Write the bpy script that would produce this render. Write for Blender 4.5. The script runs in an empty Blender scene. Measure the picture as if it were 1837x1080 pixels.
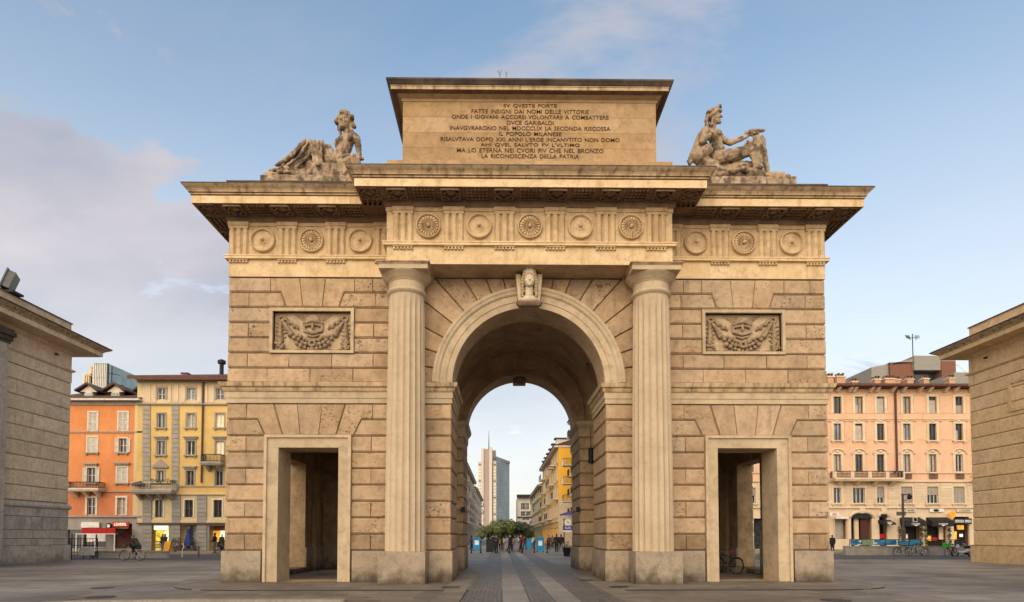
import bpy, bmesh, math, random
from mathutils import Vector, Matrix, Euler, noise as mnoise
R = random.Random(7)
rad = math.radians
C = bpy.context.scene.collection
sc = bpy.context.scene

# ------------------------------------------------------------------ camera
W, H, F = 1837.0, 1080.0, 1063.0
CAM = Vector((-1.0, -21.0, 1.6)); PITCH = rad(2.1); YAW = rad(0.6)
PX, PY = 909.14, 923.02                      # principal point in photo pixels
cd = bpy.data.cameras.new('camera'); cam = bpy.data.objects.new('camera', cd); C.objects.link(cam)
cam.location = CAM; cam.rotation_euler = (rad(90) + PITCH, 0, -YAW)
cd.sensor_width = 36; cd.lens = F / W * 36
cd.shift_x = (W / 2 - PX) / W; cd.shift_y = (PY - H / 2) / W
cd.clip_start = 0.1; cd.clip_end = 6000
sc.camera = cam

# ------------------------------------------------------------------ world, sun, exposure
SUN_EL, SUN_AZ = rad(27), rad(-16)           # veiled low sun behind the camera, a little to its left
world = bpy.data.worlds.new('World'); sc.world = world; world.use_nodes = True
wn = world.node_tree.nodes; wl = world.node_tree.links; wn.clear()
def N(tree, t, **kw):
    n = tree.nodes.new(t)
    for k, v in kw.items(): setattr(n, k, v)
    return n
wt = world.node_tree
wout = N(wt, 'ShaderNodeOutputWorld'); wbg = N(wt, 'ShaderNodeBackground'); wl.new(wbg.outputs[0], wout.inputs[0])
sky = N(wt, 'ShaderNodeTexSky'); sky.sky_type = 'NISHITA'; sky.sun_disc = False
sky.sun_elevation = SUN_EL
sky.sun_rotation = math.pi - SUN_AZ
sky.air_density = 1.0; sky.dust_density = 1.6; sky.ozone_density = 1.6
SKY_STRENGTH = 0.12; SKY_TINT = (1.52, 1.54, 1.36, 1)
def wmath(op, a, b=None, c=None, clamp=False):
    n = N(wt, 'ShaderNodeMath', operation=op); n.use_clamp = clamp
    for i, s in enumerate((a, b, c)):
        if s is None: continue
        if isinstance(s, (int, float)): n.inputs[i].default_value = s
        else: wl.new(s, n.inputs[i])
    return n.outputs[0]
tc = N(wt, 'ShaderNodeTexCoord'); sx = N(wt, 'ShaderNodeSeparateXYZ'); wl.new(tc.outputs['Generated'], sx.inputs[0])
dx, dy, dz = sx.outputs
zz = wmath('ADD', wmath('MAXIMUM', dz, 0.0), 0.42)
cb = N(wt, 'ShaderNodeCombineXYZ'); wl.new(wmath('DIVIDE', dx, zz), cb.inputs[0]); wl.new(wmath('DIVIDE', dy, zz), cb.inputs[1])
n1 = N(wt, 'ShaderNodeTexNoise'); n1.inputs['Scale'].default_value = 2.6; n1.inputs['Detail'].default_value = 13; n1.inputs['Roughness'].default_value = 0.6
n1.inputs['Distortion'].default_value = 0.35
mp = N(wt, 'ShaderNodeMapping'); mp.inputs['Location'].default_value = (3.3, 1.7, 0.4); mp.inputs['Rotation'].default_value = (0, 0, rad(-38)); mp.inputs['Scale'].default_value = (1.0, 1.7, 1)
wl.new(cb.outputs[0], mp.inputs[0]); wl.new(mp.outputs[0], n1.inputs['Vector'])
nz = wmath('SUBTRACT', n1.outputs['Fac'], 0.5)
lin = wmath('ADD', wmath('ADD', wmath('MULTIPLY', dy, 0.449), wmath('MULTIPLY', dx, -0.514)), wmath('MULTIPLY', dz, -1.0))
m1 = wmath('ADD', wmath('ADD', lin, 0.0), wmath('MULTIPLY', nz, 2.0))
mr = N(wt, 'ShaderNodeMapRange', interpolation_type='SMOOTHSTEP'); mr.inputs['From Min'].default_value = 0.0; mr.inputs['From Max'].default_value = 0.15
wl.new(m1, mr.inputs['Value'])
# a smaller bank of cloud high up, right of the middle
dv = N(wt, 'ShaderNodeVectorMath', operation='DOT_PRODUCT'); wl.new(tc.outputs['Generated'], dv.inputs[0])
d0 = Vector((0.19, 1, 0.91)).normalized(); dv.inputs[1].default_value = d0
m2 = wmath('ADD', wmath('MULTIPLY', wmath('SUBTRACT', dv.outputs['Value'], 0.968), 9.0), wmath('MULTIPLY', nz, 1.7))
mr2 = N(wt, 'ShaderNodeMapRange', interpolation_type='SMOOTHSTEP'); mr2.inputs['From Min'].default_value = 0.0; mr2.inputs['From Max'].default_value = 0.4
wl.new(m2, mr2.inputs['Value'])
# thin high veil everywhere
m3 = wmath('MULTIPLY', wmath('ADD', nz, 0.18, clamp=True), 0.45)
cm = wmath('MAXIMUM', wmath('MULTIPLY', mr.outputs[0], 0.92), wmath('MULTIPLY', mr2.outputs[0], 0.75))
cm = wmath('MAXIMUM', cm, m3)
# pale haze belt towards the horizon
hb = N(wt, 'ShaderNodeMapRange', interpolation_type='SMOOTHSTEP'); hb.inputs['From Min'].default_value = 0.72; hb.inputs['From Max'].default_value = 0.0
wl.new(dz, hb.inputs['Value'])
HAZE_COL = (5.3, 5.05, 4.85, 1)
tint = N(wt, 'ShaderNodeMix', data_type='RGBA', blend_type='MULTIPLY'); tint.inputs['Factor'].default_value = 1.0; wl.new(sky.outputs[0], tint.inputs['A']); tint.inputs['B'].default_value = SKY_TINT
hz = N(wt, 'ShaderNodeMix', data_type='RGBA'); wl.new(wmath('MULTIPLY', hb.outputs[0], 0.85), hz.inputs['Factor'])
wl.new(tint.outputs['Result'], hz.inputs['A']); hz.inputs['B'].default_value = HAZE_COL
# cloud body varies a little between lit and grey
n2 = N(wt, 'ShaderNodeTexNoise'); n2.inputs['Scale'].default_value = 2.2; n2.inputs['Detail'].default_value = 6; wl.new(mp.outputs[0], n2.inputs['Vector'])
cr = N(wt, 'ShaderNodeMix', data_type='RGBA'); cr.inputs['A'].default_value = (2.35, 2.5, 3.05, 1); cr.inputs['B'].default_value = (4.1, 3.75, 3.85, 1)
mrn = N(wt, 'ShaderNodeMapRange'); mrn.inputs['From Min'].default_value = 0.35; mrn.inputs['From Max'].default_value = 0.65; wl.new(n2.outputs['Fac'], mrn.inputs['Value'])
wl.new(mrn.outputs[0], cr.inputs['Factor'])
# clouds thin out into the haze at the very horizon
lowf = N(wt, 'ShaderNodeMapRange', interpolation_type='SMOOTHSTEP'); lowf.inputs['From Min'].default_value = 0.12; lowf.inputs['From Max'].default_value = 0.42; lowf.inputs['To Min'].default_value = 0.25; wl.new(dz, lowf.inputs['Value'])
cs = N(wt, 'ShaderNodeMix', data_type='RGBA'); wl.new(wmath('MULTIPLY', cm, lowf.outputs[0]), cs.inputs['Factor']); wl.new(hz.outputs['Result'], cs.inputs['A']); wl.new(cr.outputs['Result'], cs.inputs['B'])
wl.new(cs.outputs['Result'], wbg.inputs['Color']); wbg.inputs['Strength'].default_value = SKY_STRENGTH

sl = bpy.data.lights.new('sun', 'SUN'); sl.energy = 2.05; sl.angle = rad(100); sl.color = (1.0, 0.77, 0.53)
sun = bpy.data.objects.new('sun', sl); C.objects.link(sun)
sdir = Vector((math.sin(SUN_AZ) * math.cos(SUN_EL), -math.cos(SUN_AZ) * math.cos(SUN_EL), math.sin(SUN_EL)))
sun.location = sdir * 60; sun.rotation_euler = sdir.to_track_quat('Z', 'Y').to_euler()
sc.view_settings.view_transform = 'Standard'; sc.view_settings.look = 'None'
sc.view_settings.exposure = 0.62; sc.view_settings.gamma = 1.0; sc.view_settings.use_curve_mapping = False

# ------------------------------------------------------------------ photo measurements -> metres
_cy, _sy, _cp, _sp = math.cos(YAW), math.sin(YAW), math.cos(PITCH), math.sin(PITCH)
def at(px, py, Y):
    """x, z of the point seen at a photo pixel on the plane y = Y"""
    a = (px - PX) / F; b = -(py - PY) / F
    yr = _cp - b * _sp; z = _sp + b * _cp
    x = a * _cy + yr * _sy; y = -a * _sy + yr * _cy
    t = (Y - CAM.y) / y
    return CAM.x + x * t, CAM.z + z * t

# ------------------------------------------------------------------ materials
MATS = {}
def newmat(name):
    m = bpy.data.materials.new(name); m.use_nodes = True; m.node_tree.nodes.clear(); MATS[name] = m
    t = m.node_tree; o = N(t, 'ShaderNodeOutputMaterial'); b = N(t, 'ShaderNodeBsdfPrincipled'); t.links.new(b.outputs[0], o.inputs[0])
    return m, t, b
def mth(t, op, a, b=None, clamp=False):
    n = N(t, 'ShaderNodeMath', operation=op); n.use_clamp = clamp
    for i, s in enumerate((a, b)):
        if s is None: continue
        if isinstance(s, (int, float)): n.inputs[i].default_value = s
        else: t.links.new(s, n.inputs[i])
    return n.outputs[0]
def mixc(t, f, a, b, mode='MIX'):
    n = N(t, 'ShaderNodeMix', data_type='RGBA', blend_type=mode)
    for k, s in (('Factor', f), ('A', a), ('B', b)):
        if isinstance(s, (int, float)): n.inputs[k].default_value = s
        elif isinstance(s, tuple): n.inputs[k].default_value = s if len(s) == 4 else s + (1,)
        else: t.links.new(s, n.inputs[k])
    return n.outputs['Result']
def noi(t, vec, scale, detail=4, rough=0.55, dist=0.0):
    n = N(t, 'ShaderNodeTexNoise'); n.inputs['Scale'].default_value = scale; n.inputs['Detail'].default_value = detail
    n.inputs['Roughness'].default_value = rough; n.inputs['Distortion'].default_value = dist
    t.links.new(vec, n.inputs['Vector']); return n.outputs['Fac']
def rng(t, v, a, b, lo=0.0, hi=1.0):
    n = N(t, 'ShaderNodeMapRange', interpolation_type='SMOOTHSTEP')
    n.inputs['From Min'].default_value = a; n.inputs['From Max'].default_value = b; n.inputs['To Min'].default_value = lo; n.inputs['To Max'].default_value = hi
    t.links.new(v, n.inputs['Value']); return n.outputs[0]
def scaled(t, vec, s):
    n = N(t, 'ShaderNodeMapping'); n.inputs['Scale'].default_value = s; t.links.new(vec, n.inputs[0]); return n.outputs[0]

def stone(name, c1, c2, rnd=0.0, pit=0.0, streak=0.0, streakcol=(0.035, 0.026, 0.02), sscale=(3, 3, 0.3), scale=1.4,
          rough=0.88, bump=0.35, grain=22.0, speck=0.0, s_lo=0.5, s_hi=0.75, splash=0.0, blotch=0.45):
    m, t, b = newmat(name)
    tcn = N(t, 'ShaderNodeTexCoord'); oi = N(t, 'ShaderNodeObjectInfo')
    va = N(t, 'ShaderNodeVectorMath', operation='ADD'); t.links.new(tcn.outputs['Object'], va.inputs[0])
    sm = N(t, 'ShaderNodeVectorMath', operation='SCALE'); sm.inputs[0].default_value = (37.0, 11.0, 23.0); t.links.new(oi.outputs['Random'], sm.inputs['Scale'])
    t.links.new(sm.outputs[0], va.inputs[1]); v = va.outputs[0]
    big = rng(t, noi(t, v, scale, 7, 0.6), 0.32, 0.68)
    col = mixc(t, big, c1, c2)
    bl = noi(t, v, scale * 3.7, 8, 0.68, 0.3)
    col = mixc(t, mth(t, 'MULTIPLY', rng(t, bl, 0.46, 0.66), blotch), col, tuple(x * 0.5 for x in c2))
    fine = noi(t, v, grain, 6, 0.7)
    col = mixc(t, mth(t, 'MULTIPLY', rng(t, fine, 0.35, 0.7), 0.32), col, tuple(x * 0.55 for x in c1))
    h = fine
    if rnd:
        hv = N(t, 'ShaderNodeHueSaturation'); t.links.new(col, hv.inputs['Color'])
        t.links.new(mth(t, 'ADD', mth(t, 'MULTIPLY', mth(t, 'SUBTRACT', oi.outputs['Random'], 0.5), rnd * 2), 1.0), hv.inputs['Value'])
        r2 = mth(t, 'FRACT', mth(t, 'MULTIPLY', oi.outputs['Random'], 17.31))
        t.links.new(mth(t, 'ADD', mth(t, 'MULTIPLY', mth(t, 'SUBTRACT', r2, 0.5), rnd * 0.9), 1.0), hv.inputs['Saturation'])
        col = hv.outputs[0]
    if speck:
        s = noi(t, v, 60.0, 2, 0.5); col = mixc(t, mth(t, 'MULTIPLY', rng(t, s, 0.52, 0.66), speck), col, (0.06, 0.05, 0.045))
        s = noi(t, v, 47.0, 2, 0.5); col = mixc(t, mth(t, 'MULTIPLY', rng(t, s, 0.55, 0.7), speck * 0.6), col, (0.6, 0.52, 0.42))
    if pit:
        r3 = mth(t, 'FRACT', mth(t, 'MULTIPLY', oi.outputs['Random'], 7.77))
        amt = rng(t, r3, 0.25, 0.9)
        reg = rng(t, noi(t, v, 1.7, 3), 0.42, 0.62)
        p = noi(t, scaled(t, v, (1, 1, 1.6)), 9.0, 4, 0.62)
        p = mth(t, 'MULTIPLY', rng(t, p, 0.57, 0.63), mth(t, 'MULTIPLY', mth(t, 'MULTIPLY', reg, amt), pit), clamp=True)
        col = mixc(t, p, col, tuple(x * 0.22 for x in c1)); h = mth(t, 'SUBTRACT', h, mth(t, 'MULTIPLY', p, 2.2))
    if streak:
        s = noi(t, scaled(t, v, sscale), 1.0, 6, 0.65)
        f = mth(t, 'MULTIPLY', rng(t, s, s_lo, s_hi), streak)
        col = mixc(t, f, col, streakcol)
    if splash:                                            # grime splashed up from the pavement, ragged upper edge
        sp = N(t, 'ShaderNodeSeparateXYZ'); t.links.new(tcn.outputs['Object'], sp.inputs[0])
        g = mth(t, 'ADD', mth(t, 'MULTIPLY', sp.outputs[2], -1.1), mth(t, 'MULTIPLY', noi(t, v, 2.3, 5), 1.5))
        col = mixc(t, mth(t, 'MULTIPLY', rng(t, g, 0.0, 0.9), splash), col, (0.07, 0.05, 0.035))
    t.links.new(col, b.inputs['Base Color']); b.inputs['Roughness'].default_value = rough
    b.inputs['Specular IOR Level'].default_value = 0.25
    if bump:
        bp = N(t, 'ShaderNodeBump'); bp.inputs['Strength'].default_value = bump; bp.inputs['Distance'].default_value = 0.03
        t.links.new(h, bp.inputs['Height']); t.links.new(bp.outputs[0], b.inputs['Normal'])
    return m
def plain(name, c, rough=0.7, metal=0.0, var=0.12, scale=3.0, emit=0.0, spec=0.3):
    m, t, b = newmat(name)
    tcn = N(t, 'ShaderNodeTexCoord')
    n = noi(t, tcn.outputs['Object'], scale, 5, 0.6)
    col = mixc(t, rng(t, n, 0.3, 0.7), tuple(x * (1 - var) for x in c), tuple(min(1, x * (1 + var)) for x in c))
    t.links.new(col, b.inputs['Base Color']); b.inputs['Roughness'].default_value = rough; b.inputs['Metallic'].default_value = metal
    b.inputs['Specular IOR Level'].default_value = spec
    if emit:
        t.links.new(col, b.inputs['Emission Color']); b.inputs['Emission Strength'].default_value = emit
    return m

ceppo = stone('rusticated_stone', (0.50, 0.348, 0.212), (0.375, 0.254, 0.15), rnd=0.125, pit=1.0, streak=0.5, sscale=(2.6, 2.6, 0.45), s_lo=0.53, s_hi=0.8, bump=0.6)
ceppo_low = stone('rusticated_stone_soiled', (0.38, 0.265, 0.16), (0.24, 0.16, 0.09), rnd=0.12, pit=0.6, streak=0.3, bump=0.55)
joint = stone('mortar_joint', (0.12, 0.08, 0.05), (0.08, 0.055, 0.035), bump=0.2)
smooth = stone('dressed_limestone', (0.55, 0.42, 0.275), (0.44, 0.33, 0.21), streak=0.22, streakcol=(0.20, 0.12, 0.055), sscale=(2.4, 2.4, 0.22), scale=0.8, bump=0.14, rnd=0.06)
frieze_st = stone('frieze_limestone', (0.78, 0.585, 0.36), (0.68, 0.47, 0.245), streak=0.6, streakcol=(0.34, 0.185, 0.07), sscale=(2.2, 2.2, 0.25), scale=0.9, bump=0.16, rnd=0.08, pit=0.25)
column_st = stone('column_limestone', (0.54, 0.415, 0.275), (0.47, 0.355, 0.23), blotch=0.2, streak=0.22, streakcol=(0.26, 0.18, 0.11), sscale=(4, 4, 0.16), scale=0.9, bump=0.14, grain=30)
weather = stone('weathered_cornice_stone', (0.60, 0.43, 0.255), (0.46, 0.32, 0.18), streak=0.75, streakcol=(0.075, 0.05, 0.032), sscale=(4.5, 4.5, 0.55), bump=0.25, s_lo=0.44, s_hi=0.70, blotch=0.4)
dirty = stone('lichened_cap_stone', (0.15, 0.11, 0.08), (0.06, 0.045, 0.035), streak=0.45, sscale=(2, 2, 1), bump=0.3)
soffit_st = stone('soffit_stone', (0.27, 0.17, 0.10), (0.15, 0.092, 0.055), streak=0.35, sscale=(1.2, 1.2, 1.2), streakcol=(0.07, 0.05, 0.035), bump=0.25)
attic_st = stone('attic_limestone', (0.46, 0.30, 0.155), (0.37, 0.23, 0.112), streak=0.42, streakcol=(0.24, 0.15, 0.08), sscale=(1.6, 1.6, 0.6), scale=1.0, bump=0.25, pit=0.4, rnd=0.1)
plinth_st = stone('plinth_granite', (0.40, 0.315, 0.225), (0.31, 0.235, 0.16), rnd=0.08, speck=0.45, bump=0.3, splash=0.95, scale=1.0)
under_st = stone('arch_underside_stone', (0.54, 0.39, 0.245), (0.42, 0.295, 0.18), streak=0.4, streakcol=(0.14, 0.09, 0.055), sscale=(1.2, 1.2, 1.2), bump=0.2)
vault_st = stone('vault_plaster', (0.56, 0.39, 0.245), (0.42, 0.285, 0.17), streak=0.35, streakcol=(0.09, 0.06, 0.04), sscale=(0.7, 0.7, 0.7), bump=0.12)
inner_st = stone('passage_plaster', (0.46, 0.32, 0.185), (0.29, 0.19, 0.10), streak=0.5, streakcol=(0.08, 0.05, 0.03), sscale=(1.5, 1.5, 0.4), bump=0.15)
metope_st = stone('frieze_panel_stone', (0.66, 0.475, 0.28), (0.52, 0.355, 0.19), streak=0.65, streakcol=(0.26, 0.14, 0.06), sscale=(2.6, 2.6, 0.4), scale=1.1, bump=0.2, pit=0.3)
fruit_st = stone('dark_relief_stone', (0.40, 0.285, 0.175), (0.24, 0.165, 0.10), streak=0.5, streakcol=(0.06, 0.04, 0.028), sscale=(5, 5, 3), scale=4.0, bump=0.25)  # set darker than the panel ground so the carving stands out
statue_st = stone('statue_stone', (0.50, 0.37, 0.24), (0.30, 0.205, 0.125), streak=0.8, streakcol=(0.05, 0.035, 0.026), sscale=(3.0, 3.0, 1.6), scale=1.8, s_lo=.44, s_hi=.62, bump=0.35, grain=14)
relief_st = stone('relief_stone', (0.54, 0.40, 0.25), (0.42, 0.305, 0.185), streak=0.5, streakcol=(0.13, 0.085, 0.05), sscale=(4, 4, 2), scale=3.0, bump=0.3)
keyhead_st = stone('keystone_marble', (0.70, 0.58, 0.42), (0.58, 0.46, 0.32), streak=0.2, sscale=(5, 5, 2), bump=0.1)
letter_st = plain('incised_letter_stain', (0.07, 0.04, 0.02), 0.95)
lodge_l = stone('lodge_stone_grey', (0.72, 0.545, 0.36), (0.58, 0.43, 0.28), rnd=0.08, streak=0.25, bump=0.35, pit=0.3)
lodge_r = stone('lodge_stone_warm', (0.72, 0.49, 0.27), (0.60, 0.405, 0.215), rnd=0.08, streak=0.2, bump=0.35, pit=0.3)
lodge_base = stone('lodge_plinth_grey', (0.47, 0.40, 0.32), (0.34, 0.285, 0.225), streak=0.35, bump=0.3, splash=0.6, rnd=0.06)
# ------------------------------------------------------------------ mesh helpers
class MB:
    """collects faces, builds ONE mesh object"""
    def __init__(s): s.v = []; s.f = []; s.m = []; s.mats = []
    def mi(s, mat):
        if mat not in s.mats: s.mats.append(mat)
        return s.mats.index(mat)
    def face(s, pts, mat=None):
        b = len(s.v); s.v += [tuple(p) for p in pts]; s.f.append(tuple(range(b, b + len(pts)))); s.m.append(s.mi(mat))
    def mesh_(s, vs, fs, mat=None, M=None):
        b = len(s.v); s.v += [tuple(M @ Vector(p)) if M is not None else tuple(p) for p in vs]
        for f in fs: s.f.append(tuple(i + b for i in f)); s.m.append(s.mi(mat))
    def box(s, x0, x1, y0, y1, z0, z1, mat=None, M=None, bev=0.0):
        c = [(x, y, z) for z in (z0, z1) for y in (y0, y1) for x in (x0, x1)]
        s.mesh_(c, [(0, 2, 3, 1), (4, 5, 7, 6), (0, 1, 5, 4), (2, 6, 7, 3), (0, 4, 6, 2), (1, 3, 7, 5)], mat, M)
    def prism(s, poly, y0, y1, mat=None, M=None):
        """poly in x,z"""
        n = len(poly); vs = [(x, y0, z) for x, z in poly] + [(x, y1, z) for x, z in poly]
        fs = [tuple(range(n)), tuple(range(2 * n - 1, n - 1, -1))] + [(i, i + n, (i + 1) % n + n, (i + 1) % n) for i in range(n)]
        s.mesh_(vs, fs, mat, M)
    def plate(s, poly, z0, z1, mat=None, M=None):
        """poly in x,y"""
        n = len(poly); vs = [(x, y, z0) for x, y in poly] + [(x, y, z1) for x, y in poly]
        fs = [tuple(range(n - 1, -1, -1)), tuple(range(n, 2 * n))] + [(i, (i + 1) % n, (i + 1) % n + n, i + n) for i in range(n)]
        s.mesh_(vs, fs, mat, M)
    def lathe(s, prof, c=(0, 0, 0), n=12, mat=None, M=None, cap=True):
        vs = []; fs = []
        for r, z in prof:
            for k in range(n):
                a = 2 * math.pi * k / n; vs.append((c[0] + r * math.cos(a), c[1] + r * math.sin(a), c[2] + z))
        for i in range(len(prof) - 1):
            for k in range(n):
                k2 = (k + 1) % n; fs.append((i * n + k, i * n + k2, (i + 1) * n + k2, (i + 1) * n + k))
        if cap: fs.append(tuple(range(n - 1, -1, -1))); fs.append(tuple(range((len(prof) - 1) * n, len(prof) * n)))
        s.mesh_(vs, fs, mat, M)
    def tube(s, pts, r, n=6, mat=None, closed=False, M=None):
        pts = [Vector(p) for p in pts]; vs = []; fs = []; m = len(pts)
        rs = r if isinstance(r, (list, tuple)) else [r] * m
        up = Vector((0.13, 0.21, 0.97)).normalized()
        for i, p in enumerate(pts):
            a = pts[i - 1] if (i or closed) else pts[i]; b = pts[(i + 1) % m] if (i < m - 1 or closed) else pts[i]
            d = (b - a).normalized(); u = d.cross(up)
            if u.length < 1e-3: u = d.cross(Vector((1, 0, 0)))
            u.normalize(); w = d.cross(u)
            for k in range(n):
                an = 2 * math.pi * k / n; vs.append(p + (u * math.cos(an) + w * math.sin(an)) * rs[i])
        for i in range(m if closed else m - 1):
            j = (i + 1) % m
            for k in range(n):
                k2 = (k + 1) % n; fs.append((i * n + k, i * n + k2, j * n + k2, j * n + k))
        if not closed: fs.append(tuple(range(n - 1, -1, -1))); fs.append(tuple(range((m - 1) * n, m * n)))
        s.mesh_(vs, fs, mat, M)
    def ball(s, c, r, n=8, mat=None, M=None):
        rx, ry, rz = r if isinstance(r, (tuple, list)) else (r, r, r)
        k = max(4, n // 2 + 1); vs = []; fs = []
        for i in range(1, k):
            t = math.pi * i / k
            for j in range(n):
                a = 2 * math.pi * j / n; vs.append((c[0] + rx * math.sin(t) * math.cos(a), c[1] + ry * math.sin(t) * math.sin(a), c[2] + rz * math.cos(t)))
        top = len(vs); vs.append((c[0], c[1], c[2] + rz)); bot = len(vs); vs.append((c[0], c[1], c[2] - rz))
        for i in range(k - 2):
            for j in range(n): j2 = (j + 1) % n; fs.append((i * n + j, (i + 1) * n + j, (i + 1) * n + j2, i * n + j2))
        for j in range(n): fs.append((top, j, (j + 1) % n)); fs.append((bot, (k - 2) * n + (j + 1) % n, (k - 2) * n + j))
        s.mesh_(vs, fs, mat, M)
    def sweep(s, path, prof, closed=True, mat=None, caps=False):
        """prof [(offset outwards, z)] swept round a counter-clockwise plan path"""
        rings = [offset(path, o, closed) for o, z in prof]; n = len(path); b = len(s.v)
        for (o, z), rg in zip(prof, rings): s.v += [(x, y, z) for x, y in rg]
        mats = mat if isinstance(mat, list) else [mat] * (len(prof) - 1)
        for i in range(len(prof) - 1):
            if mats[i] == 'skip': continue
            for k in range(n if closed else n - 1):
                k2 = (k + 1) % n
                s.f.append((b + i * n + k, b + i * n + k2, b + (i + 1) * n + k2, b + (i + 1) * n + k)); s.m.append(s.mi(mats[i]))
    def data(s, name, smooth=False, weld=True):
        me = bpy.data.meshes.new(name); me.from_pydata(s.v, [], s.f)
        for m in s.mats: me.materials.append(m)
        for p, i in zip(me.polygons, s.m): p.material_index = i
        bm = bmesh.new(); bm.from_mesh(me)
        if weld: bmesh.ops.remove_doubles(bm, verts=bm.verts, dist=1e-5)
        bmesh.ops.recalc_face_normals(bm, faces=bm.faces); bm.to_mesh(me); bm.free()
        if smooth: me.shade_smooth() if hasattr(me, 'shade_smooth') else None
        return me
    def build(s, name, mat=None, parent=None, smooth=False, weld=True):
        if mat is not None: s.mats = [mat if m is None else m for m in s.mats]
        return link(name, s.data(name, smooth, weld), parent)
def offset(path, o, closed=True):
    n = len(path); out = []
    for i in range(n):
        p = Vector(path[i])
        e1 = (p - Vector(path[i - 1])) if (i or closed) else None
        e2 = (Vector(path[(i + 1) % n]) - p) if (i < n - 1 or closed) else None
        if e1 is None: e1 = e2
        if e2 is None: e2 = e1
        a = Vector((e1.y, -e1.x)).normalized(); b = Vector((e2.y, -e2.x)).normalized()
        m = a + b; m = m / max(1e-6, m.dot(a)) if m.length > 1e-6 else a
        out.append((p.x + m.x * o, p.y + m.y * o))
    return out
def link(name, me, parent=None):
    o = bpy.data.objects.new(name, me); C.objects.link(o)
    if parent is not None:
        o.parent = parent
        if not parent.get('_local'): o.matrix_parent_inverse = pinv(parent)
    return o
def pinv(p):
    M = Matrix.Translation(p.location)
    if p.parent is not None: M = Matrix.Identity(4)
    return M.inverted()
def tag(o, label, cat, group=None, kind=None):
    if label: o['label'] = label
    if cat: o['category'] = cat
    if group: o['group'] = group
    if kind: o['kind'] = kind
    return o
def thing(name, label, cat, loc=(0, 0, 0), group=None):
    o = bpy.data.objects.new(name, None); C.objects.link(o); o.location = loc; o.empty_display_size = 0.2
    return tag(o, label, cat, group)
def copy_tree(o, parent=None):
    c = o.copy(); C.objects.link(c)
    if parent is not None: c.parent = parent
    for ch in list(o.children): copy_tree(ch, c)
    return c

# ---- dressed stones: a polygon on a wall plane with chamfered edges, back buried in the wall
def inset(poly, dh, dv):
    """counter-clockwise polygon, horizontal edges moved in by dh, others by dv"""
    n = len(poly); L = []
    for i in range(n):
        a = Vector(poly[i]); b = Vector(poly[(i + 1) % n]); e = (b - a).normalized(); nrm = Vector((-e.y, e.x))
        d = dh if abs(e.y) < 0.15 else (dv if abs(e.x) < 0.15 else (dh + dv) / 2)
        L.append((a + nrm * d, e))
    out = []
    for i in range(n):
        p, e = L[i - 1]; q, g = L[i]; den = e.x * g.y - e.y * g.x
        if abs(den) < 1e-4: out.append(tuple(q)); continue
        t = ((q.x - p.x) * g.y - (q.y - p.y) * g.x) / den; r = p + e * t; out.append((r.x, r.y))
    return out
def ccw(poly):
    a = sum(poly[i][0] * poly[(i + 1) % len(poly)][1] - poly[(i + 1) % len(poly)][0] * poly[i][1] for i in range(len(poly)))
    return poly if a > 0 else poly[::-1]
def stone_block(poly, M, parent, mat, name='stone', gap=0.012, ch=0.05, cv=0.016, depth=0.058, back=0.09, jit=0.006, gv=0.3):
    """M maps (u, out, v) to the world; front face at out = 0"""
    poly = inset(ccw(poly), gap, gap * gv); top = inset(poly, ch, cv * .7); n = len(poly)
    if name == 'stone': top = [(u + R.uniform(-.007, .007) + (R.random() < .06) * R.uniform(-.03, .03), v + R.uniform(-.007, .007)) for u, v in top]
    j = R.uniform(-jit, jit)
    vs = [(u, -back, v) for u, v in poly] + [(u, -depth + j, v) for u, v in poly] + [(u, j, v) for u, v in top]
    vs = [tuple(M @ Vector(p)) for p in vs]; fs = []
    for r in range(2):
        for i in range(n): k = (i + 1) % n; fs.append((r * n + i, r * n + k, (r + 1) * n + k, (r + 1) * n + i))
    fs.append(tuple(range(2 * n, 3 * n)))
    me = bpy.data.meshes.new(name); me.from_pydata(vs, [], fs); me.materials.append(mat)
    bm = bmesh.new(); bm.from_mesh(me); bmesh.ops.recalc_face_normals(bm, faces=bm.faces); bm.to_mesh(me); bm.free()
    return link(name, me, parent)
def frame_front(Y):  return Matrix(((1, 0, 0, 0), (0, -1, 0, Y), (0, 0, 1, 0), (0, 0, 0, 1)))           # u = x, out = -y
def frame_x(X, s):   return Matrix(((0, s, 0, X), (1, 0, 0, 0), (0, 0, 1, 0), (0, 0, 0, 1)))              # u = y, out = s*x
def rect(u0, u1, v0, v1): return [(u0, v0), (u1, v0), (u1, v1), (u0, v1)]
def wall_open(mb, M, u0, u1, v0, v1, ops, depth, mat, reveal=None):
    us = sorted({u0, u1, *[o[0] for o in ops], *[o[1] for o in ops]}); vs = sorted({v0, v1, *[o[2] for o in ops], *[o[3] for o in ops]})
    us = [u for u in us if u0 <= u <= u1]; vs = [v for v in vs if v0 <= v <= v1]
    for i in range(len(us) - 1):
        for j in range(len(vs) - 1):
            cu = (us[i] + us[i + 1]) / 2; cv = (vs[j] + vs[j + 1]) / 2
            if any(o[0] < cu < o[1] and o[2] < cv < o[3] for o in ops): continue
            mb.face([M @ Vector(p) for p in ((us[i], 0, vs[j]), (us[i + 1], 0, vs[j]), (us[i + 1], 0, vs[j + 1]), (us[i], 0, vs[j + 1]))], mat)
    for a, b, c, d in ops:
        for p, q in (((a, c), (b, c)), ((b, c), (b, d)), ((b, d), (a, d)), ((a, d), (a, c))):
            mb.face([M @ Vector(x) for x in ((p[0], 0, p[1]), (q[0], 0, q[1]), (q[0], -depth, q[1]), (p[0], -depth, p[1]))], reveal or mat)

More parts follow.
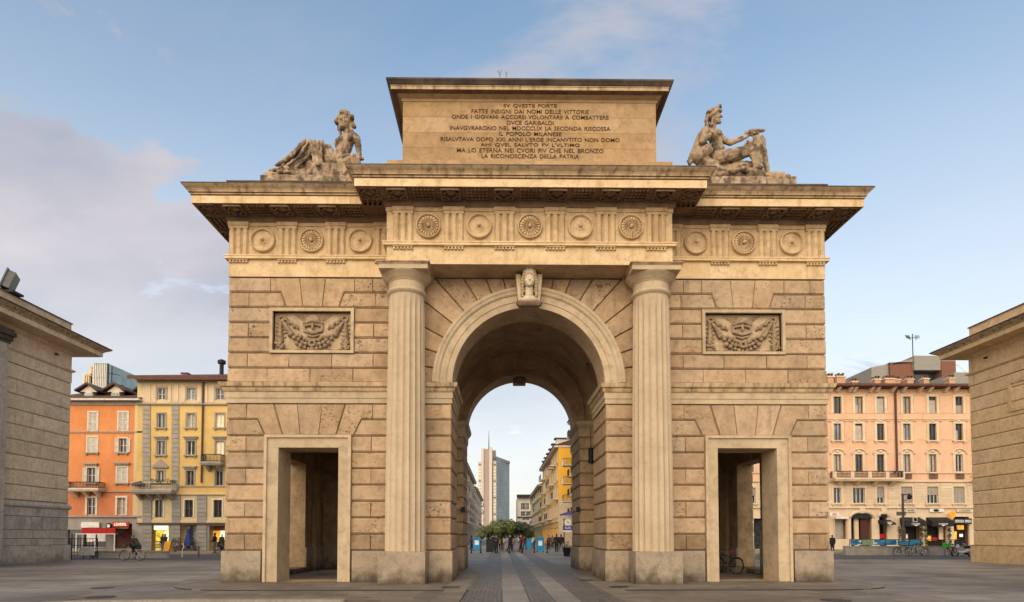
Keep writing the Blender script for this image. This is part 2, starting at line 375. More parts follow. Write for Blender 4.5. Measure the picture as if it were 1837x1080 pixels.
# ---- organic shapes: tapered limbs and ellipsoids fused into one skin
def cap_verts(p0, r0, p1, r1, n=12):
    p0 = Vector(p0); p1 = Vector(p1); d = p1 - p0
    if d.length < 1e-5: d = Vector((0, 0, 1e-3))
    q = d.to_track_quat('Z', 'Y'); L = d.length; prof = []
    for i in range(5): a = -math.pi / 2 + i * math.pi / 8 * 1.0; prof.append((max(1e-3, r0 * math.cos(a)), r0 * math.sin(a)))
    for i in range(5): a = i * math.pi / 8; prof.append((max(1e-3, r1 * math.cos(a)), L + r1 * math.sin(a)))
    return prof, Matrix.Translation(p0) @ q.to_matrix().to_4x4()
_ts = bpy.data.scenes.new('workbench')                     # modifiers and text are baked to meshes here
def baked(o):
    _ts.collection.objects.link(o); vl = _ts.view_layers[0]; vl.update(); dg = vl.depsgraph
    me = bpy.data.meshes.new_from_object(o.evaluated_get(dg)); bpy.data.objects.remove(o); return me
def fuse(items, voxel, smooth=3, disp=0.0, dscale=2.0):
    """items: ('c',p0,r0,p1,r1) limb | ('e',centre,(rx,ry,rz),(ex,ey,ez)) | ('b',x0,x1,y0,y1,z0,z1)"""
    mb = MB()
    for it in items:
        if it[0] == 'c':
            prof, M = cap_verts(*it[1:5]); mb.lathe(prof, n=12, M=M)
        elif it[0] == 'e':
            mb.ball((0, 0, 0), it[2], n=16, M=Matrix.Translation(it[1]) @ Euler(it[3] if len(it) > 3 else (0, 0, 0)).to_matrix().to_4x4())
        else: mb.box(*it[1:7])
    me = mb.data('tmp', weld=False); o = bpy.data.objects.new('tmp', me)
    md = o.modifiers.new('r', 'REMESH'); md.mode = 'VOXEL'; md.voxel_size = voxel
    if smooth: ms = o.modifiers.new('s', 'SMOOTH'); ms.factor = 0.5; ms.iterations = smooth
    out = baked(o); bpy.data.meshes.remove(me)
    if disp:
        out.update()
        new = []
        for v, nm in zip(out.vertices, [n.vector.copy() for n in out.vertex_normals]): new += list(v.co + nm * mnoise.noise(v.co * dscale) * disp)
        out.vertices.foreach_set('co', new)
    out.polygons.foreach_set('use_smooth', [True] * len(out.polygons))
    out.materials.clear(); return out
def text_mesh(s, w, h, depth=0.01, bold=0.0):
    """upright text in x,z facing -y, centred, fitted to w x h"""
    cu = bpy.data.curves.new('t', 'FONT'); cu.body = s; cu.size = 1; cu.extrude = 0.02; cu.offset = bold; cu.resolution_u = 3; cu.space_word = 1.5
    o = bpy.data.objects.new('t', cu); me = baked(o); bpy.data.curves.remove(cu)
    xs = [v.co.x for v in me.vertices]; ys = [v.co.y for v in me.vertices]; x0, x1, y0, y1 = min(xs), max(xs), min(ys), max(ys)
    for v in me.vertices:
        x, y, z = v.co; v.co = ((x - (x0 + x1) / 2) / (x1 - x0) * w, -(z + 0.02) / 0.04 * depth, (y - (y0 + y1) / 2) / (y1 - y0) * h)
    me.materials.clear(); return me
def put(name, me, mat, parent=None, loc=(0, 0, 0), M=None):
    me.materials.append(mat)
    if M is not None: me.transform(M)
    me.transform(Matrix.Translation(loc)); return link(name, me, parent)
# ------------------------------------------------------------------ the triumphal gate
HW, D = 10.73, 10.2                     # half width of the body, depth
PJ, PW = 1.05, 4.9                      # projection and half width of the middle bay
gate = thing('city_gate', 'tan stone triumphal arch with two fluted columns and a tall inscribed attic', 'arch', (0, 0, 0))
FR = frame_front(0.0)
zl = [1.09 + 0.58222 * k for k in range(10)]      # lower courses, 1.09 .. 6.33
zu = [7.05 + 0.54714 * k for k in range(8)]       # upper courses, 7.05 .. 10.88
DC = 7.8                                          # door axis
def mir(poly, s): return [(s * u, v) for u, v in poly]

# core walls behind the stones
for s in (-1, 1):
    a, b = sorted((s * (DC - 1.08), s * (DC + 1.08)))
    u0, u1 = sorted((s * 2.77, s * (HW - 0.06))); mb = MB()
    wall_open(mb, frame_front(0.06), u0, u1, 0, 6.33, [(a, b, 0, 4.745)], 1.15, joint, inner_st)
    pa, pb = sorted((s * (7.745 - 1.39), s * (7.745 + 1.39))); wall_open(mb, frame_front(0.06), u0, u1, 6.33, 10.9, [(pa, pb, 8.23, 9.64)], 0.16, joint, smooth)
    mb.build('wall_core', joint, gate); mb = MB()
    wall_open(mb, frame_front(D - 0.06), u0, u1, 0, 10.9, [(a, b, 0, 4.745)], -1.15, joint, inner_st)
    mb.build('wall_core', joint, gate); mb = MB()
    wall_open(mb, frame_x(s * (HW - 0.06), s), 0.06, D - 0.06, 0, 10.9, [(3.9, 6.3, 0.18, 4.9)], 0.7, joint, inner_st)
    mb.build('wall_core', joint, gate)
# wall over the arch, front and rear, with the arch cut out, and the arch soffit through each wall
RO, RI, AZ = 3.42, 2.72, 7.06
na = 40
for Y in (0.06, D - 0.06):
    mb = MB()
    for i in range(na):
        a0, a1 = math.pi * i / na, math.pi * (i + 1) / na
        p0, p1 = (math.cos(a0), math.sin(a0)), (math.cos(a1), math.sin(a1))
        def outer(c, s_):
            t = min(3.9 / abs(c) if abs(c) > 1e-6 else 1e9, (10.9 - AZ) / s_ if s_ > 1e-6 else 1e9); return (c * t, Y, AZ + s_ * t)
        mb.face([(RI * p0[0], Y, AZ + RI * p0[1]), outer(*p0), outer(*p1), (RI * p1[0], Y, AZ + RI * p1[1])], joint)
    mb.build('spandrel_core', joint, gate)
for (Ya, Yb) in ((-0.05, 1.35), (D - 1.45, D + 0.05)):
    mb = MB()
    for i in range(na):
        a0, a1 = math.pi * i / na, math.pi * (i + 1) / na
        for Yp, Yq in ((Ya, Yb),):
            mb.face([(RI * math.cos(a0), Yp, AZ + RI * math.sin(a0)), (RI * math.cos(a1), Yp, AZ + RI * math.sin(a1)), (RI * math.cos(a1), Yq, AZ + RI * math.sin(a1)), (RI * math.cos(a0), Yq, AZ + RI * math.sin(a0))], under_st)
    mb.build('arch_soffit', under_st, gate, smooth=True)
# archivolt
for Y, sg in ((0.0, -1), (D, 1)):
    mb = MB(); prof = [(RI, 0.0), (RI, 0.07), (2.93, 0.08), (2.94, 0.11), (3.16, 0.12), (3.17, 0.15), (3.22, 0.19), (3.28, 0.20), (3.34, 0.24), (3.42, 0.25), (3.42, 0.0)]
    n = 64
    for i in range(n):
        a0, a1 = math.pi * i / n, math.pi * (i + 1) / n
        for (r0, o0), (r1, o1) in zip(prof[:-1], prof[1:]):
            mb.face([(r0 * math.cos(a0), Y + sg * o0, AZ + r0 * math.sin(a0)), (r1 * math.cos(a0), Y + sg * o1, AZ + r1 * math.sin(a0)),
                     (r1 * math.cos(a1), Y + sg * o1, AZ + r1 * math.sin(a1)), (r0 * math.cos(a1), Y + sg * o0, AZ + r0 * math.sin(a1))], smooth)
    mb.build('archivolt', smooth, gate)
# central hall: barrel vault with side lunettes, end walls, piers
RV, ya, yb, rs = 3.25, 1.35, D - 1.45, 2.15; yc = (ya + yb) / 2
mb = MB(); nv = 48; zs0 = AZ + 0.6
def wv(z): return math.sqrt(max(0.0, rs * rs - (z - AZ) ** 2)) if z - AZ < rs else 0.0
profv = [(RV, AZ), (RV, AZ + .3)] + [(RV * math.cos(math.pi * i / nv), zs0 + RV * math.sin(math.pi * i / nv)) for i in range(nv + 1)] + [(-RV, AZ + .3), (-RV, AZ)]
for i in range(len(profv) - 1):
    P = profv[i:i + 2]; w0, w1 = wv(P[0][1]), wv(P[1][1])
    for sgn in (-1, 1):
        e = ya if sgn < 0 else yb
        mb.face([(P[0][0], e, P[0][1]), (P[1][0], e, P[1][1]), (P[1][0], yc + sgn * w1, P[1][1]), (P[0][0], yc + sgn * w0, P[0][1])], vault_st)
for s in (-1, 1):                                   # side arches run out to the passages
    for i in range(24):
        a0, a1 = math.pi * i / 24, math.pi * (i + 1) / 24
        def q(a, x):
            z = AZ + rs * math.sin(a); return (s * x, yc + rs * math.cos(a), z)
        def xin(a):
            z = AZ + rs * math.sin(a) - zs0; return math.sqrt(max(0, RV * RV - z * z)) if z > 0 else RV
        mb.face([q(a0, xin(a0)), q(a1, xin(a1)), q(a1, 5.2), q(a0, 5.2)], vault_st)
mb.build('vault', vault_st, gate, smooth=False)
for Y in (ya, yb):                                  # inner
    mb = MB()
    for i in range(na):
        a0, a1 = math.pi * i / na, math.pi * (i + 1) / na
        mb.face([(RI * math.cos(a0), Y, AZ + RI * math.sin(a0)), (RV * math.cos(a0), Y, zs0 + RV * math.sin(a0)), (RV * math.cos(a1), Y, zs0 + RV * math.sin(a1)), (RI * math.cos(a1), Y, AZ + RI * math.sin(a1))], vault_st)
    for q in (-1, 1): mb.face([(q * RI, Y, AZ), (q * RV, Y, AZ), (q * RV, Y, zs0)], vault_st)
    mb.build('tympanum', vault_st, gate)
mb = MB()                                          # plain ring round the inner side of the far arch
for i in range(48):
    a0, a1 = math.pi * i / 48, math.pi * (i + 1) / 48
    for (r0, o0), (r1, o1) in (((RI, 0), (RI, .07)), ((RI, .07), (RI + .3, .07)), ((RI + .3, .07), (RI + .3, 0))):
        mb.face([(r0 * math.cos(a0), yb - o0, AZ + r0 * math.sin(a0)), (r1 * math.cos(a0), yb - o1, AZ + r1 * math.sin(a0)), (r1 * math.cos(a1), yb - o1, AZ + r1 * math.sin(a1)), (r0 * math.cos(a1), yb - o0, AZ + r0 * math.sin(a1))], inner_st)
mb.build('inner_archivolt', inner_st, gate)
# piers of the hall: solid cores, rusticated towards the front and inwards
for s in (-1, 1):
    for (y0, y1) in ((0.07, 2.95), (7.05, D - 0.07)):
        mb = MB(); x0, x1 = sorted((s * 2.83, s * 5.2)); mb.box(x0, x1, y0, y1, 0, AZ, joint)
        mb.build('pier_core', joint, gate)
    # side chamber: walls, ceiling
    mb = MB(); x0, x1 = sorted((s * 5.2, s * (HW - 0.76)))
    for Y in (1.21, D - 1.21):
        a, b = sorted((s * (DC - 1.08), s * (DC + 1.08)))
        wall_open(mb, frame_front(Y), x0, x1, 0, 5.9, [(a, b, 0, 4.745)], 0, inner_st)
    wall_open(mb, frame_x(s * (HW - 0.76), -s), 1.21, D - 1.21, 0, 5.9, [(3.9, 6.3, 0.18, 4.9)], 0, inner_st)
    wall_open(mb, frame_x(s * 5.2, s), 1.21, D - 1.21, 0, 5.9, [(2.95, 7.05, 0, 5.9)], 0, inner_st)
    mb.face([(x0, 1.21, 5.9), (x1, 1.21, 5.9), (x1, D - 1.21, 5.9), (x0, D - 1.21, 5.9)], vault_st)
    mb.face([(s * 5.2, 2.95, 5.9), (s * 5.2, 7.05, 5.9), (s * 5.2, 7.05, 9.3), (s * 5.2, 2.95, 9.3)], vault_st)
    mb.build('side_passage', inner_st, gate)
    mb = MB()                                        # granite skirting in the passage, pilaster strip, flank sill
    for Y0, Y1 in ((1.21, 1.27), (D - 1.27, D - 1.21)):
        for u0, u1 in ((5.2, DC - 1.1), (DC + 1.1, HW - 0.76)):
            p, q_ = sorted((s * u0, s * u1)); mb = MB(); mb.box(p, q_, Y0, Y1, 0, 1.09, plinth_st); mb.build('skirting', plinth_st, gate)
    p, q_ = sorted((s * (HW - 0.82), s * (HW - 0.76)))
    for Y0, Y1 in ((1.28, 3.88), (6.32, D - 1.28)): mb = MB(); mb.box(p, q_, Y0, Y1, 0, 1.09, plinth_st); mb.build('skirting', plinth_st, gate)
    mb = MB(); p, q_ = sorted((s * (HW - 0.95), s * (HW + 0.02))); mb.box(p, q_, 3.85, 6.35, 0, 0.2, plinth_st); mb.build('flank_sill', plinth_st, gate)
    xi = HW - 0.76                                     # pilaster on the flank wall, seen through the door
    mb = MB(); p, q_ = sorted((s * (xi - .16), s * xi)); mb.box(p, q_, 7.3, 8.15, 0.0, 4.35, inner_st); p, q_ = sorted((s * (xi - .22), s * xi)); mb.box(p, q_, 7.22, 8.23, 4.352, 4.6, inner_st); mb.box(p, q_, 7.25, 8.2, 0, 1.12, plinth_st); mb.build('pilaster', inner_st, gate)
# stone slabs along the passage piers
for s in (-1, 1):
    for k in range(9):
        a, b = sorted((s * 2.76, s * 4.35))
        stone_block(rect(a, b, zl[k], zl[k + 1]), frame_front(6.99), gate, ceppo_low if k < 1 else ceppo)                         # rear pier, front face
        stone_block(rect(7.05, D - 0.02, zl[k], zl[k + 1]), frame_x(s * 2.76, -s), gate, ceppo)                                   # rear reveal
        stone_block(rect(0.02, 2.9, zl[k], zl[k + 1]), frame_x(s * 2.76, -s), gate, ceppo)                                        # front reveal
    for y0, y1 in ((-0.08, 2.98), (6.95, D + 0.08)):
        mb = MB(); a, b = sorted((s * 2.70, s * 4.6)); mb.box(a, b, y0, y1, 0, 1.085, plinth_st); mb.build('pier_plinth', plinth_st, gate)
# ---- rusticated front
def block(poly, s, mat=None, low=False): return stone_block(mir(poly, s), FR, gate, mat or ceppo)
def cell(u0, u1, v0, v1, s, mat=None): return block(rect(u0, u1, v0, v1), s, mat)
for s in (-1, 1):
    jo = 10.03 if s < 0 else 10.0
    for k in range(7):                                       # beside the door
        m = ceppo_low if k == 0 else ceppo
        if k % 2 == 0:
            cell(jo, HW, zl[k], zl[k + 1], s, m); cell(9.36, jo, zl[k], zl[k + 1], s, m)
            cell(5.6, 6.29, zl[k], zl[k + 1], s, m); cell(4.3, 5.6, zl[k], zl[k + 1], s, m)
        else:
            cell(9.36, HW, zl[k], zl[k + 1], s, m); cell(4.3, 6.29, zl[k], zl[k + 1], s, m)
        cell(2.76, 4.3, zl[k], zl[k + 1], s, m)
    # flat arch over the door
    z0, z1, z2 = zl[7], zl[8], zl[9]
    T = [-2.24, -1.28, -0.44, 0.44, 1.28, 2.24]; Bm = [-1.56, -0.94, -0.32, 0.32, 0.94, 1.56]
    for i in range(5):
        if i == 0: poly = [(DC + Bm[0], z0), (DC + Bm[1], z0), (DC + T[1], z2), (DC + T[0], z2), (DC + T[0], z1), (DC - 1.84, z1)]
        elif i == 4: poly = [(DC + Bm[4], z0), (DC + Bm[5], z0), (DC + 1.84, z1), (DC + T[5], z1), (DC + T[5], z2), (DC + T[4], z2)]
        else: poly = [(DC + Bm[i], z0), (DC + Bm[i + 1], z0), (DC + T[i + 1], z2), (DC + T[i], z2)]
        block(poly, s)
    block([(DC + Bm[5], z0), (HW, z0), (HW, z1), (DC + 1.84, z1)], s); cell(DC + T[5], HW, z1, z2, s)
    block([(4.3, z0), (DC + Bm[0], z0), (DC - 1.84, z1), (4.3, z1)], s); cell(4.3, DC + T[0], z1, z2, s)
    for k in (7, 8): cell(2.76, 4.3, zl[k], zl[k + 1], s)
    # upper wall
    def row(k, js):
        for a, b in zip(js[:-1], js[1:]): cell(a, b, zu[k], zu[k + 1], s)
    row(0, [4.2, 6.27, 7.8, 9.33, HW]); row(1, [4.2, 5.56, 7.03, 8.57, 10.03, HW])
    PI0, PI1 = 6.24, 9.25
    for k in (2, 3, 4):
        if k == 3: cell(9.25, 10.02, zu[k], zu[k + 1], s); cell(10.02, HW, zu[k], zu[k + 1], s); cell(5.55, PI0, zu[k], zu[k + 1], s); cell(4.2, 5.55, zu[k], zu[k + 1], s)
        else: cell(9.25, HW, zu[k], zu[k + 1], s); cell(4.2, PI0, zu[k], zu[k + 1], s)
    PC = 7.745; z0, z1, z2 = zu[5], zu[6], zu[7]
    block([(PC - .94, z0), (PC - .34, z0), (PC - .46, z2), (PC - 1.5, z2), (PC - 1.5, z1), (PC - 1.13, z1)], s)
    block([(PC - .34, z0), (PC + .34, z0), (PC + .46, z2), (PC - .46, z2)], s)
    block([(PC + .34, z0), (PC + .94, z0), (PC + 1.13, z1), (PC + 1.5, z1), (PC + 1.5, z2), (PC + .46, z2)], s)
    cell(PC + 1.5, HW, z1, z2, s); cell(5.6, PC - 1.5, z1, z2, s); cell(4.2, 5.6, z1, z2, s)
    cell(10.0, HW, z0, z1, s); block([(PC + .94, z0), (10.0, z0), (10.0, z1), (PC + 1.13, z1)], s)
    cell(4.2, 5.5, z0, z1, s); block([(5.5, z0), (PC - .94, z0), (PC - 1.13, z1), (5.5, z1)], s)
    # voussoirs of the spandrel
    A = [0, 9.3, 18.6, 28.5, 38.5, 48.5, 58.5, 68, 76.5, 84.5]
    for i in range(9):
        a0, a1 = rad(A[i]), rad(A[i + 1])
        def edge(a):
            c, t = math.cos(a), math.sin(a); k = min(4.2 / c, (10.885 - AZ) / t if t > 1e-6 else 1e9); return (c * k, AZ + t * k)
        arc = [(3.40 * math.cos(a0 + (a1 - a0) * j / 3), AZ + 3.40 * math.sin(a0 + (a1 - a0) * j / 3)) for j in range(4)]
        e0, e1 = edge(a0), edge(a1); poly = [arc[0], e0]
        if abs(e0[0] - 4.2) < 1e-6 and e1[1] > 10.88: poly.append((4.2, 10.885))
        poly.append(e1); poly += arc[:0:-1]
        stone_block(mir(poly, s), FR, gate, ceppo, ch=0.03, cv=0.03)
    # flank stones along the sides of the body
    MX = frame_x(s * HW, s)
    for k in range(9):
        for (a, b) in (((0.02, 1.6), (1.6, 3.85)) if zl[k] < 4.9 else ((0.02, 2.6), (2.6, 5.1), (5.1, 7.6), (7.6, D - .02))) + (((6.35, 8.5), (8.5, D - .02)) if zl[k] < 4.9 else ()):
            stone_block(rect(a, b, zl[k], zl[k + 1]), MX, gate, ceppo)
    for k in range(7):
        o = 0.0 if k % 2 else 1.1
        for (a, b) in ((0.02, 2.0 + o), (2.0 + o, 5.0 + o), (5.0 + o, D - 0.02)): stone_block(rect(a, b, zu[k], zu[k + 1]), MX, gate, ceppo)
    # base blocks of the wall
    def base(u0, u1, y0=-0.09, y1=0.4):
        mb = MB(); a, b = sorted((s * u0, s * u1)); mb.box(a, b, y0, y1, 0, 1.086, plinth_st); o = mb.build('plinth_block', plinth_st, gate)
    base(9.42, 10.80); base(4.9, 6.23)
    mb = MB(); a, b = sorted((s * 10.4, s * 10.80)); mb.box(a, b, 0.405, 3.8, 0, 1.086, plinth_st); mb.box(a, b, 6.4, D + .05, 0, 1.086, plinth_st); mb.build('plinth_block', plinth_st, gate)
    # door surround
    mb = MB(); o0, o1, i0, i1, zt, zi = DC - 1.51, DC + 1.55, DC - 1.06, DC + 1.06, 5.19, 4.74
    def fr(u0, u1, y, v0, v1, m=smooth): a, b = sorted((s * u0, s * u1)); mb.box(a, b, y, 1.2, v0, v1, m)
    fr(i1, o1 - 0.1, -0.05, 0, zi - 0.003); fr(o0 + 0.1, i0, -0.05, 0, zi - 0.003); fr(o0 + 0.1, o1 - 0.1, -0.05, zi, zt - 0.1)
    a = mb.build('door_surround', smooth, gate)
    mb = MB()
    for u0, u1, v0, v1 in ((o1 - 0.1, o1, 0, zt), (o0, o0 + 0.1, 0, zt), (o0 + 0.1, o1 - 0.1, zt - 0.1, zt)):
        p, q_ = sorted((s * u0, s * u1)); mb.box(p, q_, -0.12, 0.3, v0, v1, smooth)
    mb.build('door_moulding', smooth, gate)
# ---- impost band and its return into the arch
for s in (-1, 1):
    path = [(-HW, D), (-HW, 0.0), (-2.76, 0.0), (-2.76, 2.95)] if s < 0 else [(2.76, 2.95), (2.76, 0.0), (HW, 0.0), (HW, D)]
    mb = MB(); mb.sweep(path, [(0.0, 6.32), (0.03, 6.335), (0.03, 6.50), (0.055, 6.51), (0.055, 6.72), (0.09, 6.74), (0.12, 6.80), (0.13, 6.86), (0.20, 6.90), (0.22, 6.97), (0.235, 7.04), (0.0, 7.055)], closed=False,
                       mat=[smooth] * 5 + [weather] * 6)
    mb.build('impost_band', smooth, gate)
    path = [(s * 4.9, 6.99), (s * 2.76, 6.99), (s * 2.76, D)]
    if s < 0: pass
    else: path = path[::-1]
    mb = MB(); mb.sweep(path, [(0.0, 6.32), (0.03, 6.335), (0.055, 6.51), (0.055, 6.72), (0.12, 6.80), (0.20, 6.90), (0.22, 7.04), (0.0, 7.055)], closed=False, mat=[smooth] * 7)
    mb.build('impost_band', smooth, gate)
# ---- columns
def column(x):
    col = bpy.data.objects.new('column', None); C.objects.link(col); col.parent = gate; yc_ = -0.45
    mb = MB(); nf, seg = 20, 6; n = nf * seg; zs = [1.086 + (10.0 - 1.086) * i / 14 for i in range(15)]; vs = []; fs = []
    for i, z in enumerate(zs):
        t = i / 14; r = 0.70 - 0.085 * t ** 1.6
        for k in range(n):
            a = 2 * math.pi * (k + 0.0) / n; ph = (k % seg) / seg
            d = 0.055 * math.sin(math.pi * ph) ** 0.8 if z < 9.93 else 0.012
            vs.append((x + (r - d) * math.cos(a), yc_ + (r - d) * math.sin(a), z))
    for i in range(14):
        for k in range(n): k2 = (k + 1) % n; fs.append((i * n + k, i * n + k2, (i + 1) * n + k2, (i + 1) * n + k))
    mb.mesh_(vs, fs, column_st); mb.build('shaft', column_st, col)
    mb = MB(); mb.lathe([(0.60, 9.93), (0.665, 9.99), (0.69, 10.03), (0.69, 10.07), (0.665, 10.10), (0.625, 10.11), (0.62, 10.36), (0.65, 10.39), (0.65, 10.41), (0.675, 10.42), (0.675, 10.44), (0.70, 10.45), (0.74, 10.50), (0.80, 10.56), (0.85, 10.61), (0.87, 10.645)], (x, yc_, 0), 40, column_st)
    mb.build('echinus', column_st, col, smooth=False)
    mb = MB(); mb.sweep([(x - .83, yc_ - .83), (x + .83, yc_ - .83), (x + .83, yc_ + .83), (x - .83, yc_ + .83)], [(-0.83, 10.645), (0, 10.646), (0, 10.80), (0.02, 10.81), (0.03, 10.83), (0.06, 10.85), (0.075, 10.865), (0.075, 10.895), (-0.83, 10.896)], mat=[column_st] * 2 + [weather] * 6)
    mb.build('abacus', column_st, col)
    mb = MB(); mb.box(x - .79, x + .79, -1.24, 0.35, 0, 1.084, plinth_st); mb.build('column_plinth', plinth_st, col)
    return col
column(-4.295); column(4.295)
# ---- entablature
FP = [(-HW - .02, 0), (-PW, 0), (-PW, -PJ), (PW, -PJ), (PW, 0), (HW + .02, 0), (HW + .02, D), (PW, D), (PW, D + PJ), (-PW, D + PJ), (-PW, D), (-HW - .02, D)]
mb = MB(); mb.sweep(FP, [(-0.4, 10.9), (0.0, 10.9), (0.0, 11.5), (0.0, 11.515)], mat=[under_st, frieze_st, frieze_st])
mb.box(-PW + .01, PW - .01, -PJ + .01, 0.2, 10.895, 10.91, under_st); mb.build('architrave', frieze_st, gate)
mb = MB(); mb.sweep(FP, [(0.0, 11.515), (0.11, 11.52), (0.11, 11.60), (0.13, 11.605), (0.13, 11.645), (0.0, 11.65)], mat=[frieze_st] * 5); mb.build('taenia', frieze_st, gate)
mb = MB(); mb.sweep(FP, [(0.0, 11.65), (0.0, 12.72), (0.035, 12.725), (0.035, 12.85)], mat=metope_st); mb.build('frieze', frieze_st, gate)
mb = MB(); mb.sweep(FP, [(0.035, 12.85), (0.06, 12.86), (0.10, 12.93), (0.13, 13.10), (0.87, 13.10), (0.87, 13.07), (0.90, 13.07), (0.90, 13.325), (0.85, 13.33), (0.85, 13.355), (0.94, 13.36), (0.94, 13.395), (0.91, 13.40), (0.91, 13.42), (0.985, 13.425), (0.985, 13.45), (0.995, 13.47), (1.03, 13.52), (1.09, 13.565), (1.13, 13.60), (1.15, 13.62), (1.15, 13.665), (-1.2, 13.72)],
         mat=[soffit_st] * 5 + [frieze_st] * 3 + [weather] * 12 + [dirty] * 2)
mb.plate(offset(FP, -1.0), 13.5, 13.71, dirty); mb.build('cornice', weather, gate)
# carved panels hung under the cornice: lozenge coffers between rows of drops
def soffit_panels(u0, u1, P, first):
    """panels along a cornice run; P(u, o) -> world x, y"""
    lo, dr = MB(), MB(); n = max(1, round((u1 - u0) / 0.8675)); st = (u1 - u0) / n
    for i in range(n):
        a = u0 + i * st + 0.07; b = u0 + (i + 1) * st - 0.07
        def bar(mbx, p, q, w=0.03, z0=13.0):
            p = Vector(P(*p)); q = Vector(P(*q)); d = (q - p).normalized(); t = Vector((-d.y, d.x)) * w
            mbx.plate([tuple(p + t), tuple(q + t), tuple(q - t), tuple(p - t)], z0, 13.099, soffit_st)
        if (i + first) % 2 == 0:
            c0, c1 = (a + b) / 2 - .3, (a + b) / 2 + .3
            for p, q in (((c0, .22), (c1, .22)), ((c0, .80), (c1, .80)), ((c0, .22), (c0, .80)), ((c1, .22), (c1, .80))): bar(lo, p, q)
            m = (c0 + c1) / 2
            for p, q in (((c0, .51), (m, .22)), ((m, .22), (c1, .51)), ((c1, .51), (m, .80)), ((m, .80), (c0, .51))): bar(lo, p, q, 0.025)
            x, y = P(m, .51); lo.ball((x, y, 13.08), (.13, .13, .05), 10, soffit_st)
        else:
            for j in range(6):
                for k in range(4):
                    x, y = P(a + .06 + (b - a - .12) * j / 5, .26 + .5 * k / 3)
                    dr.lathe([(.052, 13.02), (.036, 13.10)], (x, y, 0), 8, soffit_st)
            bar(lo, (a, .19), (b, .19), 0.02, 13.06); bar(lo, (a, .83), (b, .83), 0.02, 13.06)
    return lo, dr
runs = [(-HW, -PW - 0.9, lambda u, o: (u, -o), 0), (PW + 0.9, HW, lambda u, o: (u, -o), 1), (-PW, PW, lambda u, o: (u, -PJ - o), 0),
        (0, D, lambda u, o: (-HW - .02 - o, u), 1), (0, D, lambda u, o: (HW + .02 + o, u), 1),
        (-PJ, -0.9, lambda u, o: (-PW - o, u), 1), (-PJ, -0.9, lambda u, o: (PW + o, u), 1)]
for u0, u1, P, f in runs:
    lo, dr = soffit_panels(u0, u1, P, f)
    if lo.v: lo.build('soffit_coffer', soffit_st, gate)
    if dr.v: dr.build('soffit_drops', soffit_st, gate)['kind'] = 'stuff'
for sx_, sy_, Y in ((-1, -1, 0), (1, -1, 0)):      # corner lozenges
    for (cx, cy) in ((sx_ * (HW + .5), -0.5), (sx_ * (PW + .5), -PJ - .5)):
        mb = MB()
        for p, q in (((-.3, -.3), (.3, -.3)), ((.3, -.3), (.3, .3)), ((.3, .3), (-.3, .3)), ((-.3, .3), (-.3, -.3)), ((-.3, 0), (0, -.3)), ((0, -.3), (.3, 0)), ((.3, 0), (0, .3)), ((0, .3), (-.3, 0))):
            p = Vector((cx + p[0], cy + p[1])); q = Vector((cx + q[0], cy + q[1])); d = (q - p).normalized(); t = Vector((-d.y, d.x)) * .027
            mb.plate([tuple(p + t), tuple(q + t), tuple(q - t), tuple(p - t)], 13.04, 13.099, soffit_st)
        mb.ball((cx, cy, 13.08), (.12, .12, .05), 10, soffit_st); mb.build('soffit_coffer', soffit_st, gate)
# triglyphs, drops and roundels
def triglyph(M):
    mb = MB(); w, z0, z1 = 0.35, 11.652, 12.72; x = [-.35, -.29, -.18, -.12, -.06, .06, .12, .18, .29, .35]; y = [0.0, .085, .085, .0, .085, .085, .0, .085, .085, .0]
    zt = z1 - 0.1
    for i in range(9):
        mb.face([M @ Vector(p) for p in ((x[i], y[i], z0), (x[i + 1], y[i + 1], z0), (x[i + 1], y[i + 1], zt), (x[i], y[i], zt))], metope_st)
    mb.box(-.35, .35, 0, .088, zt, z1, metope_st, M); mb.box(-.37, .37, 0, .115, z1 + .003, 12.848, metope_st, M)
    mb.build('triglyph', metope_st, gate)
    mb = MB(); mb.box(-.35, .35, 0, .075, 11.478, 11.517, metope_st, M)
    for k in range(6): mb.lathe([(.05, 0), (.028, .085)], (0, 0, 0), 8, metope_st, M @ Matrix.Translation((-.292 + k * .1168, .035, 11.392)))
    mb.build('guttae', metope_st, gate)['kind'] = 'stuff'
def roundel(M, rosette):
    mb = MB(); A = M @ Matrix(((1, 0, 0, 0), (0, 0, 1.55, 0), (0, 1, 0, 12.2), (0, 0, 0, 1)))
    mb.lathe([(.435, 0), (.435, .05), (.42, .075), (.385, .08), (.365, .06), (.36, .035)], n=40, mat=metope_st, M=A, cap=False)
    if rosette:
        mb.lathe([(.36, .012), (.001, .012)], n=24, mat=metope_st, M=A, cap=False)
        for k in range(20):
            a = 2 * math.pi * k / 20; T = A @ Matrix.Rotation(a, 4, 'Z')
            mb.mesh_([(.10, -.012, .05), (.10, .012, .05), (.33, .045, .055), (.35, 0, .05), (.33, -.045, .055), (.2, 0, .085), (.10, -.012, 0), (.10, .012, 0), (.33, .045, 0), (.35, 0, 0), (.33, -.045, 0)],
                     [(0, 1, 5), (1, 2, 5), (2, 3, 5), (3, 4, 5), (4, 0, 5), (1, 7, 8, 2), (2, 8, 9, 3), (3, 9, 10, 4), (4, 10, 6, 0)], metope_st, T)
        mb.ball((0, 0, .06), (.075, .075, .06), 10, metope_st, A)
    else:
        mb.lathe([(.36, .035), (.33, .02), (.24, .015), (.16, .03), (.11, .055), (.085, .06)], n=40, mat=metope_st, M=A, cap=False)
        mb.lathe([(.085, .06), (.075, .055), (.072, .05), (.001, .05)], n=20, mat=metope_st, M=A, cap=False); mb.ball((0, 0, .075), (.06, .06, .055), 10, metope_st, A)
    mb.build('rosette' if rosette else 'roundel', metope_st, gate, smooth=False)
MW, MC = frame_front(0.0), frame_front(-PJ)
